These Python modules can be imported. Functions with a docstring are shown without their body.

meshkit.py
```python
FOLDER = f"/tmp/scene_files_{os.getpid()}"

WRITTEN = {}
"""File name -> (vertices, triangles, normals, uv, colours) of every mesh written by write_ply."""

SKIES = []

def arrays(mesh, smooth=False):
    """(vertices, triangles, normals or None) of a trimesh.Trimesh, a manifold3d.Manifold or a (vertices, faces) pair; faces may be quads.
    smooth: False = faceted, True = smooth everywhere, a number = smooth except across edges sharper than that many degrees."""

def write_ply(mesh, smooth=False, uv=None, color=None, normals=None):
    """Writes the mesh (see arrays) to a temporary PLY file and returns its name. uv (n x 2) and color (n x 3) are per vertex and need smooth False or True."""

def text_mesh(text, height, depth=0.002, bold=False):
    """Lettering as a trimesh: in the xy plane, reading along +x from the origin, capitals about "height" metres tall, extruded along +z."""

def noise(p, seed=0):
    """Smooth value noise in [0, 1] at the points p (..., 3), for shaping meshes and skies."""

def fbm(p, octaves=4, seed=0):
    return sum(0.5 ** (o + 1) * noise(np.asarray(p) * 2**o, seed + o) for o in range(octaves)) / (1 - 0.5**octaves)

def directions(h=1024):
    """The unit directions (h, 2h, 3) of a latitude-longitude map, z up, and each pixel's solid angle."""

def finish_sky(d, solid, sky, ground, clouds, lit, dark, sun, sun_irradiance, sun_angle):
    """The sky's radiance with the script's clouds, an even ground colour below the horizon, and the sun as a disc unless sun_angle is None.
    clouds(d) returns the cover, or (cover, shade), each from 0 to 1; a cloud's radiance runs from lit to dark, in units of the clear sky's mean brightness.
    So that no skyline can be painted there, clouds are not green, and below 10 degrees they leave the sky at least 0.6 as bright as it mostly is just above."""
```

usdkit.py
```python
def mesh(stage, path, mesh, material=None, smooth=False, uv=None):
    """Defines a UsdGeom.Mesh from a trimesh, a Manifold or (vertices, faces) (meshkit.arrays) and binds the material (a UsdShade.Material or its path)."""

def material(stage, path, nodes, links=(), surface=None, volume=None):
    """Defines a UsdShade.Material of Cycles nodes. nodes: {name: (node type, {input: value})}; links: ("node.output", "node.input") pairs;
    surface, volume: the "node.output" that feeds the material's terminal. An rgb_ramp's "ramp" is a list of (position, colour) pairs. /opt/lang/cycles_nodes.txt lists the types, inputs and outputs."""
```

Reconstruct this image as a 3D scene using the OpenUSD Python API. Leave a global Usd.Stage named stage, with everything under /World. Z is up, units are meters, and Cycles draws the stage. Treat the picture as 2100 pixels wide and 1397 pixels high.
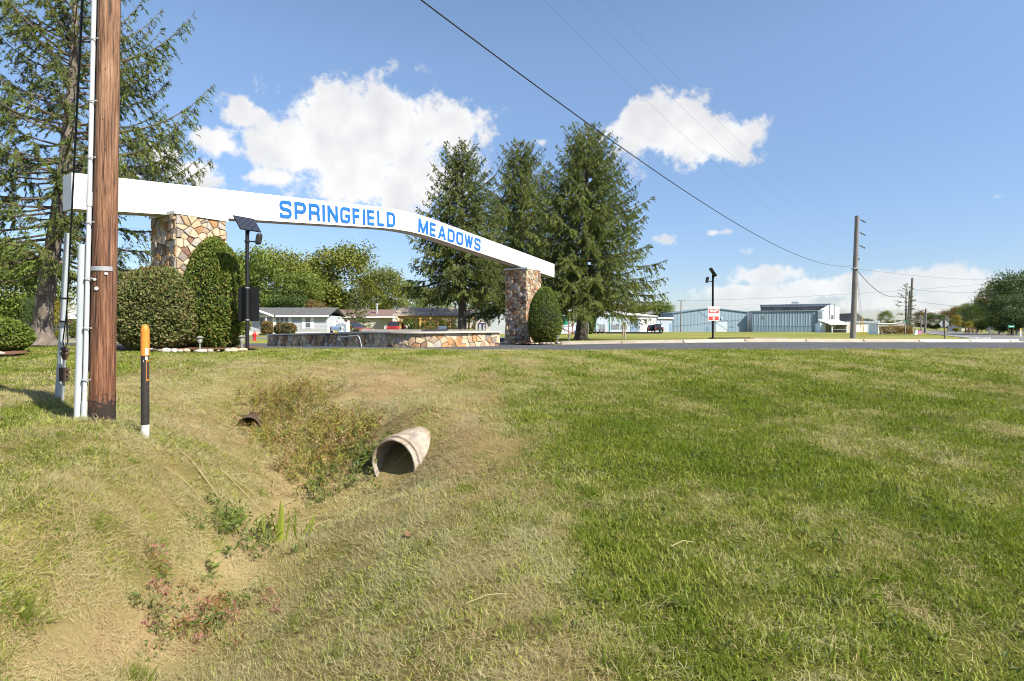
import math, random
import numpy as np, trimesh, usdkit, meshkit
from pxr import Usd, UsdGeom, UsdLux, UsdShade, Gf, Sdf, Vt
from scipy.interpolate import RBFInterpolator
from scipy.spatial import Voronoi
from shapely.geometry import Polygon, LineString, Point, box as sbox
from shapely.ops import unary_union

stage = Usd.Stage.CreateInMemory()
UsdGeom.SetStageUpAxis(stage, 'Z'); UsdGeom.SetStageMetersPerUnit(stage, 1.0)
UsdGeom.Xform.Define(stage, '/World'); UsdGeom.Scope.Define(stage, '/World/Looks')
R = np.random.default_rng(7)
F, CX, HZ, CZ = 1166.0, 1050.0, 672.0, 1.0        # lens (photo pixels), centre column, horizon row, eye height over the far ground

# ------------------------------------------------------------------ camera, sky, sun
cam = UsdGeom.Camera.Define(stage, '/World/camera')
cam.CreateHorizontalApertureAttr(36.0); cam.CreateFocalLengthAttr(F / 2100 * 36)
cam.CreateVerticalApertureOffsetAttr(-26.5 / 2100 * 36)
cam.AddTranslateOp().Set((0, 0, CZ)); cam.AddRotateXOp().Set(90.0)
cam.CreateClippingRangeAttr((0.05, 5000.0)); cam.CreateExposureAttr(1.12)
SUN_EL = math.radians(45); SUN_H = np.array([0.797, -0.604]); SUN_H /= np.linalg.norm(SUN_H)
SUN = np.array([SUN_H[0] * math.cos(SUN_EL), SUN_H[1] * math.cos(SUN_EL), math.sin(SUN_EL)])
SKY_STRENGTH, SUN_INTENSITY = 0.094, 1.25
sun = UsdLux.DistantLight.Define(stage, '/World/sun')
sun.CreateIntensityAttr(SUN_INTENSITY); sun.CreateAngleAttr(0.53); sun.CreateNormalizeAttr(True); sun.CreateColorAttr((1.0, 0.94, 0.82))
_m = Gf.Matrix4d(); _m.SetRotate(Gf.Rotation(Gf.Vec3d(0, 0, 1), Gf.Vec3d(*map(float, SUN)))); sun.AddTransformOp().Set(_m)

def sky_material():
    N = {'sky': ('sky_texture', {'sky_type': 'single_scattering', 'sun_disc': False, 'sun_elevation': SUN_EL, 'sun_rotation': math.atan2(SUN[0], SUN[1]), 'air_density': 1.0, 'aerosol_density': 0.25, 'ozone_density': 2.0}),
         'tc': ('texture_coordinate', {}), 'sep': ('separate_xyz', {}),
         'az': ('math', {'math_type': 'arctan2'}), 'el': ('math', {'math_type': 'arcsine'}), 'ae': ('combine_xyz', {'z': 0.0})}
    L = [('tc.generated', 'sep.vector'), ('sep.x', 'az.value1'), ('sep.y', 'az.value2'), ('sep.z', 'el.value1'), ('az.value', 'ae.x'), ('el.value', 'ae.y')]
    # cumulus as sums of lobes at (azimuth, elevation), half sizes, in radians
    def ang(px, py):
        u, v = (px - CX) / F, (HZ - py) / F
        a = math.atan(u); return a, math.atan(v * math.cos(a))
    lobes = [(700, 250, 150, 85), (800, 270, 190, 95), (600, 300, 120, 70), (690, 330, 200, 75), (500, 235, 60, 30), (450, 293, 70, 32), (930, 265, 75, 60), (740, 385, 190, 55), (850, 370, 150, 60),
             (560, 362, 70, 28), (390, 350, 85, 30), (330, 320, 60, 28), (1340, 260, 130, 58), (1440, 290, 130, 52), (1500, 240, 50, 22), (1370, 495, 95, 34), (1570, 565, 110, 22), (1525, 512, 70, 26),
             (1690, 590, 150, 30), (1560, 610, 140, 30), (1830, 585, 90, 32), (1930, 575, 120, 36), (2000, 592, 90, 22), (1500, 600, 130, 22), (1470, 477, 90, 22), (2040, 405, 80, 24), (1105, 290, 40, 26), (1900, 620, 240, 22),
             (250, 380, 90, 40), (2350, 500, 120, 30), (-200, 300, 160, 60)]
    prev = None
    for i, (px, py, w, h) in enumerate(lobes):
        a, e = ang(px, py); r = 1 / F * (math.cos(a) ** 2)
        N[f's{i}'] = ('vector_math', {'math_type': 'subtract', 'vector2': (a, e, 0)})
        N[f'm{i}'] = ('vector_math', {'math_type': 'multiply', 'vector2': (1 / (w * r), 1 / (h * math.cos(a) / F), 0)})
        N[f'l{i}'] = ('vector_math', {'math_type': 'length'})
        L += [('ae.vector', f's{i}.vector1'), (f's{i}.vector', f'm{i}.vector1'), (f'm{i}.vector', f'l{i}.vector1')]
        if (px, py) in ((1370, 495), (1525, 512), (1470, 477), (2040, 405), (1105, 290), (1500, 240)):       # thin wisps: only the noise's peaks show
            N[f'k{i}'] = ('math', {'math_type': 'add', 'value2': 0.84}); L += [(f'l{i}.value', f'k{i}.value1')]; src = f'k{i}.value'
        else: src = f'l{i}.value'
        if prev is None: prev = f'l{i}.value'
        else:
            N[f'x{i}'] = ('math', {'math_type': 'smoothmin', 'value3': 0.22}); L += [(prev, f'x{i}.value1'), (src, f'x{i}.value2')]; prev = f'x{i}.value'
    # generic fair weather clouds in the directions the camera does not look
    N |= {'n1': ('noise_texture', {'scale': 11.0, 'detail': 9.0, 'roughness': 0.56, 'distortion': 0.12}), 'n2': ('noise_texture', {'scale': 11.0, 'detail': 3.0, 'roughness': 0.5}), 'n3': ('noise_texture', {'scale': 3.2, 'detail': 8.0, 'roughness': 0.55}),
          'n4': ('noise_texture', {'scale': 42.0, 'detail': 6.0, 'roughness': 0.6}), 'a0': ('math', {'math_type': 'multiply_add', 'value2': 1.3, 'value3': -0.65}), 'a1': ('math', {'math_type': 'multiply_add', 'value2': 2.7}), 'ax': ('math', {'math_type': 'add', 'value2': -0.32}), 'd': ('math', {'math_type': 'subtract'}), 'cov': ('map_range', {'range_type': 'smoothstep', 'from_min': -0.03, 'from_max': 0.46, 'to_min': 0.0, 'to_max': 1.0, 'clamp': True}), 'lowh': ('map_range', {'from_min': 0.02, 'from_max': 0.2, 'to_min': 0.72, 'to_max': 0.98, 'clamp': True}), 'cv2': ('math', {'math_type': 'multiply'}),
          'shade': ('map_range', {'from_min': 0.36, 'from_max': 0.64, 'to_min': 0.0, 'to_max': 0.85, 'clamp': True}),
          'back': ('map_range', {'from_min': 0.25, 'from_max': -0.1, 'to_min': 0.0, 'to_max': 1.0, 'clamp': True}), 'gen': ('map_range', {'range_type': 'smoothstep', 'from_min': 0.56, 'from_max': 0.72, 'to_min': 0.0, 'to_max': 0.9, 'clamp': True}), 'gm': ('math', {'math_type': 'multiply'}), 'cm': ('math', {'math_type': 'maximum'}),
          'ccol': ('mix', {'mix_type': 'mix', 'color1': (5.3, 5.25, 5.2), 'color2': (3.7, 3.75, 3.9)}), 'hzd': ('rgb_ramp', {'ramp': [(0.0, (0.53, 0.545, 0.66)), (0.12, (0.63, 0.665, 0.76)), (0.42, (1.0, 1.0, 1.0))]}), 'tint': ('mix', {'mix_type': 'multiply', 'fac': 1.0}), 'mix': ('mix', {'mix_type': 'mix'}), 'bg': ('background_shader', {'strength': SKY_STRENGTH})}
    L += [('tc.generated', 'n1.vector'), ('tc.generated', 'n2.vector'), ('tc.generated', 'n3.vector'), ('tc.generated', 'n4.vector'), ('n4.fac', 'a0.value1'), ('a0.value', 'ax.value1'), ('n1.fac', 'a1.value1'), ('ax.value', 'a1.value3'), ('sep.z', 'lowh.value'), ('cov.result', 'cv2.value1'), ('lowh.result', 'cv2.value2'), ('a1.value', 'd.value1'), (prev, 'd.value2'), ('d.value', 'cov.value'),
          ('sep.y', 'back.value'), ('n3.fac', 'gen.value'), ('gen.result', 'gm.value1'), ('back.result', 'gm.value2'), ('cv2.value', 'cm.value1'), ('gm.value', 'cm.value2'),
          ('n2.fac', 'shade.value'), ('shade.result', 'ccol.fac'), ('sky.color', 'tint.color1'), ('sep.z', 'hzd.fac'), ('hzd.color', 'tint.color2'), ('tint.color', 'mix.color1'), ('ccol.color', 'mix.color2'), ('cm.value', 'mix.fac'), ('mix.color', 'bg.color')]
    return usdkit.material(stage, '/World/Looks/sky', N, L, surface='bg.background')
dome = UsdLux.DomeLight.Define(stage, '/World/sky')
UsdShade.MaterialBindingAPI.Apply(dome.GetPrim()).Bind(sky_material())
for k, v in (('label', 'blue sky with white cumulus clouds over the lawn'), ('category', 'sky'), ('kind', 'structure')): dome.GetPrim().SetCustomDataByKey(k, v)

# ------------------------------------------------------------------ materials
def mat(name, col, col2=None, rough=0.7, scale=8.0, detail=4.0, metal=0.0, bump=0.0, bscale=None, stretch=(1, 1, 1), space='pos', island=0.0, transl=0.0, spec=0.3, ramp=(0.35, 0.65), coat=0.0, objrand=0.0):
    """Principled material: colour noise between col and col2, optional per-island and per-object value change, bump and translucency."""
    N = {'p': ('principled_bsdf', {'roughness': rough, 'metallic': metal, 'specular_ior_level': spec, 'coat_weight': coat})}; L = []
    col2 = col if col2 is None else col2
    if transl: col, col2 = [tuple(min(.6, q * (1.0 if name.startswith('grass') else 1.3 if max(c) > .18 else 1.9)) for q in c) for c in (col, col2)]; spec = 0.08
    if name.startswith('stone_'): col, col2 = [(c[0] * .78, c[1] * .74, c[2] * .70) for c in (col, col2)]
    N['g'] = ('geometry', {}); N['tc'] = ('texture_coordinate', {}); N['mp'] = ('mapping', {'scale': stretch})
    L += [('g.position' if space == 'pos' else 'tc.object', 'mp.vector')]
    N['n'] = ('noise_texture', {'scale': scale, 'detail': detail, 'roughness': 0.6}); N['r'] = ('rgb_ramp', {'ramp': [(ramp[0], col), (ramp[1], col2)]})
    L += [('mp.vector', 'n.vector'), ('n.fac', 'r.fac')]; out = 'r.color'
    if island or objrand:
        N['h'] = ('hsv', {}); N['ma'] = ('map_range', {'to_min': 1 - (island or objrand), 'to_max': 1 + (island or objrand)}); N['mh'] = ('map_range', {'to_min': 0.5 + 0.035 * (island or objrand), 'to_max': 0.5 - 0.05 * (island or objrand)})
        if island: src = 'g.random_per_island'
        else: N['oi'] = ('object_info', {}); src = 'oi.random'
        L += [(src, 'ma.value'), (src, 'mh.value'), ('ma.result', 'h.value'), ('mh.result', 'h.hue'), (out, 'h.color')]; out = 'h.color'
        if island and objrand:
            N['oi'] = ('object_info', {}); N['h2'] = ('hsv', {}); N['m2'] = ('map_range', {'to_min': 1 - objrand, 'to_max': 1 + objrand}); L += [('oi.random', 'm2.value'), ('m2.result', 'h2.value'), (out, 'h2.color')]; out = 'h2.color'
    L += [(out, 'p.base_color')]
    if bump:
        N['bn'] = ('noise_texture', {'scale': bscale or scale * 4, 'detail': 5.0, 'roughness': 0.65}); N['b'] = ('bump', {'strength': min(1.0, bump), 'distance': 0.02})
        L += [('mp.vector', 'bn.vector'), ('bn.fac', 'b.height'), ('b.normal', 'p.normal')]
    surf = 'p.BSDF'
    if transl:
        N['t'] = ('translucent_bsdf', {}); N['mx'] = ('mix_closure', {'fac': transl}); N['tv'] = ('hsv', {'value': 1.25, 'saturation': 1.1}); L += [(out, 'tv.color'), ('tv.color', 't.color'), ('p.BSDF', 'mx.closure1'), ('t.BSDF', 'mx.closure2')]; surf = 'mx.closure'
    return usdkit.material(stage, f'/World/Looks/{name}', N, L, surface=surf)

def glass_mat(name, tint=(0.75, 0.82, 0.88)):
    return usdkit.material(stage, f'/World/Looks/{name}', {'f': ('fresnel', {'IOR': 1.6}), 't': ('transparent_bsdf', {'color': tint}), 'gl': ('glossy_bsdf', {'color': (0.95, 0.97, 1), 'roughness': 0.03}), 'm': ('mix_closure', {})},
                           [('f.fac', 'm.fac'), ('t.BSDF', 'm.closure1'), ('gl.BSDF', 'm.closure2')], surface='m.closure')
M = {}
M['white_paint'] = mat('white_paint', (0.60, 0.60, 0.595), (0.53, 0.53, 0.52), 0.45, 1.5)
M['soffit'] = mat('soffit', (0.55, 0.55, 0.54), (0.46, 0.46, 0.45), 0.6, 2.0)
M['blue_letter'] = mat('blue_letter', (0.015, 0.125, 0.48), (0.012, 0.11, 0.42), 0.4, 3.0)
M['mortar'] = mat('mortar', (0.13, 0.10, 0.076), (0.085, 0.068, 0.052), 0.9, 12, bump=0.5)
STONES = [((0.52, 0.40, 0.27), (0.40, 0.29, 0.18)), ((0.60, 0.50, 0.36), (0.48, 0.38, 0.26)), ((0.42, 0.25, 0.13), (0.30, 0.17, 0.09)), ((0.50, 0.29, 0.14), (0.40, 0.24, 0.12)), ((0.33, 0.29, 0.26), (0.23, 0.20, 0.18)),
          ((0.62, 0.54, 0.42), (0.54, 0.40, 0.26)), ((0.28, 0.17, 0.12), (0.2, 0.12, 0.09)), ((0.46, 0.36, 0.25), (0.36, 0.29, 0.22)), ((0.47, 0.45, 0.42), (0.36, 0.33, 0.30))]
for i, (a, b) in enumerate(STONES): M[f'stone{i}'] = mat(f'stone_{i}', a, b, 0.85, 5.0, bump=0.7, bscale=22)
M['cap'] = mat('cap_concrete', (0.46, 0.43, 0.38), (0.36, 0.33, 0.29), 0.85, 6, bump=0.3)
M['concrete'] = mat('concrete', (0.50, 0.45, 0.38), (0.40, 0.36, 0.30), 0.9, 3, bump=0.4, bscale=40)
M['kerb'] = mat('kerb_concrete', (0.36, 0.32, 0.26), (0.28, 0.24, 0.19), 0.9, 1.2, bump=0.3, bscale=30)
M['kerb2'] = mat('kerb_concrete_pale', (0.43, 0.40, 0.34), (0.35, 0.325, 0.27), 0.9, 1.2, bump=0.3, bscale=30)
M['asphalt'] = mat('asphalt', (0.050, 0.052, 0.058), (0.075, 0.075, 0.078), 0.85, 0.6, detail=8, bump=0.4, bscale=60)
M['old_asphalt'] = mat('old_asphalt', (0.12, 0.12, 0.125), (0.15, 0.15, 0.15), 0.9, 0.5, detail=8)
M['line_white'] = mat('line_white', (0.6, 0.6, 0.58), (0.45, 0.45, 0.43), 0.8, 3)
M['line_yellow'] = mat('line_yellow', (0.55, 0.36, 0.06), (0.45, 0.3, 0.08), 0.8, 3)
M['mulch'] = mat('mulch', (0.10, 0.055, 0.03), (0.17, 0.08, 0.04), 0.95, 14, bump=1.0, bscale=30)
M['edge_stone'] = mat('edge_stone', (0.27, 0.22, 0.165), (0.18, 0.15, 0.115), 0.9, 9, bump=0.6)
M['wood_pole'] = mat('wood_pole', (0.215, 0.105, 0.055), (0.13, 0.06, 0.032), 0.85, 5.0, detail=9, bump=0.9, bscale=16, stretch=(5, 5, 0.35), ramp=(0.3, 0.7))
M['grey_pole'] = mat('grey_pole', (0.21, 0.19, 0.175), (0.14, 0.125, 0.115), 0.9, 3.0, detail=6, bump=0.5, stretch=(4, 4, 0.3))
M['tar'] = mat('tar', (0.02, 0.017, 0.016), (0.035, 0.028, 0.025), 0.6, 30)
M['conduit'] = mat('conduit', (0.47, 0.49, 0.51), (0.40, 0.42, 0.44), 0.5, 3)
M['guard'] = mat('guard_plastic', (0.40, 0.43, 0.45), (0.32, 0.35, 0.38), 0.5, 2)
M['galv'] = mat('galvanised', (0.42, 0.43, 0.44), (0.32, 0.33, 0.34), 0.5, 10, metal=0.4)
M['rust'] = mat('rusty_iron', (0.055, 0.04, 0.032), (0.09, 0.055, 0.035), 0.8, 14, bump=0.3)
M['cable'] = mat('cable', (0.022, 0.022, 0.024), None, 0.5)
M['alum_wire'] = mat('aluminium_wire', (0.16, 0.17, 0.18), None, 0.5, metal=0.3)
M['orange'] = mat('orange_plastic', (0.62, 0.22, 0.035), (0.55, 0.19, 0.03), 0.45, 6)
M['black_plastic'] = mat('black_plastic', (0.022, 0.02, 0.019), (0.035, 0.03, 0.028), 0.5, 8)
M['worn_white'] = mat('worn_white', (0.55, 0.53, 0.50), (0.4, 0.38, 0.36), 0.7, 20)
M['black_metal'] = mat('black_metal', (0.008, 0.008, 0.009), (0.013, 0.013, 0.014), 0.55, 3)
M['panel'] = usdkit.material(stage, '/World/Looks/solar_cells', {'tc': ('texture_coordinate', {}), 'b': ('brick_texture', {'offset': 0.0, 'color1': (0.016, 0.018, 0.028), 'color2': (0.02, 0.022, 0.034), 'mortar': (0.045, 0.05, 0.06), 'scale': 1.0, 'mortar_size': 0.006, 'brick_width': 0.1, 'row_height': 0.1}), 'p': ('principled_bsdf', {'roughness': 0.25})}, [('tc.object', 'b.vector'), ('b.color', 'p.base_color')], surface='p.BSDF')
M['red_paint'] = mat('red_paint', (0.52, 0.02, 0.025), (0.46, 0.018, 0.02), 0.35, 4, coat=0.5)
M['car_red'] = mat('car_red', (0.28, 0.012, 0.02), None, 0.25, coat=1.0)
M['car_dark'] = mat('car_dark', (0.02, 0.02, 0.024), None, 0.4, coat=0.2)
M['car_white'] = mat('car_white', (0.65, 0.65, 0.66), None, 0.3, coat=1.0)
M['tyre'] = mat('tyre', (0.015, 0.015, 0.015), None, 0.8)
M['rim'] = mat('rim', (0.5, 0.5, 0.52), None, 0.35, metal=0.7)
M['dark_glass'] = mat('dark_glass', (0.02, 0.025, 0.03), None, 0.06, spec=0.7)
M['pane'] = mat('window_pane', (0.10, 0.12, 0.14), (0.16, 0.18, 0.2), 0.08, 0.5, spec=0.7)
M['lamp_glass'] = mat('lamp_glass', (0.3, 0.3, 0.29), None, 0.2)
M['sign_red'] = mat('sign_red', (0.60, 0.055, 0.045), None, 0.5)
M['sign_white'] = mat('sign_white', (0.75, 0.74, 0.73), None, 0.5)
M['sign_green'] = mat('sign_green', (0.01, 0.16, 0.1), None, 0.5)
M['sign_back'] = mat('sign_back', (0.30, 0.32, 0.34), (0.25, 0.27, 0.29), 0.5, 4, metal=0.3)
M['yellow'] = mat('yellow_plastic', (0.70, 0.42, 0.02), None, 0.5)
M['pink'] = mat('pink_board', (0.65, 0.16, 0.42), None, 0.6)
M['siding_grey'] = mat('siding_grey', (0.40, 0.425, 0.45), (0.37, 0.39, 0.415), 0.6, 0.5)
M['siding_tan'] = mat('siding_tan', (0.46, 0.42, 0.35), (0.42, 0.385, 0.32), 0.6, 0.5)
M['siding_white'] = mat('siding_white', (0.70, 0.69, 0.66), (0.64, 0.63, 0.61), 0.6, 0.5)
M['siding_pale'] = mat('siding_pale', (0.56, 0.64, 0.68), (0.52, 0.6, 0.64), 0.6, 0.5)
M['shingle'] = mat('shingle_dark', (0.07, 0.07, 0.072), (0.11, 0.11, 0.11), 0.9, 2.5, detail=8)
M['shingle_brown'] = mat('shingle_brown', (0.125, 0.085, 0.075), (0.17, 0.115, 0.10), 0.9, 2.5, detail=8)
M['trim'] = mat('trim_white', (0.76, 0.76, 0.75), None, 0.5)
def ribbed(name, c, c2, scale):
    return usdkit.material(stage, f'/World/Looks/{name}', {'g': ('texture_coordinate', {}), 'w': ('wave_texture', {'wave_type': 'bands', 'bands_direction': 'x', 'scale': scale, 'distortion': 0.0}), 'n': ('noise_texture', {'scale': 0.25, 'detail': 5.0}), 'r': ('rgb_ramp', {'ramp': [(0.3, c), (0.7, c2)]}),
        'b': ('bump', {'strength': 0.8, 'distance': 0.05}), 'p': ('principled_bsdf', {'roughness': 0.45})}, [('g.object', 'w.vector'), ('g.object', 'n.vector'), ('n.fac', 'r.fac'), ('r.color', 'p.base_color'), ('w.fac', 'b.height'), ('b.normal', 'p.normal')], surface='p.BSDF')
M['metal_blue'] = ribbed('metal_blue', (0.195, 0.265, 0.335), (0.22, 0.295, 0.37), 0.35)
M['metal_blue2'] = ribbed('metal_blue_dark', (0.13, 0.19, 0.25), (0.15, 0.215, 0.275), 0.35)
M['metal_grey'] = ribbed('metal_grey', (0.27, 0.31, 0.37), (0.30, 0.34, 0.40), 0.35)
M['metal_white'] = ribbed('metal_white', (0.54, 0.54, 0.53), (0.58, 0.58, 0.57), 0.35)
M['door_blue'] = mat('door_blue', (0.14, 0.20, 0.30), (0.16, 0.22, 0.32), 0.5, 1)
M['door_pale'] = mat('door_pale', (0.45, 0.50, 0.55), (0.42, 0.47, 0.52), 0.5, 1)
M['roof_metal'] = mat('roof_metal', (0.48, 0.47, 0.45), (0.40, 0.39, 0.37), 0.5, 0.5)
M['weathered'] = mat('weathered_block', (0.24, 0.225, 0.205), (0.15, 0.14, 0.13), 0.9, 0.6, detail=8)
M['lumber'] = mat('new_lumber', (0.60, 0.38, 0.12), (0.52, 0.32, 0.10), 0.8, 2, stretch=(3, 3, 0.4))
M['lumber_grey'] = mat('roof_deck', (0.40, 0.33, 0.25), (0.28, 0.23, 0.19), 0.85, 1.5)
M['old_wood'] = mat('old_wood', (0.36, 0.30, 0.22), (0.26, 0.21, 0.16), 0.9, 4, stretch=(4, 4, .5))
M['green_plastic'] = mat('green_plastic', (0.015, 0.20, 0.13), None, 0.4)
M['teal'] = mat('teal_paint', (0.03, 0.17, 0.16), None, 0.5)
M['brown_red'] = mat('brown_red', (0.26, 0.06, 0.04), None, 0.6)
M['blue_door'] = mat('shed_blue', (0.02, 0.05, 0.16), None, 0.5)
M['bark'] = mat('bark', (0.20, 0.165, 0.138), (0.09, 0.072, 0.06), 0.95, 5, detail=8, bump=1.0, bscale=14, stretch=(1, 1, 0.6))
M['bark_grey'] = mat('bark_grey', (0.16, 0.13, 0.105), (0.09, 0.07, 0.055), 0.95, 5, bump=0.8, stretch=(2, 2, 0.4))
M['twig'] = mat('twig', (0.17, 0.125, 0.095), (0.11, 0.08, 0.06), 0.95, 4)
# foliage
M['spruce'] = mat('spruce_needles', (0.094, 0.118, 0.019), (0.145, 0.165, 0.027), 0.6, 0.8, island=0.45, transl=0.12, spec=0.25)
M['spruce_dark'] = mat('spruce_needles_dark', (0.080, 0.102, 0.019), (0.125, 0.142, 0.026), 0.6, 0.8, island=0.45, transl=0.12, spec=0.25)
M['spruce_blue'] = mat('pine_needles_blue', (0.075, 0.105, 0.075), (0.11, 0.14, 0.10), 0.6, 0.8, island=0.4, transl=0.1)
M['cone'] = mat('cone_scales', (0.30, 0.16, 0.07), (0.22, 0.12, 0.05), 0.8, 6, island=0.2)
M['leaf_a'] = mat('leaf_yellow_green', (0.172, 0.180, 0.028), (0.2, 0.195, 0.036), 0.6, 0.35, island=0.4, transl=0.25, objrand=0.12)
M['leaf_b'] = mat('leaf_green', (0.105, 0.135, 0.023), (0.145, 0.165, 0.030), 0.6, 0.35, island=0.4, transl=0.25, objrand=0.15)
M['leaf_c'] = mat('leaf_dark', (0.042, 0.065, 0.018), (0.070, 0.092, 0.022), 0.6, 0.35, island=0.4, transl=0.18, objrand=0.15)
M['leaf_rust'] = mat('leaf_rust', (0.17, 0.085, 0.03), (0.13, 0.10, 0.035), 0.6, 0.5, island=0.4, transl=0.2, objrand=0.15)
M['leaf_gold'] = mat('leaf_gold', (0.34, 0.25, 0.035), (0.24, 0.2, 0.03), 0.6, 0.5, island=0.35, transl=0.25)
M['yew'] = mat('yew_leaf', (0.078, 0.104, 0.014), (0.115, 0.138, 0.019), 0.6, 2.0, island=0.4, transl=0.12)
M['yew_orange'] = mat('yew_tip_orange', (0.22, 0.13, 0.03), (0.16, 0.12, 0.03), 0.6, 2.0, island=0.3, transl=0.12)
M['burning'] = mat('shrub_leaf', (0.105, 0.122, 0.032), (0.150, 0.150, 0.046), 0.55, 1.5, island=0.45, transl=0.15)
M['burning_red'] = mat('shrub_leaf_red', (0.23, 0.145, 0.07), (0.2, 0.145, 0.06), 0.55, 1.5, island=0.35, transl=0.15)
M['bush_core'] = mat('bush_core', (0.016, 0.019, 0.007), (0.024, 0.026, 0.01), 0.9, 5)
M['g_green'] = mat('grass_green', (0.300, 0.370, 0.026), (0.420, 0.470, 0.045), 0.6, 0.9, island=0.6, transl=0.35, spec=0.2, objrand=0.12)
M['g_light'] = mat('grass_light', (0.485, 0.500, 0.080), (0.585, 0.555, 0.125), 0.65, 0.9, island=0.5, transl=0.28, spec=0.2, objrand=0.12)
M['g_straw'] = mat('grass_straw', (0.560, 0.435, 0.215), (0.660, 0.540, 0.290), 0.75, 0.9, island=0.42, transl=0.2, spec=0.2, objrand=0.1)
M['g_rust'] = mat('grass_rust', (0.46, 0.295, 0.16), (0.54, 0.37, 0.215), 0.75, 0.9, island=0.34, transl=0.2, spec=0.2, objrand=0.1)
M['weed_leaf'] = mat('weed_leaf', (0.085, 0.108, 0.026), (0.115, 0.132, 0.032), 0.6, 3, island=0.4, transl=0.25)
M['weed_red'] = mat('weed_red', (0.26, 0.11, 0.045), (0.24, 0.15, 0.05), 0.6, 3, island=0.4, transl=0.25)
M['weed_gold'] = mat('weed_gold', (0.30, 0.235, 0.05), (0.25, 0.21, 0.05), 0.6, 3, island=0.35, transl=0.25)
M['weed_pink'] = mat('weed_pink', (0.36, 0.13, 0.13), (0.26, 0.10, 0.09), 0.6, 3, island=0.3, transl=0.25)
M['iris'] = mat('iris_leaf', (0.30, 0.31, 0.05), (0.21, 0.25, 0.04), 0.5, 6, island=0.25, transl=0.35)
M['dry_leaf'] = mat('dry_leaf', (0.16, 0.085, 0.05), (0.11, 0.06, 0.035), 0.8, 12)

# ------------------------------------------------------------------ helpers: prims
taken, LOC = {}, {}
def path_of(name, parent):
    base = f'{parent}/{name}'; n = taken.get(base, 0); taken[base] = n + 1
    return base if n == 0 else f'{base}_{n:03d}'
def tag(p, label=None, cat=None, group=None, kind=None):
    for k, v in (('label', label), ('category', cat), ('group', group), ('kind', kind)):
        if v: p.SetCustomDataByKey(k, v)
    return p
def thing(name, label, cat, loc=(0, 0, 0), group=None, kind=None, parent='/World'):
    path = path_of(name, parent); x = UsdGeom.Xform.Define(stage, path); loc = np.array(loc, float)
    x.AddTranslateOp().Set(Gf.Vec3d(*map(float, loc))); LOC[path] = loc; tag(x.GetPrim(), label, cat, group, kind); return path
def part(parent, name, mesh, m, smooth=False, label=None, kind=None):
    """A Mesh prim under a thing or a part; the mesh is given in world coordinates."""
    v, f, n = meshkit.arrays(mesh.get() if isinstance(mesh, MB) else mesh, smooth)
    path = path_of(name, parent); q = path
    while q not in LOC and q.count('/') > 1: q = q.rpartition('/')[0]
    v = v - LOC.get(q, 0)
    p = usdkit.mesh(stage, path, (v, f), M[m] if isinstance(m, str) else m)
    if n is not None: p.CreateNormalsAttr(Vt.Vec3fArray.FromNumpy(n.astype(np.float32))); p.SetNormalsInterpolation('vertex')
    tag(p.GetPrim(), label, None, None, kind); return path
def single(name, mesh, m, label, cat, group=None, kind=None, smooth=False):
    p = part('/World', name, mesh, m, smooth); tag(stage.GetPrimAtPath(p), label, cat, group, kind); return p
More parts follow.
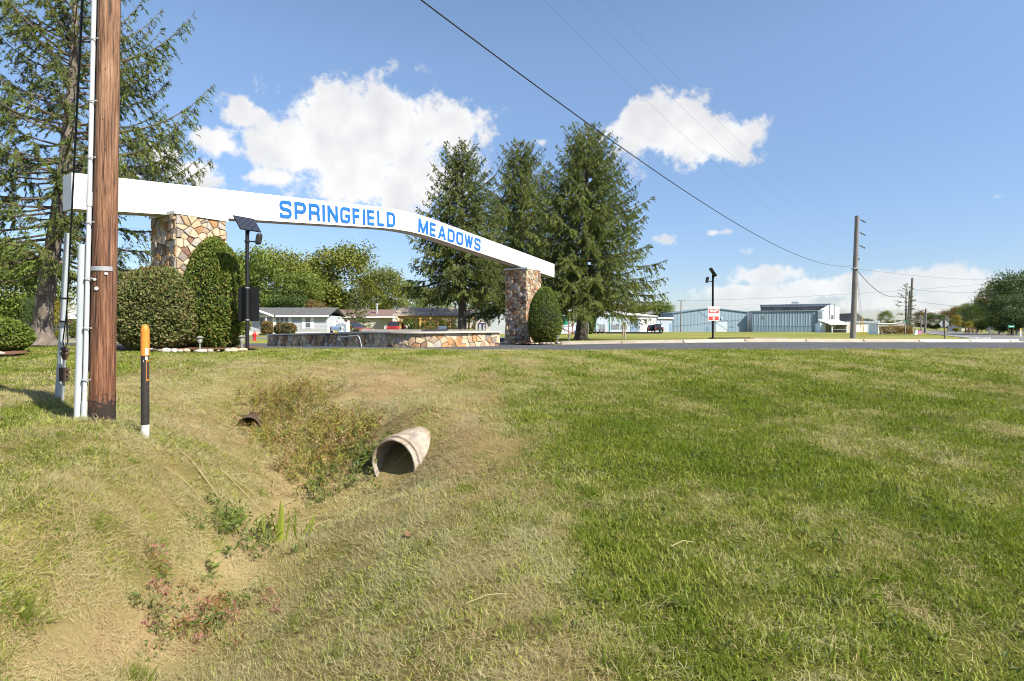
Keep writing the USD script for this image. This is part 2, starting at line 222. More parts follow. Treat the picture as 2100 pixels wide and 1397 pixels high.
def inst(cls, name, label, cat, loc, rz=0.0, s=1.0, group=None):
    path = path_of(name, '/World'); x = UsdGeom.Xform.Define(stage, path)
    x.AddTranslateOp().Set(Gf.Vec3d(*map(float, loc))); x.AddRotateZOp().Set(float(rz)); x.AddScaleOp().Set(Gf.Vec3f(*([float(s)] * 3 if np.ndim(s) == 0 else map(float, s))))
    x.GetPrim().GetReferences().AddInternalReference(cls); x.GetPrim().SetInstanceable(True); tag(x.GetPrim(), label, cat, group); return path
def cls(name):
    p = f'/World/{name}'; stage.CreateClassPrim(p); LOC[p] = np.zeros(3); return p

class MB:
    """Collects pieces into one mesh."""
    def __init__(s): s.v, s.f, s.n = [], [], 0
    def add(s, v, f):
        v, f = np.asarray(v, float), np.asarray(f, int)
        if f.shape[1] == 4: f = np.vstack([f[:, [0, 1, 2]], f[:, [0, 2, 3]]])
        s.v.append(v); s.f.append(f + s.n); s.n += len(v); return s
    def get(s): return np.vstack(s.v), np.vstack(s.f)
    def box(s, c, size, rz=0.0, ax=None):
        h = np.array(size) / 2; sg = np.array([[x, y, z] for x in (-1, 1) for y in (-1, 1) for z in (-1, 1)], float); v = sg * h
        if ax is not None: v = v @ np.array(ax)
        elif rz: c_, s_ = math.cos(rz), math.sin(rz); v = v @ np.array([[c_, s_, 0], [-s_, c_, 0], [0, 0, 1]])
        return s.add(v + np.array(c), [[0, 1, 3, 2], [4, 6, 7, 5], [0, 4, 5, 1], [2, 3, 7, 6], [0, 2, 6, 4], [1, 5, 7, 3]])
    def tube(s, pts, r, n=8, cap=True):
        pts = np.asarray(pts, float); k = len(pts); r = np.broadcast_to(np.asarray(r, float), (k,))
        t = np.gradient(pts, axis=0); t /= np.linalg.norm(t, axis=1)[:, None] + 1e-12
        a = np.cross(t, np.where(np.abs(t[:, 2:3]) > 0.9, [[1, 0, 0]], [[0, 0, 1]])); a /= np.linalg.norm(a, axis=1)[:, None] + 1e-12; b = np.cross(t, a)
        ph = np.arange(n) * 2 * math.pi / n
        v = (pts[:, None] + r[:, None, None] * (np.cos(ph)[None, :, None] * a[:, None] + np.sin(ph)[None, :, None] * b[:, None])).reshape(-1, 3)
        i = np.arange(k - 1)[:, None] * n + np.arange(n)[None]; j = np.arange(k - 1)[:, None] * n + (np.arange(n)[None] + 1) % n
        f = np.stack([i, j, j + n, i + n], -1).reshape(-1, 4); s.add(v, f)
        if cap:
            for e, o in ((0, 1), (k - 1, -1)):
                s.add(np.vstack([v[e * n:(e + 1) * n], pts[e]]), [[(q, (q + 1) % n, n)[::o][0], (q, (q + 1) % n, n)[::o][1], (q, (q + 1) % n, n)[::o][2]] for q in range(n)])
        return s
    def prism(s, poly, o, ax, ay, az):
        """Shapely polygon (or multi) in the (ax, ay) plane at o, extruded along az (with its length)."""
        for g in getattr(poly, 'geoms', [poly]):
            t = trimesh.creation.extrude_polygon(g, 1.0, engine='earcut'); v = np.array(t.vertices)
            s.add(np.array(o) + v[:, :1] * np.array(ax) + v[:, 1:2] * np.array(ay) + v[:, 2:] * np.array(az), np.array(t.faces))
        return s
    def lathe(s, prof, c=(0, 0, 0), n=16):
        prof = np.array(prof, float); ph = np.arange(n) * 2 * math.pi / n
        v = np.stack([prof[:, None, 0] * np.cos(ph), prof[:, None, 0] * np.sin(ph), np.repeat(prof[:, 1:2], n, 1)], -1).reshape(-1, 3) + np.array(c)
        k = len(prof); i = np.arange(k - 1)[:, None] * n + np.arange(n)[None]; j = np.arange(k - 1)[:, None] * n + (np.arange(n)[None] + 1) % n
        return s.add(v, np.stack([i, j, j + n, i + n], -1).reshape(-1, 4))

def at(px, py, Y): return np.array([(px - CX) / F * Y, Y, CZ + (HZ - py) / F * Y])
def unit(v): v = np.asarray(v, float); return v / np.linalg.norm(v)

# ------------------------------------------------------------------ ground
cps = [(1050, 1397, 2.5), (1500, 1397, 2.5), (2100, 1397, 2.55), (700, 1397, 2.85), (900, 1100, 4.25), (1150, 1100, 4.0), (1500, 1000, 4.97), (2000, 1000, 4.9), (2000, 850, 7.97), (1500, 850, 7.9), (1150, 850, 8.1), (1000, 850, 8.5),
       (1500, 770, 11.5), (2000, 770, 11.5), (1150, 770, 11.6), (900, 930, 6.5), (900, 882, 7.5), (900, 790, 11.2), (700, 1150, 4.4), (760, 1040, 5.35), (820, 1020, 5.9), (800, 770, 12), (600, 772, 11.9), (700, 800, 11.0), (660, 845, 10.0), (760, 870, 8.6), (480, 775, 11.2),
       (420, 850, 8.4), (470, 872, 8.9), (300, 760, 12), (100, 740, 13), (-200, 740, 13), (205, 858, 5.7), (297, 877, 5.4), (0, 850, 6.0), (130, 805, 7.3), (0, 960, 4.35), (250, 960, 4.75), (0, 1100, 3.2), (200, 1060, 3.75), (380, 1000, 4.7), (430, 950, 6.0), (0, 1397, 2.72), (120, 1280, 3.15), (300, 1130, 4.0),
       (507, 897, 9.5), (560, 910, 8.8), (640, 960, 7.3), (800, 998, 6.75), (720, 985, 6.9), (560, 1050, 6.15), (500, 1150, 5.1), (380, 1270, 4.15), (300, 1397, 3.45), (460, 1330, 3.7), (600, 1150, 4.8),
       (-100, 712, 18), (80, 709, 20.5), (300, 719, 17.0), (507, 719, 17), (760, 722, 17), (1000, 723, 17), (1460, 723, 17), (1800, 722, 17), (2100, 721, 17), (2500, 721, 17),
       (-150, 706, 26), (300, 706, 26), (760, 712, 24), (1060, 709, 26), (1460, 706.5, 26), (1800, 705, 26), (2100, 704, 26), (1080, 705, 34.8), (548, 711.5, 36), (1025, 709, 30.5), (860, 711.5, 27.5), (1462, 695, 32.2), (1760, 697, 40), (2050, 697, 40), (1190, 697, 44), (522, 699, 48), (300, 699, 48), (-200, 700, 48), (1749, 694, 51), (900, 694, 58), (600, 687, 80), (200, 690, 70), (1400, 686, 95), (2050, 690, 62)]
P = [tuple(at(*c)) for c in cps]
P += [(-1.15, 7.4, -.02), (-.9, 7.7, -.08), (-.7, 7.4, -.2), (-1.35, 7.8, -.05), (-1.7, 8.3, -.3), (-1.5, 9.2, -.18), (-1.9, 7.4, -.66), (-1.5, 6.55, -.99), (-1.3, 6.45, -.96), (-1.75, 6.6, -1.0), (-2.55, 1.5, -1.12), (-3.0, 0, -1.2), (-3.2, -6, -1.25), (-4.6, 0, -0.6), (-6, 2.6, -0.05), (-6, -6, -0.1), (0, 0, -0.68), (0.3, -6, -0.7), (-1.2, 0, -0.85), (6, 0, -0.62), (14, 0, -0.6), (14, -8, -0.6), (-12, 0, 0.0), (-14, 6, 0.1), (-14, -8, 0), (24, 10, -0.15), (24, 0, -0.4), (-30, 14, 0.2), (-30, 0, 0)]
for x, y in ((-80, 0), (-80, 60), (-80, 110), (0, 120), (80, 60), (80, 0), (80, 120), (-80, -60), (0, -60), (80, -60), (0, 160), (100, 160), (-100, 160), (-50, 90), (50, 90), (150, 30), (-150, 30)): P.append((x, y, -0.05))
P = np.array(P); _rbf = RBFInterpolator(P[:, :2], P[:, 2], kernel='linear', smoothing=0.0)
def gz(x, y, rough=True):
    x, y = np.atleast_1d(np.asarray(x, float)), np.atleast_1d(np.asarray(y, float)); sh = x.shape
    q = np.stack([x.ravel(), y.ravel()], 1)
    z = np.concatenate([sum(_rbf(c + o) for o in ((0, 0), (.25, .1), (-.1, .25), (-.25, -.1), (.1, -.25))) / 5 for c in np.array_split(q, max(1, len(q) // 20000))])
    far = np.clip((np.hypot(q[:, 0], q[:, 1]) - 120) / 60, 0, 1); z = z * (1 - far) + -0.15 * far
    if rough:
        near = np.clip((22 - q[:, 1]) / 6, 0, 1)
        p3 = np.stack([q[:, 0], q[:, 1], 0 * q[:, 0]], 1)
        z = z + near * (0.07 * (meshkit.fbm(p3 * 1.1, 4, 3) - 0.5) + 0.03 * (meshkit.fbm(p3 * 3.2, 2, 9) - 0.5))
    return z.reshape(sh)
def g1(x, y): return float(gz(x, y)[0])
def G(px, Y): x = (px - CX) / F * Y; return np.array([x, Y, g1(x, Y)])
def hit(px, py):
    ys = np.concatenate([np.arange(2.0, 20, 0.05), np.arange(20, 120, 0.5)]); xs = (px - CX) / F * ys; zr = CZ + (HZ - py) / F * ys
    below = np.nonzero(gz(xs, ys, False) >= zr)[0]; y = ys[below[0]] if len(below) else 100.0
    return (px - CX) / F * y, y

# asphalt outlines (plan)
KERB = np.array([(2.6, 29.6), (8, 28.6), (14, 28.4), (20, 28.9), (24, 29.6), (27, 30.6), (29, 32.5)])
FRONT = [(-60, 22.6), (-17.5, 22.2), (-12.5, 20.8), (-8, 18.9), (0, 18.6), (10, 18.4), (18, 18.3), (23, 17.6), (25.5, 15.0)]
drive_poly = Polygon(FRONT + [(31, 22)] + [tuple(p) for p in KERB[::-1]] + [(1.6, 31.5), (3.2, 37), (0.5, 60), (-8.5, 60), (-16, 44), (-24, 40), (-60, 40)])
island = Polygon([(-26, 46), (-15.6, 41.2), (-16.6, 47.5), (-26, 51)]).union(Point(-3.6, 41.5).buffer(3.2))
road_d, road_n = np.array([0.555, 0.832]), np.array([0.832, -0.555]); road_o = np.array([41.0, 50.0])
def road_quad(a, b, t0, t1): return Polygon([tuple(road_o + road_d * t0 + road_n * a), tuple(road_o + road_d * t1 + road_n * a), tuple(road_o + road_d * t1 + road_n * b), tuple(road_o + road_d * t0 + road_n * b)])
main_poly = road_quad(-0.6, 9.5, -80, 260)
park_poly = Polygon([(-60, 52), (-30, 56), (-8.5, 60.2), (0.5, 60.2), (0.5, 66), (-10, 68), (-60, 62)])
paved = unary_union([drive_poly, main_poly, park_poly])
import shapely
def axis(lo, fa, fb, hi, fine, grow):
    a = list(np.arange(fa, fb + 1e-6, fine)); d = fine
    while a[-1] < hi: d *= grow; a.append(a[-1] + d)
    d = fine
    while a[0] > lo: d *= grow; a.insert(0, a[0] - d)
    return np.array(a)
gxs, gys = axis(-1800, -13, 19, 1800, 0.12, 1.07), axis(-900, 1.6, 20.5, 2500, 0.12, 1.055)
XX, YY = np.meshgrid(gxs, gys); ZZ = gz(XX, YY)
from scipy.interpolate import RegularGridInterpolator
_grid = RegularGridInterpolator((gys, gxs), ZZ.copy(), bounds_error=False, fill_value=None)
def gz(x, y, rough=True):
    """Height of the built ground sheet."""
    x, y = np.atleast_1d(np.asarray(x, float)), np.atleast_1d(np.asarray(y, float)); return _grid(np.stack([y.ravel(), x.ravel()], 1)).reshape(x.shape)
inpav = shapely.contains_xy(paved.buffer(-0.12), XX, YY); ZZ = ZZ - 0.12 * inpav
# dryness field (0 lush .. 1 straw)
dry_c = [(1300, 1100, .30), (1300, 1300, .36), (1050, 1200, .44), (1050, 1350, .47), (1100, 1050, .40), (1600, 1200, .28), (1600, 1390, .5), (2000, 1200, .18), (2000, 1390, .3), (1800, 1000, .16), (1500, 950, .16), (1250, 950, .28), (1300, 880, .22), (1700, 880, .30), (2050, 880, .32), (1150, 850, .42), (1450, 800, .22), (1800, 790, .30), (1200, 770, .33), (1600, 740, .25), (2000, 740, .42), (1000, 760, .5), (850, 1000, .62), (800, 1150, .66), (800, 1350, .60), (950, 900, .58),
         (700, 800, .92), (600, 790, 1.0), (800, 800, .8), (520, 760, .6), (350, 740, .36), (150, 760, .3), (60, 850, .36), (30, 960, .5), (250, 900, .66), (400, 800, .68), (420, 900, .62), (150, 1000, .70), (50, 1050, .66), (300, 1000, .68), (400, 1050, .62), (100, 1200, .66), (60, 1320, .46), (200, 1130, .60), (300, 1200, .54), (250, 1350, .97), (420, 1170, 1.0), (500, 1110, .97), (330, 1290, 1.0), (230, 1385, 1.0), (400, 1230, 1.0), (300, 1175, .36), (130, 1310, .34), (390, 1090, .42), (40, 1380, .4), (600, 1000, .85), (700, 950, .8), (600, 1250, .62), (550, 730, .34), (760, 730, .36), (1000, 725, .38), (80, 725, .3)]
DC = np.array([(*hit(a, b), d) for a, b, d in dry_c])
BED = np.array([hit(*p) for p in ((640, 965), (580, 1040), (520, 1130), (440, 1205), (360, 1275), (280, 1340), (200, 1400))])
def bed_off(x, y):
    """Distance to the bare channel down the ditch, in widths of the channel."""
    x, y = np.asarray(x, float), np.asarray(y, float); best = np.full(x.shape, 9.0)
    for i in range(len(BED) - 1):
        a, d = BED[i], BED[i + 1] - BED[i]; t = np.clip(((x - a[0]) * d[0] + (y - a[1]) * d[1]) / (d @ d), 0, 1); w = .10 + .26 * (i + t) / (len(BED) - 1)
        best = np.minimum(best, np.hypot(x - a[0] - t * d[0], y - a[1] - t * d[1]) / w)
    return best + 0.9 * (meshkit.fbm(np.stack([x * 4, y * 4, 0 * x], -1), 3, 44) - .5)
def dryness(x, y):
    d2 = (x[..., None] - DC[:, 0]) ** 2 + (y[..., None] - DC[:, 1]) ** 2
    w = 1 / (d2 / (0.15 + 0.02 * DC[:, 1] ** 2) + 0.15) ** 1.6; base = (w * DC[:, 2]).sum(-1) / w.sum(-1)
    p3 = np.stack([x, y, 0 * x], -1)
    streak = meshkit.fbm(np.stack([x * 1.5 + y * 0.25, y * 0.35 - x * 0.05, 0 * x + 5], -1), 3, 21) - 0.5
    blot = meshkit.fbm(p3 * 1.7, 3, 5) - 0.5; blot2 = meshkit.fbm(p3 * 5.0, 2, 8) - 0.5
    return np.clip(base + 0.58 * streak + 0.38 * blot + 0.30 * blot2, 0, 1)
dry = dryness(np.clip(XX, -20, 30).astype(float), np.clip(YY, 1.5, 30))
dry = np.where(YY > 21, 0.30 + 0.5 * (meshkit.fbm(np.stack([XX * .12, YY * .12, 0 * XX], -1), 3, 2) - .5), dry)
bare_bed = np.clip(1.35 - bed_off(np.clip(XX, -9, 9), np.clip(YY, 0, 14)), 0, 1) * (YY < 12); dry = dry * (1 - bare_bed) + bare_bed * 0.86
ny, nx = XX.shape; ii = (np.arange(ny - 1)[:, None] * nx + np.arange(nx - 1)[None]).ravel()
gmat = usdkit.material(stage, '/World/Looks/turf', {'a': ('attribute', {'attribute': 'dry'}), 'g': ('geometry', {}), 'n': ('noise_texture', {'scale': 26.0, 'detail': 5.0, 'roughness': 0.7}), 'n2': ('noise_texture', {'scale': 1.7, 'detail': 6.0, 'roughness': 0.65}),
    'ad': ('math', {'math_type': 'multiply_add', 'value2': 0.7, 'value3': -0.35}), 's': ('math', {'math_type': 'add'}), 'ad2': ('math', {'math_type': 'multiply_add', 'value2': 0.5, 'value3': -0.25}), 's2': ('math', {'math_type': 'add'}),
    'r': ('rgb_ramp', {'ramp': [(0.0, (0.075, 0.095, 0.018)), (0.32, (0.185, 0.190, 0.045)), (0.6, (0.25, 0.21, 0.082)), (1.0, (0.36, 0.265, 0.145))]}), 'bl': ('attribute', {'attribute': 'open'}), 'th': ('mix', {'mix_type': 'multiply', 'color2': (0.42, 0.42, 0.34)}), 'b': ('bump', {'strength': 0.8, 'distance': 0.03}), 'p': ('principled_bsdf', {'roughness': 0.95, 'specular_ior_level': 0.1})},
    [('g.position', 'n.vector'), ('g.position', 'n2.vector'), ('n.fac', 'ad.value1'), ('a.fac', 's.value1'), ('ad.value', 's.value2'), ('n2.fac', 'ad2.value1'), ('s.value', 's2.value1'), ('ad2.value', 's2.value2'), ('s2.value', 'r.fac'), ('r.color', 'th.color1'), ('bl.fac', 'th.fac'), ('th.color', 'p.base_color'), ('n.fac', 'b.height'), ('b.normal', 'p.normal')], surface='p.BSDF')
gp = single('ground', (np.stack([XX.ravel(), YY.ravel(), ZZ.ravel()], 1), np.stack([ii, ii + 1, ii + nx + 1, ii + nx], 1)), gmat, 'mown lawn falling to a shallow ditch in front of the road and running on to the field', 'ground', kind='structure', smooth=True)
UsdGeom.PrimvarsAPI(stage.GetPrimAtPath(gp)).CreatePrimvar('dry', Sdf.ValueTypeNames.FloatArray, 'vertex').Set(Vt.FloatArray.FromNumpy(dry.ravel().astype(np.float32)))

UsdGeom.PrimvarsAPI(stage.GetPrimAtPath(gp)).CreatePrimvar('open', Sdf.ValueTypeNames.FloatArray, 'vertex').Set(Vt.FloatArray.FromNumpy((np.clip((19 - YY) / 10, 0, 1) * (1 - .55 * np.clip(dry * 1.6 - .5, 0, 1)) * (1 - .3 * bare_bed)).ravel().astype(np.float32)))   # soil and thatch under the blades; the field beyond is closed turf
def sheet(poly, dz, step=1.0):
    """A draped sheet over a plan polygon."""
    t = trimesh.creation.extrude_polygon(poly, 0.001, engine='earcut')
    sel = t.face_normals[:, 2] > 0.5; v, f = trimesh.remesh.subdivide_to_size(np.array(t.vertices), np.array(t.faces)[sel], step, max_iter=12)
    v[:, 2] = gz(v[:, 0], v[:, 1], False) + dz; return v, f
single('driveway', sheet(drive_poly.difference(island), -0.02), 'asphalt', 'dark asphalt entrance drive passing under the sign arch', 'driveway', kind='structure')
single('main_road', sheet(main_poly.difference(drive_poly.buffer(0.01)), -0.01, 3.0), 'old_asphalt', 'grey two lane road running off at the right', 'road', kind='structure')
single('park_road', sheet(park_poly.difference(drive_poly.buffer(0.01)), -0.025, 2.0), 'old_asphalt', 'grey street in front of the mobile homes', 'road', kind='structure')
main = '/World/main_road'
part(main, 'edge_line', sheet(road_quad(0.1, 0.28, -12, 200), -0.002, 3.0), 'line_white')
part(main, 'centre_line', sheet(road_quad(4.5, 4.64, -80, 200), -0.002, 3.0), 'line_yellow'); part(main, 'centre_line', sheet(road_quad(4.8, 4.94, -80, 200), -0.002, 3.0), 'line_yellow')

# kerb: blocks with open joints along the far edge of the drive
kerb = thing('kerb', 'pale concrete kerb along the far side of the drive', 'kerb', kind='structure')
kl = LineString(KERB); n_k = int(kl.length / 2.9)
for i in range(n_k):
    a, b = kl.interpolate(i * kl.length / n_k + 0.012), kl.interpolate((i + 1) * kl.length / n_k - 0.012)
    a, b = np.array([a.x, a.y]), np.array([b.x, b.y]); d = unit(b - a); nn = np.array([-d[1], d[0]]); mb = MB()
    za, zb = g1(*a), g1(*b); prof = [(-0.30, -0.15), (-0.30, 0.0), (-0.02, 0.02), (0.04, 0.125), (0.08, 0.14), (0.22, 0.14), (0.22, -0.15)]
    v = np.array([[*(p + nn * u), z + w] for p, z in ((a, za), (b, zb)) for u, w in prof]); k = len(prof)
    mb.add(v, [[j, (j + 1) % k, (j + 1) % k + k, j + k] for j in range(k)]); mb.add(v[:k], [[0, j + 1, j] for j in range(1, k - 1)]); mb.add(v[k:], [[0, j, j + 1] for j in range(1, k - 1)])
    part(kerb, 'kerb_stone', mb, 'kerb2' if i % 4 == 2 or i > n_k - 4 else 'kerb')
# left strip kerb behind the drive
mb = MB()
for a, b in (((-60, 40.2), (-24.2, 40.2)),): mb.box(((a[0] + b[0]) / 2, 40.15, g1(-40, 40) + 0.02), (abs(b[0] - a[0]), 0.35, 0.24))
single('far_kerb', mb, 'kerb', 'long pale kerb on the far side of the drive behind the big spruce trunk', 'kerb', kind='structure')
# ------------------------------------------------------------------ stones
def cells(w, h, size, seed, aspect=1.35, gap=0.005):
    """Irregular convex stones filling a w x h rectangle, as shapely polygons with open joints."""
    r = np.random.default_rng(seed); a = size * math.sqrt(aspect); b = size / math.sqrt(aspect); nx_, ny_ = max(2, round(w / a)), max(2, round(h / b))
    px, py = np.meshgrid((np.arange(nx_) + 0.5) / nx_ * w, (np.arange(ny_) + 0.5) / ny_ * h); px = px + (np.arange(ny_)[:, None] % 2 - 0.5) * 0.4 * w / nx_
    p = np.stack([px.ravel(), py.ravel()], 1) + r.uniform(-0.40, 0.40, (px.size, 2)) * (w / nx_, h / ny_)
    keep = r.random(len(p)) > 0.13; p = np.clip(p[keep], 0.02, (w - 0.02, h - 0.02))
    q = np.vstack([p, p * (-1, 1), p * (1, -1), (2 * w, 0) + p * (-1, 1), (0, 2 * h) + p * (1, -1)]); vor = Voronoi(q); out = []
    for i in range(len(p)):
        g = Polygon(vor.vertices[vor.regions[vor.point_region[i]]]).intersection(sbox(0, 0, w, h)).buffer(-gap).buffer(-0.012).buffer(0.012, quad_segs=1).simplify(0.006)
        if g.geom_type == 'Polygon' and g.area > 0.004: out.append(g)
    return out
def stone_mesh(g, place, depth, r):
    """A stone with a bevelled, slightly tilted face; place(u, v, d) maps face coordinates and depth into the world."""
    ring = np.array(g.exterior.coords)[:-1]; c = ring.mean(0); k = len(ring); tilt = r.uniform(-0.09, 0.09, 2)
    inner = c + (ring - c) * 0.86 + r.uniform(-0.004, 0.004, ring.shape)
    d0, d1 = np.full(k, -0.03), np.full(k, depth * 0.55); d2 = depth + (inner - c) @ tilt + r.uniform(-0.006, 0.006, k)
    uv = np.vstack([ring, ring, inner, c[None]]); d = np.concatenate([d0, d1, d2, [depth + 0.006]]); v = place(uv[:, 0], uv[:, 1], d); j = np.arange(k); n = (j + 1) % k
    f = np.vstack([np.stack([o + j, o + n, o + n + k], 1) for o in (0, k)] + [np.stack([o + j, o + n + k, o + j + k], 1) for o in (0, k)] + [np.stack([2 * k + j, 2 * k + n, np.full(k, 3 * k)], 1)]); return v, f

# ------------------------------------------------------------------ the entrance arch
B = np.array([math.sin(math.radians(34.5)), math.cos(math.radians(34.5)), 0]); NF = np.array([B[1], -B[0], 0]); UP = np.array([0, 0, 1.0])     # along the beam, towards the viewer, up
C1 = np.array([-10.65, 18.0, 0.0])
arch = thing('entrance_arch', 'white peaked entrance beam with blue lettering on two stone columns', 'entrance arch', (C1[0], C1[1], g1(C1[0], C1[1])))
BO = C1 - NF * 0.47                                                   # foot of the beam's front face line
def beam_sz(px, py):
    u = (px - CX) / F; s = (u * BO[1] - BO[0]) / (B[0] - u * B[1]); y = BO[1] + B[1] * s; return s, CZ + (HZ - py) / F * y
sL, zLt = beam_sz(147, 354); _, zLb = beam_sz(147, 428); sR, zRt = beam_sz(1137, 542); _, zRb = beam_sz(1137, 569); sP, zPt = beam_sz(838, 433.5); _, zPb = beam_sz(838, 473.5)
def bend(z0, z1, z2, k=9, w=1.9):
    pts = [(sL, z0)]
    for i in range(k):
        t = i / (k - 1); a, b, c = np.array([sP - w, z1 + (z0 - z1) * w / (sP - sL)]), np.array([sP, z1]), np.array([sP + w, z1 + (z2 - z1) * w / (sR - sP)])
        pts.append(tuple((1 - t) ** 2 * a + 2 * t * (1 - t) * b + t * t * c))
    return pts + [(sR, z2)]
zoff = 0.06
top, bot = bend(zLt, zPt + zoff, zRt), bend(zLb, zPb + zoff, zRb)
TH = 0.67
def bp(s, z, d=0.0): return BO + B * s + UP * z - NF * d
beam = MB(); k = len(top)
v = np.array([bp(*p, 0) for p in top] + [bp(*p, 0) for p in bot] + [bp(*p, TH) for p in top] + [bp(*p, TH) for p in bot]); j = np.arange(k - 1)
beam.add(v, np.vstack([np.stack([k + j, k + j + 1, j + 1, j], 1), np.stack([2 * k + j + 1, 3 * k + j + 1, 3 * k + j, 2 * k + j], 1), np.stack([j, j + 1, 2 * k + j + 1, 2 * k + j], 1), [[0, 2 * k, 3 * k, k], [k - 1, 2 * k - 1, 4 * k - 1, 3 * k - 1]]]))
part(arch, 'beam', beam, 'white_paint', smooth=25)
sf = MB(); sf.add(np.array([bp(s, z - 0.004, 0.015) for s, z in bot] + [bp(s, z - 0.004, TH - 0.015) for s, z in bot] + [bp(s, z + 0.03, 0.015) for s, z in bot] + [bp(s, z + 0.03, TH - 0.015) for s, z in bot]), np.vstack([np.stack([j, k + j, k + j + 1, j + 1], 1)]))
part(arch, 'soffit', sf, 'soffit', smooth=25)
for i in range(1, 8):
    s = sL + (sR - sL) * i / 8; z = np.interp(s, [p[0] for p in bot], [p[1] for p in bot]); q = MB(); q.box(bp(s, z - 0.008, TH / 2), (0.012, TH - 0.05, 0.012), ax=[B, NF, UP]); part(arch, 'soffit_joint', q, 'soffit')
CW = 1.6
def column(s0, seed):
    o = C1 + B * s0; zb = min(g1(*(o + B * a - NF * b)[:2]) for a in (0, CW) for b in (0, CW)) - 0.1; zt = 4.60; core = MB(); cc = o + B * CW / 2 - NF * CW / 2
    core.box((cc[0], cc[1], (zb + zt) / 2), (CW - 0.08, CW - 0.08, zt - zb), ax=[B, NF, UP]); col = part(arch, 'column', core, 'mortar'); r = np.random.default_rng(seed); rest = [MB() for _ in range(3)]
    faces = [(o, B, NF, True), (o - NF * CW, NF, -B, True), (o + B * CW, -NF, B, False), (o + B * CW - NF * CW, -B, -NF, False)]
    for q, (fo, ax, nn, seen) in enumerate(faces):
        size = 0.205 if q == 0 else 0.225
        for g in cells(CW, zt - zb, size, seed * 10 + q, 1.75 if q == 0 else 1.15):
            m = stone_mesh(g, lambda u, w, d: fo + np.outer(u, ax) + np.outer(w, UP) + np.array([0, 0, zb]) + np.outer(d - 0.035, nn), r.uniform(0.04, 0.11), r)
            kind = r.choice(9, p=[.20, .18, .06, .08, .09, .20, .04, .08, .07] if q == 0 and s0 < 5 else [.15, .1, .1, .1, .14, .08, .1, .13, .10])
            if seen: part(col, 'stone', m, f'stone{kind}')
            else: rest[kind % 3].add(*m)
    for q, mb in enumerate(rest): part(col, 'rear_stones', mb, f'stone{(0, 1, 4)[q]}', kind='stuff')
    cp = MB(); cp.box((cc[0], cc[1], zt + 0.05), (CW + 0.14, CW + 0.14, 0.1), ax=[B, NF, UP]); part(arch, 'column_cap', cp, 'white_paint')
column(0.0, 3); column(20.4, 4)

# lettering: stroke letters, rounded as on the sign
def fil(pts, r):
    pts = [np.array(p, float) for p in pts]; out = [pts[0]]; closed = np.allclose(pts[0], pts[-1])
    rr = r if np.ndim(r) else [r] * len(pts)
    rng = range(1, len(pts) - 1)
    for i in rng:
        a, b, c = pts[i - 1], pts[i], pts[i + 1]; q = min(rr[i], np.linalg.norm(a - b) / 2, np.linalg.norm(c - b) / 2)
        if q < 1e-6: out.append(b); continue
        p0, p1 = b + unit(a - b) * q, b + unit(c - b) * q
        out += [(1 - t) ** 2 * p0 + 2 * t * (1 - t) * b + t * t * p1 for t in np.linspace(0, 1, 7)]
    return out + [pts[-1]]
SW = 0.18
def letter(ch):
    h = SW / 2; w = {'I': 0, 'M': 0.78, 'W': 0.84, 'L': 0.5, 'E': 0.52, 'F': 0.5, 'A': 0.68}.get(ch, 0.62); lo, hi = h, 1 - h; r = 0.22; x = w; S = []
    if ch == 'S': S = [fil([(x, .72), (x, hi), (0, hi), (0, .54), (x, .46), (x, lo), (0, lo), (0, .28)], r)]
    elif ch == 'P': S = [[(0, 0), (0, 1)], fil([(0, hi), (x, hi), (x, .44), (0, .44)], r)]
    elif ch == 'R': S = [[(0, 0), (0, 1)], fil([(0, hi), (x, hi), (x, .46), (0, .46)], [0, r, r, 0]), fil([(x * .4, .46), (x * .96, .46), (x, 0)], .14)]
    elif ch == 'I': S = [[(0, 0), (0, 1)]]
    elif ch == 'N': S = [[(0, 0), (0, 1)], [(x, 0), (x, 1)], [(0, hi + .0), (x, lo)]]
    elif ch == 'G': S = [fil([(x, .74), (x, hi), (0, hi), (0, lo), (x, lo), (x, .46), (x * .5, .46)], [0, r, r, r, r, 0, 0])]
    elif ch in 'FE': S = [[(0, 0), (0, 1)], [(0, hi), (x, hi)], [(0, .5), (x * .96, .5)]] + ([[(0, lo), (x, lo)]] if ch == 'E' else [])
    elif ch == 'L': S = [[(0, 0), (0, 1)], [(0, lo), (x, lo)]]
    elif ch == 'D': S = [[(0, 0), (0, 1)], fil([(0, hi), (x, hi), (x, lo), (0, lo)], [0, .26, .26, 0])]
    elif ch == 'M': S = [[(0, 0), (0, 1)], [(x, 0), (x, 1)], [(0, .97), (x / 2, .04)], [(x, .97), (x / 2, .04)]]
    elif ch == 'A': S = [[(0, 0), (x / 2, 1)], [(x, 0), (x / 2, 1)], [(x * .17, .3), (x * .83, .3)]]
    elif ch == 'O': S = [fil([(x / 2, hi), (x, hi), (x, lo), (0, lo), (0, hi), (x / 2, hi)], .24)]
    elif ch == 'W': S = [[(0, 1), (x * .26, 0)], [(x * .26, 0), (x / 2, 1)], [(x / 2, 1), (x * .74, 0)], [(x * .74, 0), (x, 1)]]
    g = unary_union([LineString(p).buffer(h, cap_style='flat', join_style='mitre', quad_segs=4) for p in S])
    return g.intersection(sbox(-1, 0, 3, 1)), w + SW
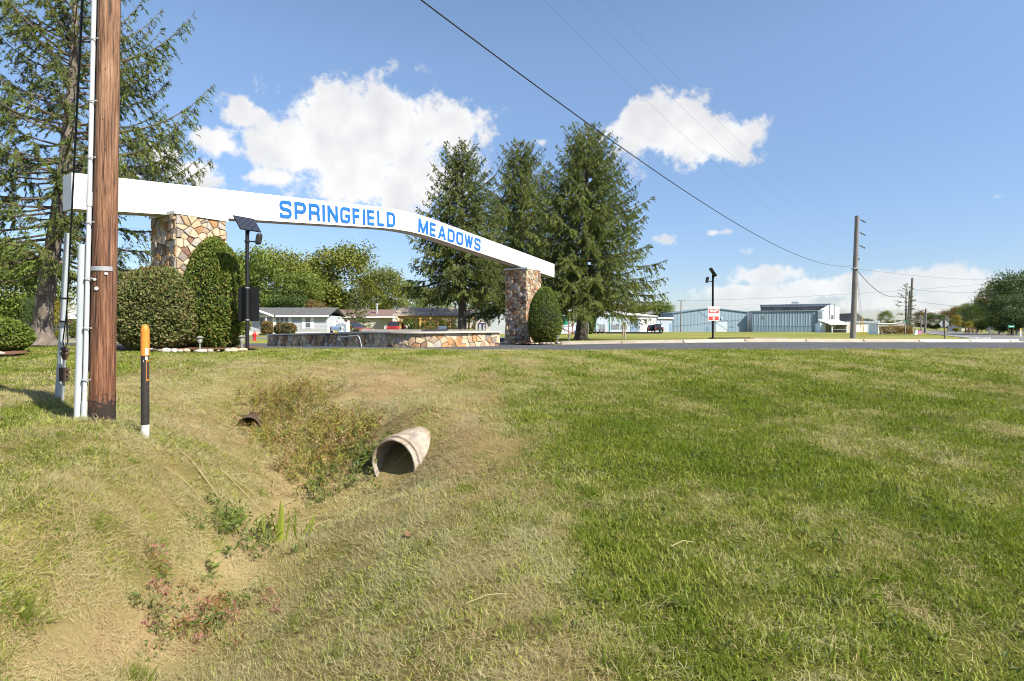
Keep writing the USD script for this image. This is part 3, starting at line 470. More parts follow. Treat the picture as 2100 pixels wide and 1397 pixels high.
def word(text, pa, pb, up):
    """Letters spread from pixel pa to pb (left and right ends of the word's foot) on the beam's face."""
    (s0, z0), (s1, z1) = beam_sz(*pa), beam_sz(*pb); d = np.array([s1 - s0, z1 - z0]); Lw = np.linalg.norm(d); d /= Lw; hgt = up
    ws = [letter(c)[1] for c in text]; gapw = (Lw / hgt - sum(ws)) / (len(text) - 1); x = 0.0; ax = B * d[0] + UP * d[1]; ay = -B * d[1] * 0.35 + UP
    sx = 1.0
    sx = (Lw / hgt - 0.20 * (len(text) - 1)) / sum(ws); gapw = 0.20
    for c, w in zip(text, ws):
        g, _ = letter(c); o = bp(s0 + d[0] * (x + SW / 2 * sx) * hgt, z0 + d[1] * (x + SW / 2 * sx) * hgt, 0.0); mb = MB(); mb.prism(g, o + NF * 0.002, ax * hgt * sx, ay * hgt, NF * 0.022); part(arch, 'letter', mb, 'blue_letter'); x += w * sx + gapw
word('SPRINGFIELD', (573.5, 446.5), (810, 466), 0.665)
word('MEADOWS', (857.5, 475), (985, 515.5), 0.66)

# ------------------------------------------------------------------ planter wall (a closed stone ring in the drive)
wp = np.array([at(548, 711.5, 36)[:2], at(640, 712, 32.4)[:2], at(750, 712, 28.9)[:2], at(815, 711, 27.0)[:2], at(850, 711, 26.8)[:2], at(895, 710.5, 27.1)[:2], at(955, 710, 28.6)[:2], at(1024, 709, 30.6)[:2]])
def smooth_line(p, n=60):
    from scipy.interpolate import PchipInterpolator
    t = np.concatenate([[0], np.cumsum(np.linalg.norm(np.diff(p, axis=0), axis=1))]); f = PchipInterpolator(t, p); return f(np.linspace(0, t[-1], n))
front = smooth_line(wp); FL = np.concatenate([[0], np.cumsum(np.linalg.norm(np.diff(front, axis=0), axis=1))])
tang = np.gradient(front, axis=0); tang /= np.linalg.norm(tang, axis=1)[:, None]; nrm = np.stack([tang[:, 1], -tang[:, 0]], 1)
wz0 = lambda s: np.interp(s, FL, gz(front[:, 0], front[:, 1], False)) - 0.1
ztop = lambda s: np.interp(s, [0, FL[-1] * 0.55, FL[-1]], [0.50, 0.72, 0.735])
planter = thing('planter_wall', 'low curved fieldstone planter wall with a pale cap between the two columns', 'planter wall', (front[30, 0], front[30, 1], g1(*front[30])))
def ring_mesh(off0, off1, z0f, z1f):
    a, b = front + nrm * off0, front + nrm * off1; n = len(front); v = np.vstack([np.c_[a, z0f(FL)], np.c_[a, z1f(FL)], np.c_[b, z1f(FL)], np.c_[b, z0f(FL)]]); j = np.arange(n - 1)
    f = np.vstack([np.stack([q * n + j, q * n + j + 1, w * n + j + 1, w * n + j], 1) for q, w in ((0, 1), (1, 2), (2, 3), (3, 0))] + [[[0, n, 2 * n, 3 * n], [n - 1, 4 * n - 1, 3 * n - 1, 2 * n - 1]]]); return v, f
core = part(planter, 'wall', ring_mesh(-0.02, -0.42, wz0, ztop), 'mortar')
rs = np.random.default_rng(11)
for g in cells(FL[-1], 0.80, 0.31, 77, 1.35, 0.006):
    def place(u, w, d):
        z0, z1 = wz0(u), ztop(u); x = np.interp(u, FL, front[:, 0]); y = np.interp(u, FL, front[:, 1]); n0, n1 = np.interp(u, FL, nrm[:, 0]), np.interp(u, FL, nrm[:, 1]); dd = d - 0.03
        return np.stack([x + n0 * dd, y + n1 * dd, z0 + w / 0.80 * (z1 - z0)], 1)
    part(core, 'stone', stone_mesh(g, place, rs.uniform(0.03, 0.08), rs), f'stone{rs.choice(9, p=[.18, .13, .08, .1, .1, .15, .08, .1, .08])}')
ncap = 9; idx = np.linspace(0, len(front) - 1, ncap + 1).astype(int)
for a, b in zip(idx[:-1], idx[1:]):
    fr, nn, ss = front[a:b + 1].copy(), nrm[a:b + 1], FL[a:b + 1]; fr[0] += tang[a] * 0.006; fr[-1] -= tang[b] * 0.006; n = len(fr); zt = ztop(ss)
    v = np.vstack([np.c_[fr + nn * 0.17, zt + 0.003], np.c_[fr + nn * 0.17, zt + 0.085], np.c_[fr - nn * 0.50, zt + 0.085], np.c_[fr - nn * 0.50, zt + 0.003]]); j = np.arange(n - 1)
    part(planter, 'cap_stone', (v, np.vstack([np.stack([q * n + j, q * n + j + 1, w * n + j + 1, w * n + j], 1) for q, w in ((0, 1), (1, 2), (2, 3), (3, 0))] + [[[0, n, 2 * n, 3 * n], [n - 1, 4 * n - 1, 3 * n - 1, 2 * n - 1]]])), 'cap')
# the far side of the ring
rear = thing('rear_planter_wall', 'far side of the planter, pale flat capped low wall behind the stone wall', 'planter wall', tuple(G(890, 36.5)))
a, b = at(745, 0, 37.5)[:2], at(1000, 0, 35.5)[:2]; d = unit(np.r_[b - a, 0]); L_ = np.linalg.norm(b - a); n3 = np.array([d[1], -d[0], 0]); zb = g1(*a) - 0.2
mb = MB(); mb.box([*(a + b) / 2, (zb + 0.71) / 2], (L_, 0.4, 0.71 - zb), ax=[d, n3, UP]); rc = part(rear, 'wall', mb, 'mortar')
for g in cells(L_, 0.62, 0.42, 78, 1.5): part(rc, 'stone', stone_mesh(g, lambda u, w, dd: np.array([*a, 0]) + np.outer(u, d) + np.outer(w + 0.08, UP) + np.outer(dd + 0.19, n3), rs.uniform(0.03, 0.06), rs), f'stone{rs.choice([0, 1, 5, 7])}')
for i in range(5): mb = MB(); c = a + (b - a) * (i + 0.5) / 5; mb.box([*c, 0.80], (L_ / 5 - 0.01, 0.62, 0.16), ax=[d, n3, UP]); part(rear, 'cap_stone', mb, 'cap')
# soil inside the ring
single('planter_soil', sheet(Polygon([*(front - nrm * 0.3)[::6], *(b + 0.0 * b)[None], *a[None]]).buffer(0), 0.25, 1.5), 'mulch', 'dark soil bed inside the stone planter', 'soil', kind='structure')
mb = MB(); o = np.array([*(np.interp(0.505 * FL[-1], FL, front[:, 0]), np.interp(0.505 * FL[-1], FL, front[:, 1])), 0]);
p0, p1, p2 = at(693, 690, 28.6), at(736, 688, 26.9), at(742, 712, 26.9)
mb.tube(np.array(fil([at(696, 697, 28.7), p0 + (0, 0, -.05), p1, p2], [0, .1, .22, 0])), 0.028, 8); single('bent_pipe_rail', mb, 'galv', 'bent grey pipe leaning along the front of the planter wall', 'pipe', smooth=40)

# ------------------------------------------------------------------ mulch beds and edging stones
def bed(name, pts, label):
    poly = Polygon(pts).buffer(0.3).buffer(0); v, f = sheet(poly, 0.05, 0.35); v[:, 2] += 0.06 * (meshkit.fbm(v * 2.0, 3, 4)); single(name, (v, f), 'mulch', label, 'mulch', kind='structure', smooth=True); return poly
def edging(name, line, label, n, seed):
    r = np.random.default_rng(seed); t = thing(name, label, 'edging', (*line[0], g1(*line[0]))); ls = LineString(line)
    for i in range(n):
        p = ls.interpolate((i + r.uniform(-.2, .2)) / n, normalized=True); s = r.uniform(0.07, 0.19); ic = trimesh.creation.icosphere(1, 1.0); v = np.array(ic.vertices) * (s, s * r.uniform(.6, .9), s * r.uniform(.35, .55)); v *= 1 + 0.25 * (meshkit.noise(v * 9 + i * 3.1, seed)[:, None] - 0.5)
        a = r.uniform(0, 6.3); v = v @ np.array([[math.cos(a), math.sin(a), 0], [-math.sin(a), math.cos(a), 0], [0, 0, 1]]); part(t, 'stone', (v + (p.x, p.y, g1(p.x, p.y) + 0.05), np.array(ic.faces)), ['edge_stone', 'stone8', 'stone1', 'cap'][r.integers(4)], smooth=50)
lb = [G(232, 17.9)[:2], G(262, 17.0)[:2], G(330, 16.3)[:2], G(420, 16.2)[:2], G(500, 16.9)[:2], G(520, 18.2)[:2], G(430, 20.5)[:2], G(300, 20.3)[:2]]
left_bed = bed('mulch_bed', lb, 'dark mulch bed under the two big shrubs by the left column')
edging('stone_edging', np.array([G(236, 17.3)[:2], G(262, 16.75)[:2], G(330, 16.0)[:2], G(420, 15.9)[:2], G(512, 16.7)[:2]]), 'row of pale edging stones along the mulch bed under the big shrubs', 24, 5)
rb = [G(1060, 33.2)[:2], G(1100, 31.2)[:2], G(1165, 30.9)[:2], G(1172, 33)[:2], G(1140, 36)[:2], G(1085, 35.5)[:2]]
right_bed = bed('mulch_bed', rb, 'dark mulch bed around the clipped yew at the right column')
edging('stone_edging', np.array([G(1092, 30.8)[:2], G(1125, 30.4)[:2], G(1162, 30.4)[:2], G(1176, 31.5)[:2]]), 'few pale edging stones in front of the clipped yew at the right column', 13, 6)
sb = [G(-60, 14.2)[:2], G(12, 14.0)[:2], G(28, 14.7)[:2], G(14, 16)[:2], G(-60, 16)[:2]]
bed('mulch_bed', sb, 'small mulch bed with pale rocks at the left picture edge')
edging('rock_group', np.array([G(-8, 14.1)[:2], G(2, 14.1)[:2], G(12, 14.2)[:2]]), 'pale rocks lying in the small mulch bed at the left edge', 4, 9)

# ------------------------------------------------------------------ utility pole in front, with its guy
PB = at(209, 858, 5.72); PB[2] = g1(PB[0], PB[1])
pole = thing('utility_pole', 'brown wooden utility pole with tar at its foot and a pale conduit up its side', 'utility pole', tuple(PB))
dirp = unit(np.array([0.018, 0.0, 1.0])); Hp = 11.0
zz = np.linspace(-0.3, Hp, 110); nn_ = 40; ph = np.arange(nn_) * 2 * math.pi / nn_; rad = np.interp(zz, [-0.3, 0, 0.6, 4.3, Hp], [0.117, 0.116, 0.109, 0.094, 0.075])
pts = np.stack([rad[:, None] * np.cos(ph), rad[:, None] * np.sin(ph), np.repeat(zz[:, None], nn_, 1)], -1)
pts[..., :2] *= (1 + 0.030 * (meshkit.fbm(np.stack([np.cos(ph)[None] * 5 + 0 * zz[:, None], np.sin(ph)[None] * 5 + 0 * zz[:, None], 0.35 * zz[:, None] + 0 * ph[None]], -1), 3, 4) - 0.5))[..., None]
V = pts.reshape(-1, 3); V = V + np.outer(V[:, 2], dirp / dirp[2]) * (1, 1, 0) + PB; i = np.arange(109)[:, None] * nn_ + np.arange(nn_)[None]; j2 = np.arange(109)[:, None] * nn_ + (np.arange(nn_)[None] + 1) % nn_
Fq = np.stack([i, j2, j2 + nn_, i + nn_], -1).reshape(-1, 4)
polemat = usdkit.material(stage, '/World/Looks/pole_wood', {'g': ('geometry', {}), 'mp': ('mapping', {'scale': (9, 9, 0.45)}), 'n': ('noise_texture', {'scale': 6.0, 'detail': 10.0, 'roughness': 0.7}), 'mp2': ('mapping', {'scale': (1.5, 1.5, 0.6)}), 'n2': ('noise_texture', {'scale': 1.6, 'detail': 4.0}),
    'r': ('rgb_ramp', {'ramp': [(0.36, (0.035, 0.02, 0.014)), (0.44, (0.13, 0.07, 0.045)), (0.53, (0.205, 0.118, 0.075)), (0.64, (0.30, 0.19, 0.125))]}), 'mu': ('mix', {'mix_type': 'multiply', 'fac': 0.55}), 'r2': ('rgb_ramp', {'ramp': [(0.3, (0.55, 0.45, 0.42)), (0.7, (1.15, 1.1, 1.05))]}),
    'sep': ('separate_xyz', {}), 'hz': ('map_range', {'from_min': 0.12, 'from_max': 0.62, 'to_min': 0.72, 'to_max': 0.0, 'clamp': True}), 'hn': ('math', {'math_type': 'multiply_add', 'value2': 0.9}), 'n4': ('noise_texture', {'scale': 34.0, 'detail': 5.0}), 'hh': ('map_range', {'from_min': 0.86, 'from_max': 1.02, 'to_max': 0.92, 'clamp': True}), 'tar': ('mix', {'mix_type': 'mix', 'color2': (0.022, 0.018, 0.018)}),
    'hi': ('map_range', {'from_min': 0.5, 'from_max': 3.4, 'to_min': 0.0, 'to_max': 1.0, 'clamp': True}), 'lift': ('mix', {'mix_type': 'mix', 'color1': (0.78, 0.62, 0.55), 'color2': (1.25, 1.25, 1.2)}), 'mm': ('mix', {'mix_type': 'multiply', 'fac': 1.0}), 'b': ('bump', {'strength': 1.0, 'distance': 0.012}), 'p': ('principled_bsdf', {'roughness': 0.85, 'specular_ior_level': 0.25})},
    [('g.position', 'mp.vector'), ('mp.vector', 'n.vector'), ('n.fac', 'r.fac'), ('g.position', 'mp2.vector'), ('mp2.vector', 'n2.vector'), ('n2.fac', 'r2.fac'), ('r.color', 'mu.color1'), ('r2.color', 'mu.color2'), ('g.position', 'sep.vector'), ('sep.z', 'hz.value'), ('g.position', 'n4.vector'), ('n4.fac', 'hn.value1'), ('hz.result', 'hn.value3'), ('hn.value', 'hh.value'),
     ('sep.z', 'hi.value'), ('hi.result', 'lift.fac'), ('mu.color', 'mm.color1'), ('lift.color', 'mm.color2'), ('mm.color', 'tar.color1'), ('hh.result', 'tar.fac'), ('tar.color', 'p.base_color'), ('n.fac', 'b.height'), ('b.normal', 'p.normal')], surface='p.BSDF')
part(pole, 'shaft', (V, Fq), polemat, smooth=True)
def pa(z, ang, r): a = math.radians(ang); return PB + dirp / dirp[2] * z + np.array([math.cos(a) * r, math.sin(a) * r, 0])
rd = lambda z: float(np.interp(z, [0, 0.6, 4.3, Hp], [0.116, 0.109, 0.094, 0.075]))
A0 = 214                                                             # side of the pole that carries the conduit
mb = MB(); mb.tube([pa(z, A0 + 0, rd(z) + 0.03) for z in np.linspace(-0.1, 6.5, 20)], 0.021, 12); mb.tube([pa(z, A0, rd(z) + 0.03) for z in (0.02, 0.2)], 0.026, 12); mb.tube([pa(z, A0, rd(z) + 0.03) for z in (2.14, 2.28)], 0.026, 12); part(pole, 'conduit', mb, 'conduit', smooth=40)
mb = MB(); mb.tube([pa(z, A0 - 16, rd(z) + 0.02) for z in np.linspace(1.9, 6.5, 14)], 0.013, 8); mb.tube([pa(z, A0 - 26, rd(z) + 0.02) for z in np.linspace(0.5, 6.5, 14)], 0.008, 6); part(pole, 'riser_cable', mb, 'cable', smooth=40)
mb = MB()
gpts = [(pa(z, A0 - 12, rd(z) + 0.088)) for z in np.linspace(-0.05, 1.76, 8)]; mb.tube(gpts, 0.032, 10); part(pole, 'cable_guard', mb, 'guard', smooth=40)
for z in (0.42, 0.93, 1.42, 1.98, 2.62, 3.18, 3.8): mb = MB(); mb.tube([pa(z, A0 + a, rd(z) + (0.055 if abs(a) < 12 else 0.006)) for a in (-22, -11, -4, 4, 11, 22, 30)], 0.005, 6); mb.box(pa(z, A0 + 29, rd(z) + 0.003), (0.016, 0.014, 0.016)); part(pole, 'conduit_strap', mb, 'galv')
mb = MB(); mb.tube([pa(1.52, a, rd(1.52) + 0.004) for a in range(240, 360, 6)], 0.004, 6); 
zs = 1.52; ang = np.radians(np.arange(226, 345, 5)); rr_ = rd(zs) + 0.006; v = np.array([[PB[0] + 0.018 * zz_ + math.cos(a) * rr_, PB[1] + math.sin(a) * rr_, PB[2] + zz_ + 0.0] for zz_ in (zs - 0.022, zs + 0.022) for a in ang]); n = len(ang); mb = MB(); mb.add(v, [[q, q + 1, n + q + 1, n + q] for q in range(n - 1)]); part(pole, 'metal_band', mb, 'galv')
for z, a in ((1.41, 262), (1.32, 272), (1.47, 312)): mb = MB(); c = pa(z, a, rd(z) + 0.004); mb.tube([c, c + unit(c - pa(z, a, 0)) * 0.006], 0.018 if z < 1.4 else 0.014, 10); part(pole, 'tag_disc', mb, 'sign_white')
rc_ = np.random.default_rng(17)
for q in range(22):
    a0, z0, L_ = rc_.uniform(215, 350), rc_.uniform(.6, 5.2), rc_.uniform(.25, 1.1); zz2 = np.linspace(z0, z0 + L_, 6); aa = a0 + rc_.normal(0, .5, 6); w_ = np.sin(np.linspace(.15, 3.0, 6)) * .0022 + .0004; mb = MB(); v = np.array([[*(pa(z, a, rd(z) * 1.003 + .002) + s_ * w * np.array([-math.sin(math.radians(a)), math.cos(math.radians(a)), 0]))] for z, a, w in zip(zz2, aa, w_) for s_ in (-1, 1)]); mb.add(v, [[2 * i, 2 * i + 1, 2 * i + 3, 2 * i + 2] for i in range(5)]); part(pole, 'crack', mb, 'tar')
for z, a in ((3.0, 285), (2.7, 300), (2.3, 262), (3.5, 292), (3.9, 250), (1.9, 300)): mb = MB(); c = pa(z, a, rd(z) - 0.002); mb.tube([c, c + unit(c - pa(z, a, 0)) * 0.008], 0.005, 6); part(pole, 'nail', mb, 'rust')

# guy wire, its guard and anchor
ga = at(128, 812, 6.9); ga[2] = g1(ga[0], ga[1]); gtop = pa(8.6, 200, 0.12)
guy = thing('guy_wire', 'twin black guy wires with a rusty anchor beside the wooden pole', 'guy wire', tuple(ga))
gd = unit(gtop - ga); rodtop = ga + gd * 0.55; mb = MB(); mb.tube([ga - gd * 0.2, rodtop], 0.017, 8); part(guy, 'anchor_rod', mb, 'galv')
mb = MB(); c = ga + gd * 0.34; mb.box(c, (0.075, 0.055, 0.17)); [mb.box(c + np.array([0.048, 0, z]), (0.03, 0.035, 0.03)) for z in (-.055, 0, .055)]; part(guy, 'clamp', mb, 'rust')
mb = MB(); mb.tube([rodtop - gd * 0.02, rodtop + gd * 0.05, rodtop + gd * 0.09], [0.022, 0.045, 0.03], 8); mb.tube([rodtop + gd * 0.09, rodtop + gd * 0.12], 0.045, 8); part(guy, 'eye', mb, 'rust')
side = np.array([0.03, 0, 0]); mb = MB(); mb.tube([rodtop + gd * 0.1, rodtop + gd * 0.2 - side, rodtop + gd * 0.45 - side * .3, rodtop + gd * 0.6], 0.007, 6); mb.tube([rodtop + gd * 0.1, rodtop + gd * 0.2 + side, rodtop + gd * 0.45 + side * .3, rodtop + gd * 0.6], 0.007, 6); part(guy, 'loop', mb, 'cable')
for q in (0.44, 0.72): mb = MB(); mb.box(rodtop + gd * q, (0.13, 0.035, 0.022)); part(guy, 'cross_clip', mb, 'rust')
mb = MB(); mb.tube([rodtop + gd * 0.6, gtop], 0.0075, 6); part(guy, 'wire', mb, 'cable'); mb = MB(); mb.tube([rodtop + gd * 0.62, gtop + np.array([0.10, -0.05, 0.5])], 0.0065, 6); part(guy, 'wire', mb, 'cable')
gg = at(119, 800, 7.05); gg[2] = g1(gg[0], gg[1]); g2 = at(137, 478, 6.8)
mb = MB(); mb.tube([gg + (0, 0, -.05), (gg + g2) / 2 + (0.01, 0, 0), g2], [0.038, 0.032, 0.026], 10); single('guy_guard', mb, 'guard', 'long pale grey plastic guard strip leaning beside the guy wire', 'guy guard', smooth=40)

# marker post
mp_ = at(297.5, 877, 5.4); mp_[2] = g1(mp_[0], mp_[1]); post = thing('marker_post', 'round orange and black cable marker post with white foot', 'marker post', tuple(mp_))
r0 = 0.034; mb = MB(); mb.lathe([(0, -.1), (r0, -.1), (r0, 0.0), (r0, 0.135)], mp_, 24); part(post, 'foot', mb, 'worn_white', smooth=40)
mb = MB(); mb.lathe([(r0 + .001, 0.12), (r0 + .001, 0.78)], mp_, 24); part(post, 'tube', mb, 'black_plastic', smooth=40)
mb = MB(); mb.lathe([(r0 + .003, 0.775), (r0 + .003, 1.0), (r0 + .003, 1.018), (r0 * .92, 1.045), (r0 * .7, 1.06), (r0 * .35, 1.068), (0, 1.07)], mp_, 24); part(post, 'cap', mb, 'orange', smooth=50)
def wrap(z0, z1, a0, a1, r, m, name):
    a = np.radians(np.linspace(a0, a1, 9)); v = np.array([[mp_[0] + math.cos(t) * r, mp_[1] + math.sin(t) * r, mp_[2] + z] for z in (z0, z1) for t in a]); mb = MB(); mb.add(v, [[q, q + 1, 10 + q, 9 + q] for q in range(8)]); part(post, name, mb, m)
wrap(0.785, 0.845, -52, -18, r0 + .0055, 'sign_white', 'sticker'); wrap(0.735, 0.765, -58, -25, r0 + .003, 'sign_white', 'sticker')
wrap(0.535, 0.735, -42, -4, r0 + .003, 'orange', 'warning_label'); wrap(0.55, 0.72, -36, -8, r0 + .0045, 'black_plastic', 'label_field'); wrap(0.715, 0.735, -84, -76, r0 + .003, 'worn_white', 'scuff')

# ------------------------------------------------------------------ solar camera posts
def solar_post(base, H, label, sign_dir, face_red, lamp_side):
    t = thing('solar_camera_post', label, 'camera post', tuple(base)); mb = MB(); mb.lathe([(0.055, -0.05), (0.055, H), (0, H)], base, 14); part(t, 'pole', mb, 'black_metal', smooth=40)
    mb = MB(); mb.box(base + (0, 0, 0.012), (0.3, 0.3, 0.024)); part(t, 'base_plate', mb, 'black_metal')
    nrm_ = unit(np.array([SUN_H[0] * 0.8 + 0.25, SUN_H[1] * .9, 0.85])) if not face_red else unit(np.array([0.90, -0.10, 0.58])); ax = unit(np.cross(UP, nrm_)); ay = np.cross(nrm_, ax); c = base + (0, 0, H + 0.16)
    mb = MB(); mb.box(c, (0.68, 0.56, 0.03), ax=[ax, ay, nrm_]); part(t, 'panel_frame', mb, 'black_metal')
    pp = part(t, 'solar_panel', (np.array([c + ax * x + ay * y + nrm_ * 0.018 for x, y in ((-.325, -.265), (.325, -.265), (.325, .265), (-.325, .265))]), [[0, 1, 2, 3]]), 'panel')
    mb = MB(); mb.tube([base + (0, 0, H - 0.1), c - nrm_ * 0.02], 0.03, 8); mb.tube([base + (0, 0, H - 0.35), c - ay * 0.22 - nrm_ * 0.02], 0.012, 6); part(t, 'bracket', mb, 'black_metal')
    ld = lamp_side; lc = base + (ld[0] * .34, ld[1] * .34, H - 0.28); mb = MB(); mb.tube([base + (0, 0, H - 0.36), base + (ld[0] * .26, ld[1] * .26, H - 0.36)], 0.022, 8); mb.lathe([(0.075, H - 0.39), (0.075, H - 0.33)], base, 12); part(t, 'arm', mb, 'black_metal')
    q = trimesh.creation.icosphere(2, 1.0); v = np.sign(q.vertices) * np.abs(q.vertices) ** 0.55 * (0.075, 0.10, 0.17); v[:, 0] += v[:, 2] * 0.15; part(t, 'camera', (v + lc, np.array(q.faces)), 'black_plastic', smooth=True)
    sz = (1.62 if not face_red else 1.62); o = base + np.array([sign_dir[0], sign_dir[1], 0]) * 0.075; sx = unit(np.cross(UP, np.r_[sign_dir, 0])) ; hw, hh, zc = 0.335, 0.515, H * 0.385
    if face_red: hw, hh, zc = 0.34, 0.40, 1.45 * H / 3.3 * 0.9
    nn3 = np.r_[sign_dir, 0]; mb = MB(); mb.prism(sbox(-hw, -hh, hw, hh).buffer(-0.03).buffer(0.03), o + (0, 0, zc), sx, UP, nn3 * 0.012); bd = part(t, 'sign_board', mb, 'sign_white' if face_red else 'black_metal')
    for zq in (zc - hh * 0.93, zc + hh * 0.93): mb = MB(); mb.lathe([(0.062, zq - 0.015), (0.062, zq + 0.015)], base, 14); part(t, 'clamp', mb, 'galv', smooth=40)
    return t, o + (0, 0, zc), sx, nn3
s1 = at(507, 718, 17.0); s1[2] = g1(s1[0], s1[1])
solar_post(s1, 3.62, 'black solar camera post with a dark board, beside the tall yew left of the drive', np.array([0.1, 0.995]), False, (0.93, 0.2))
s2 = at(1462, 695, 32.2); s2[2] = g1(s2[0], s2[1])
t2, so, sx, sn = solar_post(s2, 3.62, 'black solar camera post with a red and white warning sign, on the far lawn', np.array([0.12, -0.993]), True, (-0.98, -0.1))
def plate(x0, y0, x1, y1, m, name='print', d=0.014):
    part(t2, name, (np.array([so + sx * x + UP * y + sn * d for x, y in ((x0, y0), (x1, y0), (x1, y1), (x0, y1))]), [[0, 1, 2, 3]]), m)
plate(-.31, .02, .31, .20, 'sign_red', 'red_field'); plate(-.31, -.37, .31, -.15, 'sign_red', 'red_field'); plate(-.31, .2005, .31, .26, 'sign_red', 'red_field')
for x0, x1, y in ((-.2, -.06, .085), (-.04, .16, .085), (-.25, -.02, .175), (0.02, .26, .175)): plate(x0, y, x1, y + 0.045, 'sign_white', 'text_line', 0.017)
plate(-.045, -.33, .045, -.19, 'sign_white', 'symbol', 0.017); plate(-.26, -.12, .26, -.105, 'sign_red', 'text_line', 0.017); plate(-.26, -.06, .2, -.045, 'sign_red', 'text_line', 0.017)
mb = MB(); mb.box(s2 + np.array([1.0, 0.15, 0.05]), (2.4, 0.06, 0.06), 0.03); single('timber_edge', mb, 'rust', 'thin dark timber edging lying on the far lawn by the red sign post', 'timber')
mb = MB(); mb.box(s2 + np.array([3.3, 0.1, 0.04]), (2.0, 0.12, 0.05), 0.02); single('concrete_strip', mb, 'kerb', 'short pale concrete strip in the far lawn beyond the red sign post', 'concrete strip')

# path lights
def path_light(px, Y, label):
    c = G(px, Y); t = thing('path_light', label, 'path light', tuple(c)); mb = MB(); mb.tube([c - (0, 0, .05), c + (0, 0, 0.34)], 0.016, 8); part(t, 'stake', mb, 'galv')
    mb = MB(); mb.lathe([(0.04, .28), (0.06, .32), (0.065, .40), (0.06, .415)], c, 12); part(t, 'lens', mb, 'lamp_glass', smooth=40); mb = MB(); mb.lathe([(0.10, .415), (0.105, .43), (0.04, .47), (0, .475)], c, 12); part(t, 'hood', mb, 'grey_pole', smooth=40)
path_light(410, 16.0, 'small grey path light in front of the two big shrubs, left of the camera post'); path_light(496, 16.6, 'small grey path light right beside the foot of the left camera post'); path_light(1144, 31.3, 'small path light in front of the clipped yew at the right column'); path_light(1167, 35, 'small path light between the clipped yew and the tall spruce trunk')

# ------------------------------------------------------------------ culverts
def culvert(name, c, back, r, wall, L, m, label, step):
    back = unit(back); ax = unit(np.cross(UP, back)); ay = np.cross(back, ax); n = 48; ph = np.arange(n) * 2 * math.pi / n; t = thing(name, label, 'culvert pipe', tuple(c)); rr = np.random.default_rng(5)
    prof = [(r - wall, L), (r - wall, 0.35), (r - wall, 0.02), (r - wall + 0.008, 0)] + ([(r - 0.028, 0), (r - 0.024, 0.075), (r, 0.08)] if step else [(r, 0)]) + [(r + 0.006, 0.10), (r + 0.004, 0.35), (r, L)]
    V = np.array([[c + back * d + (ax * math.cos(p) + ay * math.sin(p)) * q for p in ph] for q, d in prof]); w = np.array([(d < 0.2) for _, d in prof])
    V += (0.02 * (meshkit.fbm(V * 9, 3, 2) - 0.5))[..., None] * back * w[:, None, None] + (0.012 * (meshkit.fbm(V * 14, 2, 6) - 0.5))[..., None] * (V - c - 0) * 2
    k = len(prof); i = np.arange(k - 1)[:, None] * n + np.arange(n)[None]; j = np.arange(k - 1)[:, None] * n + (np.arange(n)[None] + 1) % n
    part(t, 'pipe', (V.reshape(-1, 3), np.stack([i, i + n, j + n, j], -1).reshape(-1, 4)), m, smooth=30); return t
pipe_m = usdkit.material(stage, '/World/Looks/pipe_concrete', {'g': ('geometry', {}), 'n': ('noise_texture', {'scale': 7.0, 'detail': 8.0, 'roughness': 0.7}), 'n2': ('noise_texture', {'scale': 3.0, 'detail': 5.0}), 'r': ('rgb_ramp', {'ramp': [(0.3, (0.12, 0.10, 0.085)), (0.5, (0.27, 0.235, 0.195)), (0.7, (0.40, 0.355, 0.30))]}), 'r2': ('rgb_ramp', {'ramp': [(0.46, (0, 0, 0)), (0.68, (.65, .65, .65))]}), 'm': ('mix', {'mix_type': 'mix', 'color2': (0.30, 0.205, 0.12)}), 'b': ('bump', {'strength': 0.9, 'distance': 0.02}), 'p': ('principled_bsdf', {'roughness': 0.95, 'specular_ior_level': 0.15})},
    [('g.position', 'n.vector'), ('g.position', 'n2.vector'), ('n.fac', 'r.fac'), ('n2.fac', 'r2.fac'), ('r.color', 'm.color1'), ('r2.color', 'm.fac'), ('m.color', 'p.base_color'), ('n.fac', 'b.height'), ('b.normal', 'p.normal')], surface='p.BSDF')
cc = at(806, 954, 6.75); culvert('concrete_culvert', cc, (0.40, 0.90, 0.04), 0.335, 0.05, 1.3, pipe_m, 'broken edged concrete culvert pipe sticking out of the ditch bank', True)
c2 = at(508, 879, 9.55); culvert('small_culvert', c2, (-0.25, 0.95, 0.0), 0.19, 0.014, 2.5, 'rust', 'small dark drain pipe mouth at the head of the ditch', False)

# ------------------------------------------------------------------ hydrant
hy = G(522, 48); t = thing('fire_hydrant', 'red fire hydrant on the grass strip before the grey home', 'fire hydrant', tuple(hy)); mb = MB(); mb.lathe([(0.17, 0), (0.17, .04), (0.12, .05), (0.11, .5), (0.15, .52), (0.15, .56), (0.12, .58), (0.1, .66), (0.05, .72), (0.035, .74), (0.035, .8), (0, .8)], hy, 16); part(t, 'barrel', mb, 'red_paint', smooth=40)
for d in ((1, 0, 0), (-1, 0, 0), (0, -1, 0)): mb = MB(); mb.tube([hy + np.array([0, 0, .42]) + np.array(d) * .08, hy + np.array([0, 0, .42]) + np.array(d) * .21], 0.065, 10); part(t, 'nozzle_cap', mb, 'red_paint', smooth=40)
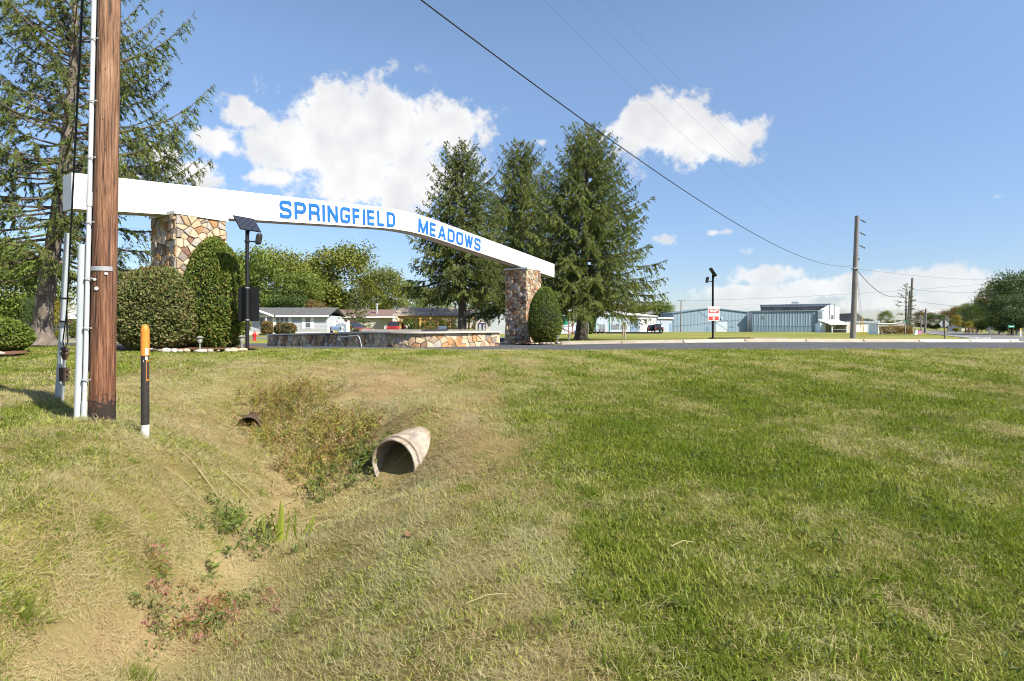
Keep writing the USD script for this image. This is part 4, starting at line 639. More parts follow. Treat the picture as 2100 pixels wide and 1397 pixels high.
# ------------------------------------------------------------------ vegetation builders
def leaves(c, d, L, W, r, fold=0.25, up=None):
    """Folded leaf blades: centres c, directions d, lengths L, widths W -> (v, f), two triangles each sharing a midrib."""
    n = len(c); rnd = r.normal(size=(n, 3)) if up is None else up + 0.4 * r.normal(size=(n, 3)); s = np.cross(d, rnd); s /= np.linalg.norm(s, axis=1)[:, None] + 1e-9; m = np.cross(s, d)
    L, W = np.broadcast_to(L, n)[:, None], np.broadcast_to(W, n)[:, None]; a, b = c - d * L / 2, c + d * L / 2; q = c - m * W * fold
    v = np.stack([a, q + s * W / 2, b, q - s * W / 2], 1).reshape(-1, 3); i = np.arange(n)[:, None] * 4; return v, np.vstack([i + [0, 1, 2], i + [0, 2, 3]])
def rdir(n, r): v = r.normal(size=(n, 3)); return v / np.linalg.norm(v, axis=1)[:, None]
def tubes(S, E, r0, r1, n=4):
    """Many straight tapered limbs at once."""
    S, E = np.asarray(S), np.asarray(E); d = E - S; d /= np.linalg.norm(d, axis=1)[:, None] + 1e-9; a = np.cross(d, np.where(np.abs(d[:, 2:]) > .9, [[1, 0, 0]], [[0, 0, 1]])); a /= np.linalg.norm(a, axis=1)[:, None]; b = np.cross(d, a); ph = np.arange(n) * 2 * math.pi / n
    ring = np.cos(ph)[None, :, None] * a[:, None] + np.sin(ph)[None, :, None] * b[:, None]; v = np.concatenate([S[:, None] + ring * np.asarray(r0).reshape(-1, 1, 1), E[:, None] + ring * np.asarray(r1).reshape(-1, 1, 1)], 1); j = np.arange(n)
    f = np.stack([j, (j + 1) % n, n + (j + 1) % n, n + j], 1); return v.reshape(-1, 3), (np.arange(len(S))[:, None, None] * 2 * n + f[None]).reshape(-1, 4)

def spruce(name, label, base, H, Rm, zb, seed, m='spruce', dens=1.0, trunk_r=0.22, weep=0.55, lean=None, top_z=1.0, group=None, uptip=0.35, sparse=0.0, bark='bark_grey', flare=1.5, burl=0.0, cones=0, fine=1.0, nw=1.0, skew=None, pw=0.8, prune=None):
    r = np.random.default_rng(seed); base = np.array(base, float); t = thing(name, label, 'spruce tree', tuple(base), group)
    lx = (lambda z: np.interp(z, *lean)) if lean else (lambda z: 0 * z)
    zz = np.concatenate([np.linspace(-0.2, 3, 24), np.linspace(3.3, H, 22)]); rad = trunk_r * np.clip((1 - zz / H), 0.03, 1) ** 0.85 * (1 + (flare - 1) * np.exp(-np.clip(zz, 0, None) / 0.35)); n = 18; ph = np.arange(n) * 2 * math.pi / n
    V = np.stack([rad[:, None] * np.cos(ph), rad[:, None] * np.sin(ph), np.repeat(zz[:, None], n, 1)], -1); kn = 1 + (0.14 + burl) * (meshkit.fbm(np.stack([np.cos(ph)[None] * 1.6 + 0 * zz[:, None], np.sin(ph)[None] * 1.6 + 0 * zz[:, None], zz[:, None] * 1.9 + 0 * ph[None]], -1), 3, seed) - 0.45)
    V[..., :2] *= kn[..., None]; V[..., 0] += lx(zz)[:, None]; i = np.arange(len(zz) - 1)[:, None] * n + np.arange(n)[None]; j = np.arange(len(zz) - 1)[:, None] * n + (np.arange(n)[None] + 1) % n
    part(t, 'trunk', (V.reshape(-1, 3) + base, np.stack([i, j, j + n, i + n], -1).reshape(-1, 4)), bark, smooth=True)
    wood, LC, LD, LL, LW, CC = MB(), [], [], [], [], []
    z = zb
    while z < H - 0.15:
        f = (z - zb) / (H - zb); k = int(r.integers(5, 8)) if f < .9 else 4; ph0 = r.uniform(0, 6.3)
        for q in range(k):
            if r.random() < sparse: continue
            a = ph0 + q * 2 * math.pi / k + r.normal(0, .25); L = (Rm * (1 - f) ** pw * min(1, (1 - f) / .10) ** .5 + 0.15) * r.uniform(.72, 1.12) * (0.72 + 0.28 * min(1, f / 0.12 + .3)); d = np.array([math.cos(a), math.sin(a), 0])
            if skew is not None: L *= skew(d)
            ns = max(4, int(L / 0.35)); tt = np.linspace(0, 1, ns + 1); el = 0.25 - 0.55 * (1 - f); dz = L * (el * tt - weep * 0.5 * tt ** 2 * (1 - f * .8) + uptip * tt ** 3) + f * 0.5 * L * tt
            s = np.array([-d[1], d[0], 0]); bend_ = r.normal(0, .1) * L; pts = base + np.array([lx(z), 0, z + r.uniform(-.12, .12)]) + np.outer(tt * L, d) + np.outer(dz, UP) + np.outer(bend_ * tt ** 2, s)
            r0 = 0.012 + 0.011 * L; wood.tube(pts, np.linspace(r0, 0.006, ns + 1), 5, cap=False)
            t0 = 0.14 if sparse == 0 else 0.34
            nb = max(3, int(L * 7.5 * dens)); tb = np.sort(r.uniform(t0, 1, nb)); c0 = np.stack([np.interp(tb, tt, pts[:, e]) for e in range(3)], 1)
            sg = r.choice([-1, 1], nb); ln = np.clip(0.55 * L * (1.08 - tb), 0.16, 1.1) * r.uniform(.5, 1.1, nb); td = np.outer(np.ones(nb), d) * 0.62 + np.outer(sg, s) * 0.75 + r.normal(0, .18, (nb, 3)); td[:, 2] -= weep * r.uniform(.2, 1.5, nb); td /= np.linalg.norm(td, axis=1)[:, None]
            if prune is not None: ln = np.where(r.random(nb) < prune, ln, ln * 0.5)
            wood.add(*tubes(c0, c0 + td * ln[:, None] * 0.9, np.full(nb, .006), np.full(nb, .003), 3))
            bare = r.random(nb) < (0.0 if sparse == 0 else np.clip(0.7 - 0.95 * tb, 0, 1))
            for c_, d_, l_, b_ in zip(c0, td, ln, bare):
                if b_: continue
                m_ = max(2, int(l_ * 13 * fine)); u = r.uniform(0, 1, m_); LC.append(c_ + np.outer(u * l_, d_) + r.normal(0, .02, (m_, 3)) - np.outer(u ** 2 * l_ * 0.25 * weep * 2, UP)); dd = d_ * 0.8 + r.normal(0, .45, (m_, 3)); dd[:, 2] -= 0.35 * weep * 1.6; LD.append(dd); LL.append(r.uniform(.15, .34, m_)); LW.append(r.uniform(.05, .095, m_))
            m_ = max(2, int(L * 9 * dens)); u = r.uniform(t0, 1, m_); LC.append(np.stack([np.interp(u, tt, pts[:, e]) for e in range(3)], 1) + r.normal(0, .03, (m_, 3))); LD.append(d + r.normal(0, .5, (m_, 3))); LL.append(r.uniform(.14, .28, m_)); LW.append(r.uniform(.035, .07, m_))
            if cones and f > .55 and r.random() < cones: CC.append(pts[-1 - int(r.integers(0, 2))] - (0, 0, .12))
        z += (0.38 if f < .8 else 0.28) * r.uniform(.75, 1.2) / max(.6, dens ** .5)
    LC, LD, LL, LW = np.vstack(LC), np.vstack(LD), np.concatenate(LL), np.concatenate(LW); LD /= np.linalg.norm(LD, axis=1)[:, None]
    part(t, 'branches', wood, 'twig'); part(t, 'crown', leaves(LC, LD, LL / fine ** .3, LW * nw / fine ** .3, r, .3), m)
    if CC: CC = np.array(CC); nn = len(CC) * 6; part(t, 'cones', leaves(np.repeat(CC, 6, 0) + r.normal(0, .02, (nn, 3)), np.tile([[0, 0, -1.0]], (nn, 1)) + r.normal(0, .15, (nn, 3)), .16, .06, r), 'cone', kind='stuff')
    return len(LC)

def broadleaf(name_cls, H, Rm, seed, m, zb=0.18, leaf=0.30, n_leaf=9000, gap=0.35, spread=1.0, trunk=0.02, top=None):
    """Prototype tree at the origin: limbs by three levels of forking, leaf clumps around the twigs."""
    c = cls(name_cls); r = np.random.default_rng(seed); wood = MB(); tips = []
    def grow(p, d, L, rad, lev):
        k = 4; pts = [p]; dd = d.copy()
        for i in range(k): dd = unit(dd + r.normal(0, .13, 3) + (0, 0, .05)); pts.append(pts[-1] + dd * L / k)
        wood.tube(pts, np.linspace(rad, rad * .55, k + 1), 6 if lev < 2 else 4, cap=False)
        if lev >= 3: tips.extend([pts[2], pts[3], pts[4]]); return
        if lev == 2: tips.append(pts[3])
        for i in range(int(r.integers(3, 5))):
            a = r.uniform(0, 6.3); tilt = r.uniform(.45, .95) * spread; q = pts[int(r.integers(2, k + 1))]; u = unit(np.cross(dd, r.normal(size=3))); grow(q, unit(dd * math.cos(tilt) + u * math.sin(tilt)), L * r.uniform(.6, .8), rad * .55, lev + 1)
    grow(np.array([0, 0, -.2]), UP.copy(), H * zb + .2, H * trunk, 0)
    tips = np.array(tips); ctr = np.array([0, 0, H * .58])
    for _ in range(1):                                                # pull the clumps into the crown's envelope
        e = (tips - ctr) / (Rm, Rm, H * .43); q = np.linalg.norm(e, axis=1); s = np.where(q > 1, 1 / q ** .8, 1); tips = ctr + e * s[:, None] * (Rm, Rm, H * .43)
    sh = rdir(int(130), r); sh[:, 2] = np.where(sh[:, 2] < -.55, -sh[:, 2], sh[:, 2]); tips = np.vstack([tips, ctr + sh * (Rm, Rm, H * .42) * r.uniform(.55, .98, (130, 1)) * (0.82 + 0.36 * meshkit.noise(sh * 2.2 + seed, seed)[:, None])])
    tips = tips[meshkit.noise(tips / (0.22 * Rm) + seed, seed + 4) > gap]
    k = max(8, n_leaf // len(tips)); cs = np.repeat(tips, k, 0) + r.normal(0, 1, (len(tips) * k, 3)) * (0.105 * Rm + .12) * (1, 1, .7)
    d = rdir(len(cs), r); d[:, 2] -= .25; d /= np.linalg.norm(d, axis=1)[:, None]; part(c, 'trunk', wood, 'bark_grey'); part(c, 'crown', leaves(cs, d, leaf * r.uniform(.7, 1.3, len(cs)), leaf * .62, r, .2, up=np.tile(UP * .9, (len(cs), 1))), m); return c

def shrub(name, label, cat, c, rad, h, seed, m, n, leaf, m2=None, f2=0.0, egg=0.0, wob=0.10, flat=2.6, core=0.93, group=None):
    """A clipped shrub: leaf shell over a dark twiggy core."""
    r = np.random.default_rng(seed); c = np.array(c, float); t = thing(name, label, cat, tuple(c), group)
    def surf(d, k):
        e = np.sign(d) * np.abs(d) ** (2 / flat * 1.0); e /= (np.abs(e) ** flat).sum(1)[:, None] ** (1 / flat); s = 1 + wob * 2 * (meshkit.fbm(d * 2.4 + seed, 3, seed) - .5) + wob * .7 * (meshkit.noise(d * 9 + seed, seed) - .5); w = e * s[:, None] * k
        z = (w[:, 2] * .5 + .5) * h; tp = 1 - egg * np.clip(w[:, 2] * .5 + .5, 0, 1) ** 1.8; return np.stack([w[:, 0] * rad * tp, w[:, 1] * rad * tp, z], 1)
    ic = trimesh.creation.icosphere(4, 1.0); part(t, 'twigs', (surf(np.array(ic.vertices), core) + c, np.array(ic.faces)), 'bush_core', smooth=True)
    def lay(n_, m_, nm, k0, k1):
        d = rdir(n_, r); p = surf(d, 1.0) * (1, 1, 1); cen = np.array([0, 0, h * .5]); p = cen + (p - cen) * r.uniform(k0, k1, (n_, 1)); o = p - cen; o /= np.linalg.norm(o, axis=1)[:, None]; dd = o * .65 + rdir(n_, r) * .8 + UP * .25; dd /= np.linalg.norm(dd, axis=1)[:, None]
        p[:, 2] = np.maximum(p[:, 2], 0.03); part(t, nm, leaves(p + c, dd, leaf * r.uniform(.6, 1.3, n_), leaf * .5, r, .2), m_)
    lay(n, m, 'leaves', .92, 1.04)
    if m2: lay(int(n * f2), m2, 'tinted_leaves', .99, 1.06)

# ------------------------------------------------------------------ shrubs
c = G(322, 16.9); shrub('broadleaf_shrub', 'rounded broadleaf shrub with reddish tips in front of the left column', 'shrub', c, 1.19, 2.48, 21, 'burning', 17000, .10, 'burning_red', .15, egg=0.26, flat=2.3, wob=.10)
c = G(440, 17.9); shrub('tall_yew', 'tall dark green yew with orange tips beside the left column, shadowed by the solar panel', 'shrub', c, 1.0, 3.42, 22, 'yew', 22000, .10, 'yew_orange', .05, egg=0.42, flat=2.5, wob=.10)
c = G(1117, 33.3); shrub('clipped_yew', 'smooth egg shaped yew clipped beside the right column', 'shrub', c, 1.08, 3.3, 23, 'yew', 15000, .10, egg=0.45, flat=2.35, wob=.04, core=.95)
c = G(-30, 15.2); shrub('round_yew', 'low dark round yew cut by the left picture edge', 'shrub', c, 1.0, 1.0, 24, 'yew', 7000, .10, egg=.2, flat=2.2, wob=.08)
# ------------------------------------------------------------------ spruces
n_tri = 0
n_tri += spruce('spruce_tree', 'tallest and widest spruce, standing right of the right column with a bare trunk foot', (*G(1191, 44)[:2], G(1191, 44)[2]), 16.8, 7.0, 3.2, 31, dens=1.3, trunk_r=.42, weep=.62, lean=([0, 4, 16], [0, .2, 0.6]), fine=1.1, cones=.1, pw=.78, group=None)
n_tri += spruce('spruce_tree', 'middle spruce with rusty cones near its top, behind the end of the beam', G(1068, 52), 18.2, 6.2, 3.4, 32, dens=1.2, trunk_r=.36, weep=.7, cones=.55, fine=.95, pw=.7)
n_tri += spruce('spruce_tree', 'left spruce of the three, rising behind the word on the falling half of the beam', G(948, 41), 14.5, 4.9, 3.9, 33, m='spruce_dark', dens=1.3, trunk_r=.34, weep=.6, fine=1.05, pw=.72)
n_tri += spruce('old_spruce', 'old half bare spruce with a knobbly trunk at the left behind the wooden pole', G(82, 20.6), 16.0, 5.6, 3.0, 34, m='spruce_dark', dens=1.5, trunk_r=.30, weep=.62, lean=([0, 2.2, 6, 10, 15], [0, .25, .85, 1.2, 1.4]), sparse=.2, bark='bark', flare=1.75, burl=.30, cones=.3, fine=2.0, nw=.62, pw=.55, uptip=.62, skew=lambda d: (0.84 + 0.12 * d[0]) * (0.6 if d[1] < -.1 and d[0] > 0 else 1))
n_tri += spruce('small_spruce', 'small bushy spruce between the two mobile homes beside the red car', G(731, 66), 6.2, 2.5, 0.3, 35, m='spruce_dark', dens=.85, trunk_r=.12, weep=.35, fine=.7, pw=.9)
n_tri += spruce('far_spruce', 'thin dark spruce by the grey poles near the road at the right', G(1858, 88), 7.9, 2.5, 1.2, 36, m='spruce_dark', dens=.5, trunk_r=.2, weep=.15, sparse=.25, fine=.5, uptip=.1, pw=.75)
# ------------------------------------------------------------------ broadleaf trees
A_ = [broadleaf('tree_class_a', 10, 4.0, 41, 'leaf_a', n_leaf=13000, gap=.30), broadleaf('tree_class_b', 10, 3.8, 42, 'leaf_b', n_leaf=12000, gap=.28), broadleaf('tree_class_c', 10, 4.0, 43, 'leaf_c', n_leaf=10000, gap=.2, zb=.12), broadleaf('tree_class_d', 10, 3.4, 44, 'leaf_rust', n_leaf=9000, gap=.25), broadleaf('tree_class_e', 10, 3.0, 45, 'leaf_gold', n_leaf=6000, gap=.2, zb=.12, leaf=.34)]
def tree(k, px, Y, h, label, w=1.0, rz=0, group=None, name='broadleaf_tree', cat='tree'): g = G(px, Y); inst(A_[k], name, label, cat, g, rz, (h / 10 * w, h / 10 * w, h / 10), group)
tree(0, 700, 112, 17.8, 'big yellow green tree, tallest of the row behind the tan home', 1.12, 20)
tree(0, 640, 120, 15.5, 'yellow green tree directly left of the tallest tree in the row', 1.0, 140)
tree(0, 575, 100, 15.0, 'loose pale green tree behind the grey home with open gaps', 1.05, 250)
tree(1, 520, 92, 14.0, 'green tree rising just right of the left camera post', 1.0, 40)
tree(1, 470, 100, 13.2, 'green tree half hidden behind the tall yew', 1.1, 180)
tree(0, 785, 110, 12.8, 'pale green tree right of the tallest tree, above the tan home roof', 1.0, 300)
tree(1, 835, 118, 10.8, 'lower bright green tree behind the wooden pavilion', 1.2, 75)
tree(1, 610, 95, 10.5, 'green tree low behind the roof of the grey home', 1.2, 100); tree(2, 760, 126, 11, 'dark tree filling the gap behind the roof of the tan home', 1.4, 10); tree(2, 665, 130, 12, 'dark tree deep in the row behind the small spruce', 1.4, 200); tree(1, 890, 125, 9, 'green tree behind the roof of the pavilion', 1.4, 222)
tree(3, 650, 88, 5.2, 'small rust coloured tree beside the grey roof', 1.1, 30); tree(2, 600, 90, 6.6, 'blue green pine clump above the grey roof', 1.5, 120)
tree(1, 985, 70, 5.0, 'small green tree beside the tan storage shed', 0.8, 10); tree(1, 860, 74, 4.2, 'low green tree seen between the pavilion posts', 1.5, 60); tree(1, 920, 76, 4.0, 'low bright shrub tree behind the pavilion', 1.5, 160)
tree(1, 20, 58, 10.2, 'drooping light green tree at the left edge behind the old spruce', 1.05, 15); tree(0, 75, 62, 9.4, 'yellow green tree left of the old spruce trunk', .95, 115); tree(1, -60, 55, 11, 'light green tree at the far left edge', 1.0, 215); tree(4, 118, 48, 3.6, 'small golden leaved tree behind the knobbly trunk', .8, 20); tree(2, 64, 52, 4.0, 'dark leaning tree base behind the iron fence', .5, 90)
tree(0, 1330, 170, 8.6, 'yellow brown brush behind the long grey works building', 1.8, 30); tree(3, 1290, 178, 9, 'rusty tree line behind the long grey works building', 1.9, 230); tree(1, 1362, 165, 8.8, 'pale green tree at the end of the brush, right of the tall spruce', 1.0, 80); tree(3, 1240, 172, 9.5, 'dull tree seen under the branches of the tall spruce', 1.5, 130)
tree(1, 1816, 260, 9.0, 'round green tree right of the far pole', 1.0, 0); tree(2, 1780, 300, 6.2, 'low green tree behind the far pole', 1.4, 50)
for k, px, Y, h, w, rz, lab in ((3, 1895, 240, 8.4, 1.5, 20, 'rusty tree left in the far row'), (2, 1920, 230, 7.2, 1.4, 70, 'dark tree behind the back of the diamond sign'), (3, 1945, 235, 8.8, 1.4, 120, 'rusty tree above the back of the diamond sign'), (3, 1968, 190, 8.8, 1.3, 160, 'reddish round tree in the far row right of the diamond sign'), (1, 1990, 150, 7.6, 1.2, 200, 'green tree above the small golden tree'), (2, 2005, 140, 7.4, 1.3, 240, 'dark green tree by the road at the right'), (3, 2022, 170, 11, 1.0, 270, 'brown topped tree behind the dark tree at the right')): tree(k, px, Y, h, lab, w, rz)
tree(1, 2048, 88, 8.3, 'leaning pale green tree near the right edge', 1.0, 30); tree(2, 2085, 84, 9.8, 'tall dark green tree cut by the right edge', .95, 10); tree(2, 2074, 78, 5.8, 'dark maple beside the green town sign', 1.25, 100); tree(2, 2140, 90, 10, 'tall dark green tree just past the right edge', 1.1, 150); tree(1, 2030, 98, 5.2, 'green bushy tree left of the dark maple', 1.2, 250)
tree(4, 1960, 128, 4.1, 'small golden tree by the road verge', .95, 0); tree(4, 1985, 110, 2.4, 'tiny golden bush beside the dark fence', 1.2, 50)
tree(2, 1770, 240, 5.0, 'dark clump far behind the carport', 1.2, 10)
# low shrubs
for px, Y, h, w, k, lab in ((586, 76, 1.7, 1.3, 'leaf_rust', 'dry brownish shrub before the grey home front wall'), (548, 77, 1.9, .7, 'leaf_rust', 'dark purple leaved shrub at the porch steps of the grey home'), (1208, 98, 3.0, 1.0, 'yew', 'small dark cone shrub beside the playground')):
    shrub('low_shrub', lab, 'shrub', G(px, Y), w, h, px, k, 900, .28, wob=.25)
shrub('low_shrub', 'small green cone shrub behind the guy wire at the white home', 'shrub', G(153, 62), .55, 1.9, 8, 'yew', 700, .2, egg=.8)
r_ = np.random.default_rng(3); tw = thing('dry_bush_row', 'reddish brown dry brush row before the small pale shed', 'bush', tuple(G(1840, 84)))
cs = np.array([G(px, 84 + r_.uniform(-1, 1)) + (0, 0, r_.uniform(.1, 1.25)) for px in r_.uniform(1803, 1872, 1600)]); part(tw, 'twigs', leaves(cs, (rdir(1600, r_) + UP * .6) / 1.3, .42, .09, r_), 'leaf_rust')
# ------------------------------------------------------------------ buildings
class Local:
    """Building frame: x along the front (left to right), y away from the viewer, z up; origin at the front left foot."""
    def __init__(s, pl, pr, Yl, Yr=None, sink=0.1):
        a, b = G(pl, Yl), G(pr, Yl if Yr is None else Yr); s.z = min(a[2], b[2]); s.o = np.array([a[0], a[1], s.z]); d = b - a; d[2] = 0; s.w = np.linalg.norm(d); s.x = d / s.w; s.y = np.array([-s.x[1], s.x[0], 0]); s.sink = sink
        s.A = np.array([s.x, s.y, UP])
    def p(s, x, y, z): return s.o + s.x * x + s.y * y + UP * z
    def box(s, x0, x1, y0, y1, z0, z1, mb=None): mb = mb or MB(); mb.box(s.p((x0 + x1) / 2, (y0 + y1) / 2, (z0 + z1) / 2), (x1 - x0, y1 - y0, z1 - z0), ax=s.A); return mb
    def prism(s, poly, y0, y1, mb=None): mb = mb or MB(); mb.prism(Polygon(poly), s.p(0, y0, 0), s.x, UP, s.y * (y1 - y0)); return mb       # outline in x,z pushed along y
    def sprism(s, poly, x0, x1, mb=None): mb = mb or MB(); mb.prism(Polygon(poly), s.p(x0, 0, 0), s.y, UP, s.x * (x1 - x0)); return mb      # outline in y,z pushed along x
def siding(t, b, x0, x1, z0, z1, m, step=0.2, y=0.0):
    """Lap siding boards proud of the wall, each a part."""
    n = int((z1 - z0) / step)
    mb = MB()
    for i in range(n): za = z0 + i * step; mb.add(np.array([b.p(x0, y - .035, za), b.p(x1, y - .035, za), b.p(x1, y - .012, za + step), b.p(x0, y - .012, za + step), b.p(x0, y, za), b.p(x1, y, za)]), [[0, 1, 2, 3], [4, 5, 1, 0]])
    part(t, 'siding', mb, m)
def window(t, b, x0, x1, z0, z1, bars=1, shutters=0.0, y=0.0):
    w = part(t, 'window', b.box(x0, x1, y - .05, y + .05, z0, z1), 'trim'); n = bars; g = (x1 - x0) / n
    for i in range(n):
        for q in range(2): part(w, 'pane', b.box(x0 + i * g + .07, x0 + (i + 1) * g - .07, y - .062, y - .04, z0 + .07 + q * (z1 - z0 - .05) / 2, z0 + (z1 - z0 - .05) / 2 - .0 + q * (z1 - z0 - .05) / 2), 'pane')
    if shutters:
        for x in (x0 - shutters - .03, x1 + .03): part(t, 'shutter', b.box(x, x + shutters, y - .07, y, z0 - .1, z1 + .1), 'trim')

# grey mobile home
b = Local(500, 671, 80); u = 80 / F; t = thing('mobile_home', 'pale grey mobile home with dark shingle roof and white shutters behind the hydrant', 'house', tuple(b.o)); W = b.w
part(t, 'wall', b.box(0, W, 0, 7.5, 0.55, 2.75), 'siding_grey'); siding(t, b, 0, W, .6, 2.72, 'siding_grey'); part(t, 'skirting', b.box(0.05, W - .05, .03, 7.4, -.2, .55), 'siding_white')
part(t, 'roof', b.sprism([(-.45, 2.62), (3.75, 3.85), (7.9, 2.62), (7.9, 2.74), (3.75, 3.99), (-.45, 2.74)], -.3, W + .35), 'shingle'); part(t, 'fascia', b.box(-.3, W + .36, -.5, -.44, 2.52, 2.78), 'trim')
part(t, 'gable_wall', b.prism([(-2.0, 2.75), (4.3, 2.75), (1.3, 3.75)], -.9, 3.0), 'siding_grey'); part(t, 'gable_roof', b.prism([(-2.5, 2.7), (1.3, 3.85), (4.7, 2.64), (4.7, 2.78), (1.3, 4.0), (-2.5, 2.84)], -1.2, 3.6), 'shingle'); part(t, 'gable_trim', b.prism([(-2.5, 2.58), (1.3, 3.73), (4.7, 2.52), (4.7, 2.78), (1.3, 4.0), (-2.5, 2.84)], -1.26, -1.2), 'trim')
dr = part(t, 'door', b.box(2.1, 3.0, -.06, .04, .6, 2.6), 'siding_grey'); part(dr, 'pane', b.box(2.3, 2.8, -.075, -.05, 1.3, 2.4), 'pane')
part(t, 'porch_post', b.box(3.5, 3.62, -1.0, -.88, .5, 2.7), 'trim'); part(t, 'step', b.box(1.9, 3.6, -1.2, -.05, .25, .52), 'concrete'); part(t, 'step', b.box(1.7, 3.8, -1.6, -1.2, -.1, .25), 'concrete')
for x in (3.3, 3.75): part(t, 'handrail', b.box(x, x + .05, -1.5, -1.45, 0, 1.3), 'trim')
window(t, b, 4.5, 6.3, 1.15, 2.5, 3, .4); window(t, b, W - 3.1, W - 2.3, 1.0, 2.5, 1, .4)
# tan mobile home
b = Local(683, 806, 92); t = thing('mobile_home', 'tan mobile home with brown roof and a tall flue behind the red cars', 'house', tuple(b.o)); W = b.w
part(t, 'wall', b.box(0, W, 0, 8, .5, 2.75), 'siding_tan'); siding(t, b, 0, W, .55, 2.7, 'siding_tan', .25); part(t, 'skirting', b.box(.05, W - .05, .03, 7.9, -.2, .5), 'siding_white')
part(t, 'roof', b.sprism([(-.4, 2.65), (4, 3.95), (8.4, 2.65), (8.4, 2.79), (4, 4.1), (-.4, 2.79)], -.3, W + .3), 'shingle_brown'); part(t, 'fascia', b.box(-.3, W + .3, -.46, -.4, 2.6, 2.82), 'trim'); part(t, 'carport_roof', b.box(W - 2.0, W + 3.6, -3.2, 0, 2.62, 2.8), 'trim'); part(t, 'carport_post', b.box(W + .6, W + .76, -3.1, -2.94, -.1, 2.62), 'trim')
mb = MB(); mb.lathe([(.32, 3.0), (.16, 3.4), (.16, 4.7), (.24, 4.72), (.24, 5.05), (0, 5.06)], b.p(W - 3.0, 1.6, -.0), 12); part(t, 'flue', mb, 'galv', smooth=40)
window(t, b, 1.0, 2.2, 1.1, 2.4, 1, .3); mb = MB(); mb.lathe([(0.0, 0), (.36, .12), (.4, .16), (.36, .15)], (0, 0, 0), 16); v, f = mb.get(); v = np.stack([v[:, 0], -v[:, 2] * .6, v[:, 1]], 1); part(t, 'satellite_dish', (v + b.p(1.0, -.5, 3.5), f), 'trim', smooth=True)
# white long home at the left
b = Local(-60, 330, 68, 64); t = thing('mobile_home', 'long low white mobile home behind the old spruce and the wooden pole', 'house', tuple(b.o)); W = b.w
part(t, 'wall', b.box(0, W, 0, 7, .2, 2.7), 'siding_white'); part(t, 'roof', b.sprism([(-.3, 2.6), (3.5, 3.1), (7.3, 2.6), (7.3, 2.72), (3.5, 3.24), (-.3, 2.72)], -.3, W + .3), 'roof_metal'); siding(t, b, 0, W, .3, 2.6, 'siding_white', .25); part(t, 'skirting', b.box(.05, W - .05, .03, 6.9, -.4, .2), 'metal_grey'); window(t, b, 11.2, 14.2, 1.0, 2.1, 4); part(t, 'awning', b.prism([(10.6, 2.1), (14.8, 2.1), (14.4, 2.75), (11, 2.75)], -1.3, -.06), 'trim'); window(t, b, 4, 5.2, 1.1, 2.2, 1)
# pale blue home and far grey home right of the arch
b = Local(1150, 1203, 100); t = thing('mobile_home', 'pale blue home behind the playground, seen past the tall spruce trunk', 'house', tuple(b.o)); W = b.w; part(t, 'wall', b.box(0, W, 0, 7, 0, 3.0), 'siding_pale'); siding(t, b, 0, W, .1, 2.9, 'siding_pale', .3); part(t, 'roof', b.sprism([(-.4, 2.9), (3.5, 3.5), (7.4, 2.9), (7.4, 3.05), (3.5, 3.7), (-.4, 3.05)], -.2, W + .3), 'trim'); part(t, 'gable_trim', b.prism([(W - .1, 2.6), (W + 1.0, 4.0), (W + 2.0, 2.9), (W + 1.0, 3.7)], -.3, -.1), 'trim')
b = Local(985, 1022, 96); t = thing('mobile_home', 'grey wall of a home behind the tan storage shed beside the right column', 'house', tuple(b.o)); part(t, 'wall', b.box(0, b.w + 2, 0, 6, 0, 4.2), 'siding_grey'); part(t, 'roof', b.box(-.3, b.w + 2.3, -.3, 6.3, 4.2, 4.4), 'shingle'); window(t, b, .8, 1.8, 1.6, 3.4, 1)

# industrial buildings
def metal_hall(pl, pr, Y, Yr, hl, hr, peak, depth, m, side, label, roof='roof_metal'):
    b = Local(pl, pr, Y, Yr); t = thing('metal_building', label, 'warehouse', tuple(b.o)); W = b.w; out = [(0, -.3), (W, -.3), (W, hr)] + ([(W * peak[0], peak[1])] if peak else []) + [(0, hl)]
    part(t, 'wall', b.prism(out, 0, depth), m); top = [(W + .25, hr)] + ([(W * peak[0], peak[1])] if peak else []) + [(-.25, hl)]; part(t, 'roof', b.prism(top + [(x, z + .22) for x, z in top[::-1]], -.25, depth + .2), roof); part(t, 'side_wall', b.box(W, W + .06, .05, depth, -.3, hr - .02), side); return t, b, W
D = 150; k = D / F
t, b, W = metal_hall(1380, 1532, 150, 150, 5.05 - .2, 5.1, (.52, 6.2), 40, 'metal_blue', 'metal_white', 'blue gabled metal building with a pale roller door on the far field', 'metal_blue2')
dd = part(t, 'roller_door', b.box(11.5 * .98, 14.3, -.06, .05, -.1, 2.9), 'door_pale'); part(t, 'door_head', b.box(11.1, 14.5, -.12, .02, 2.9, 3.05), 'metal_blue2'); part(t, 'door', b.box(8.8, 9.6, -.05, .05, -.1, 1.3), 'door_blue'); part(t, 'lamp', b.box(12.7, 12.95, -.25, 0, 3.5, 3.9), 'trim'); part(t, 'corner_flashing', b.box(-.02, .2, -.08, .1, -.2, 4.7), 'metal_blue2')
for x in (15.0, 15.6): part(t, 'vent', b.box(x, x + .5, -.06, .03, 1.2, 1.5), 'door_blue')
n = int(W / .62)
for i in range(n): xx_ = .3 + i * .62; part(t, 'wall_rib', b.box(xx_, xx_ + .04, -.02, 0, -.1, 4.7), 'metal_blue')
t, b, W = metal_hall(1543, 1687, 148, 144, 5.25, 5.35, None, 26, 'metal_blue', 'metal_white', 'long flat topped blue metal building right of the gabled one', 'metal_blue2')
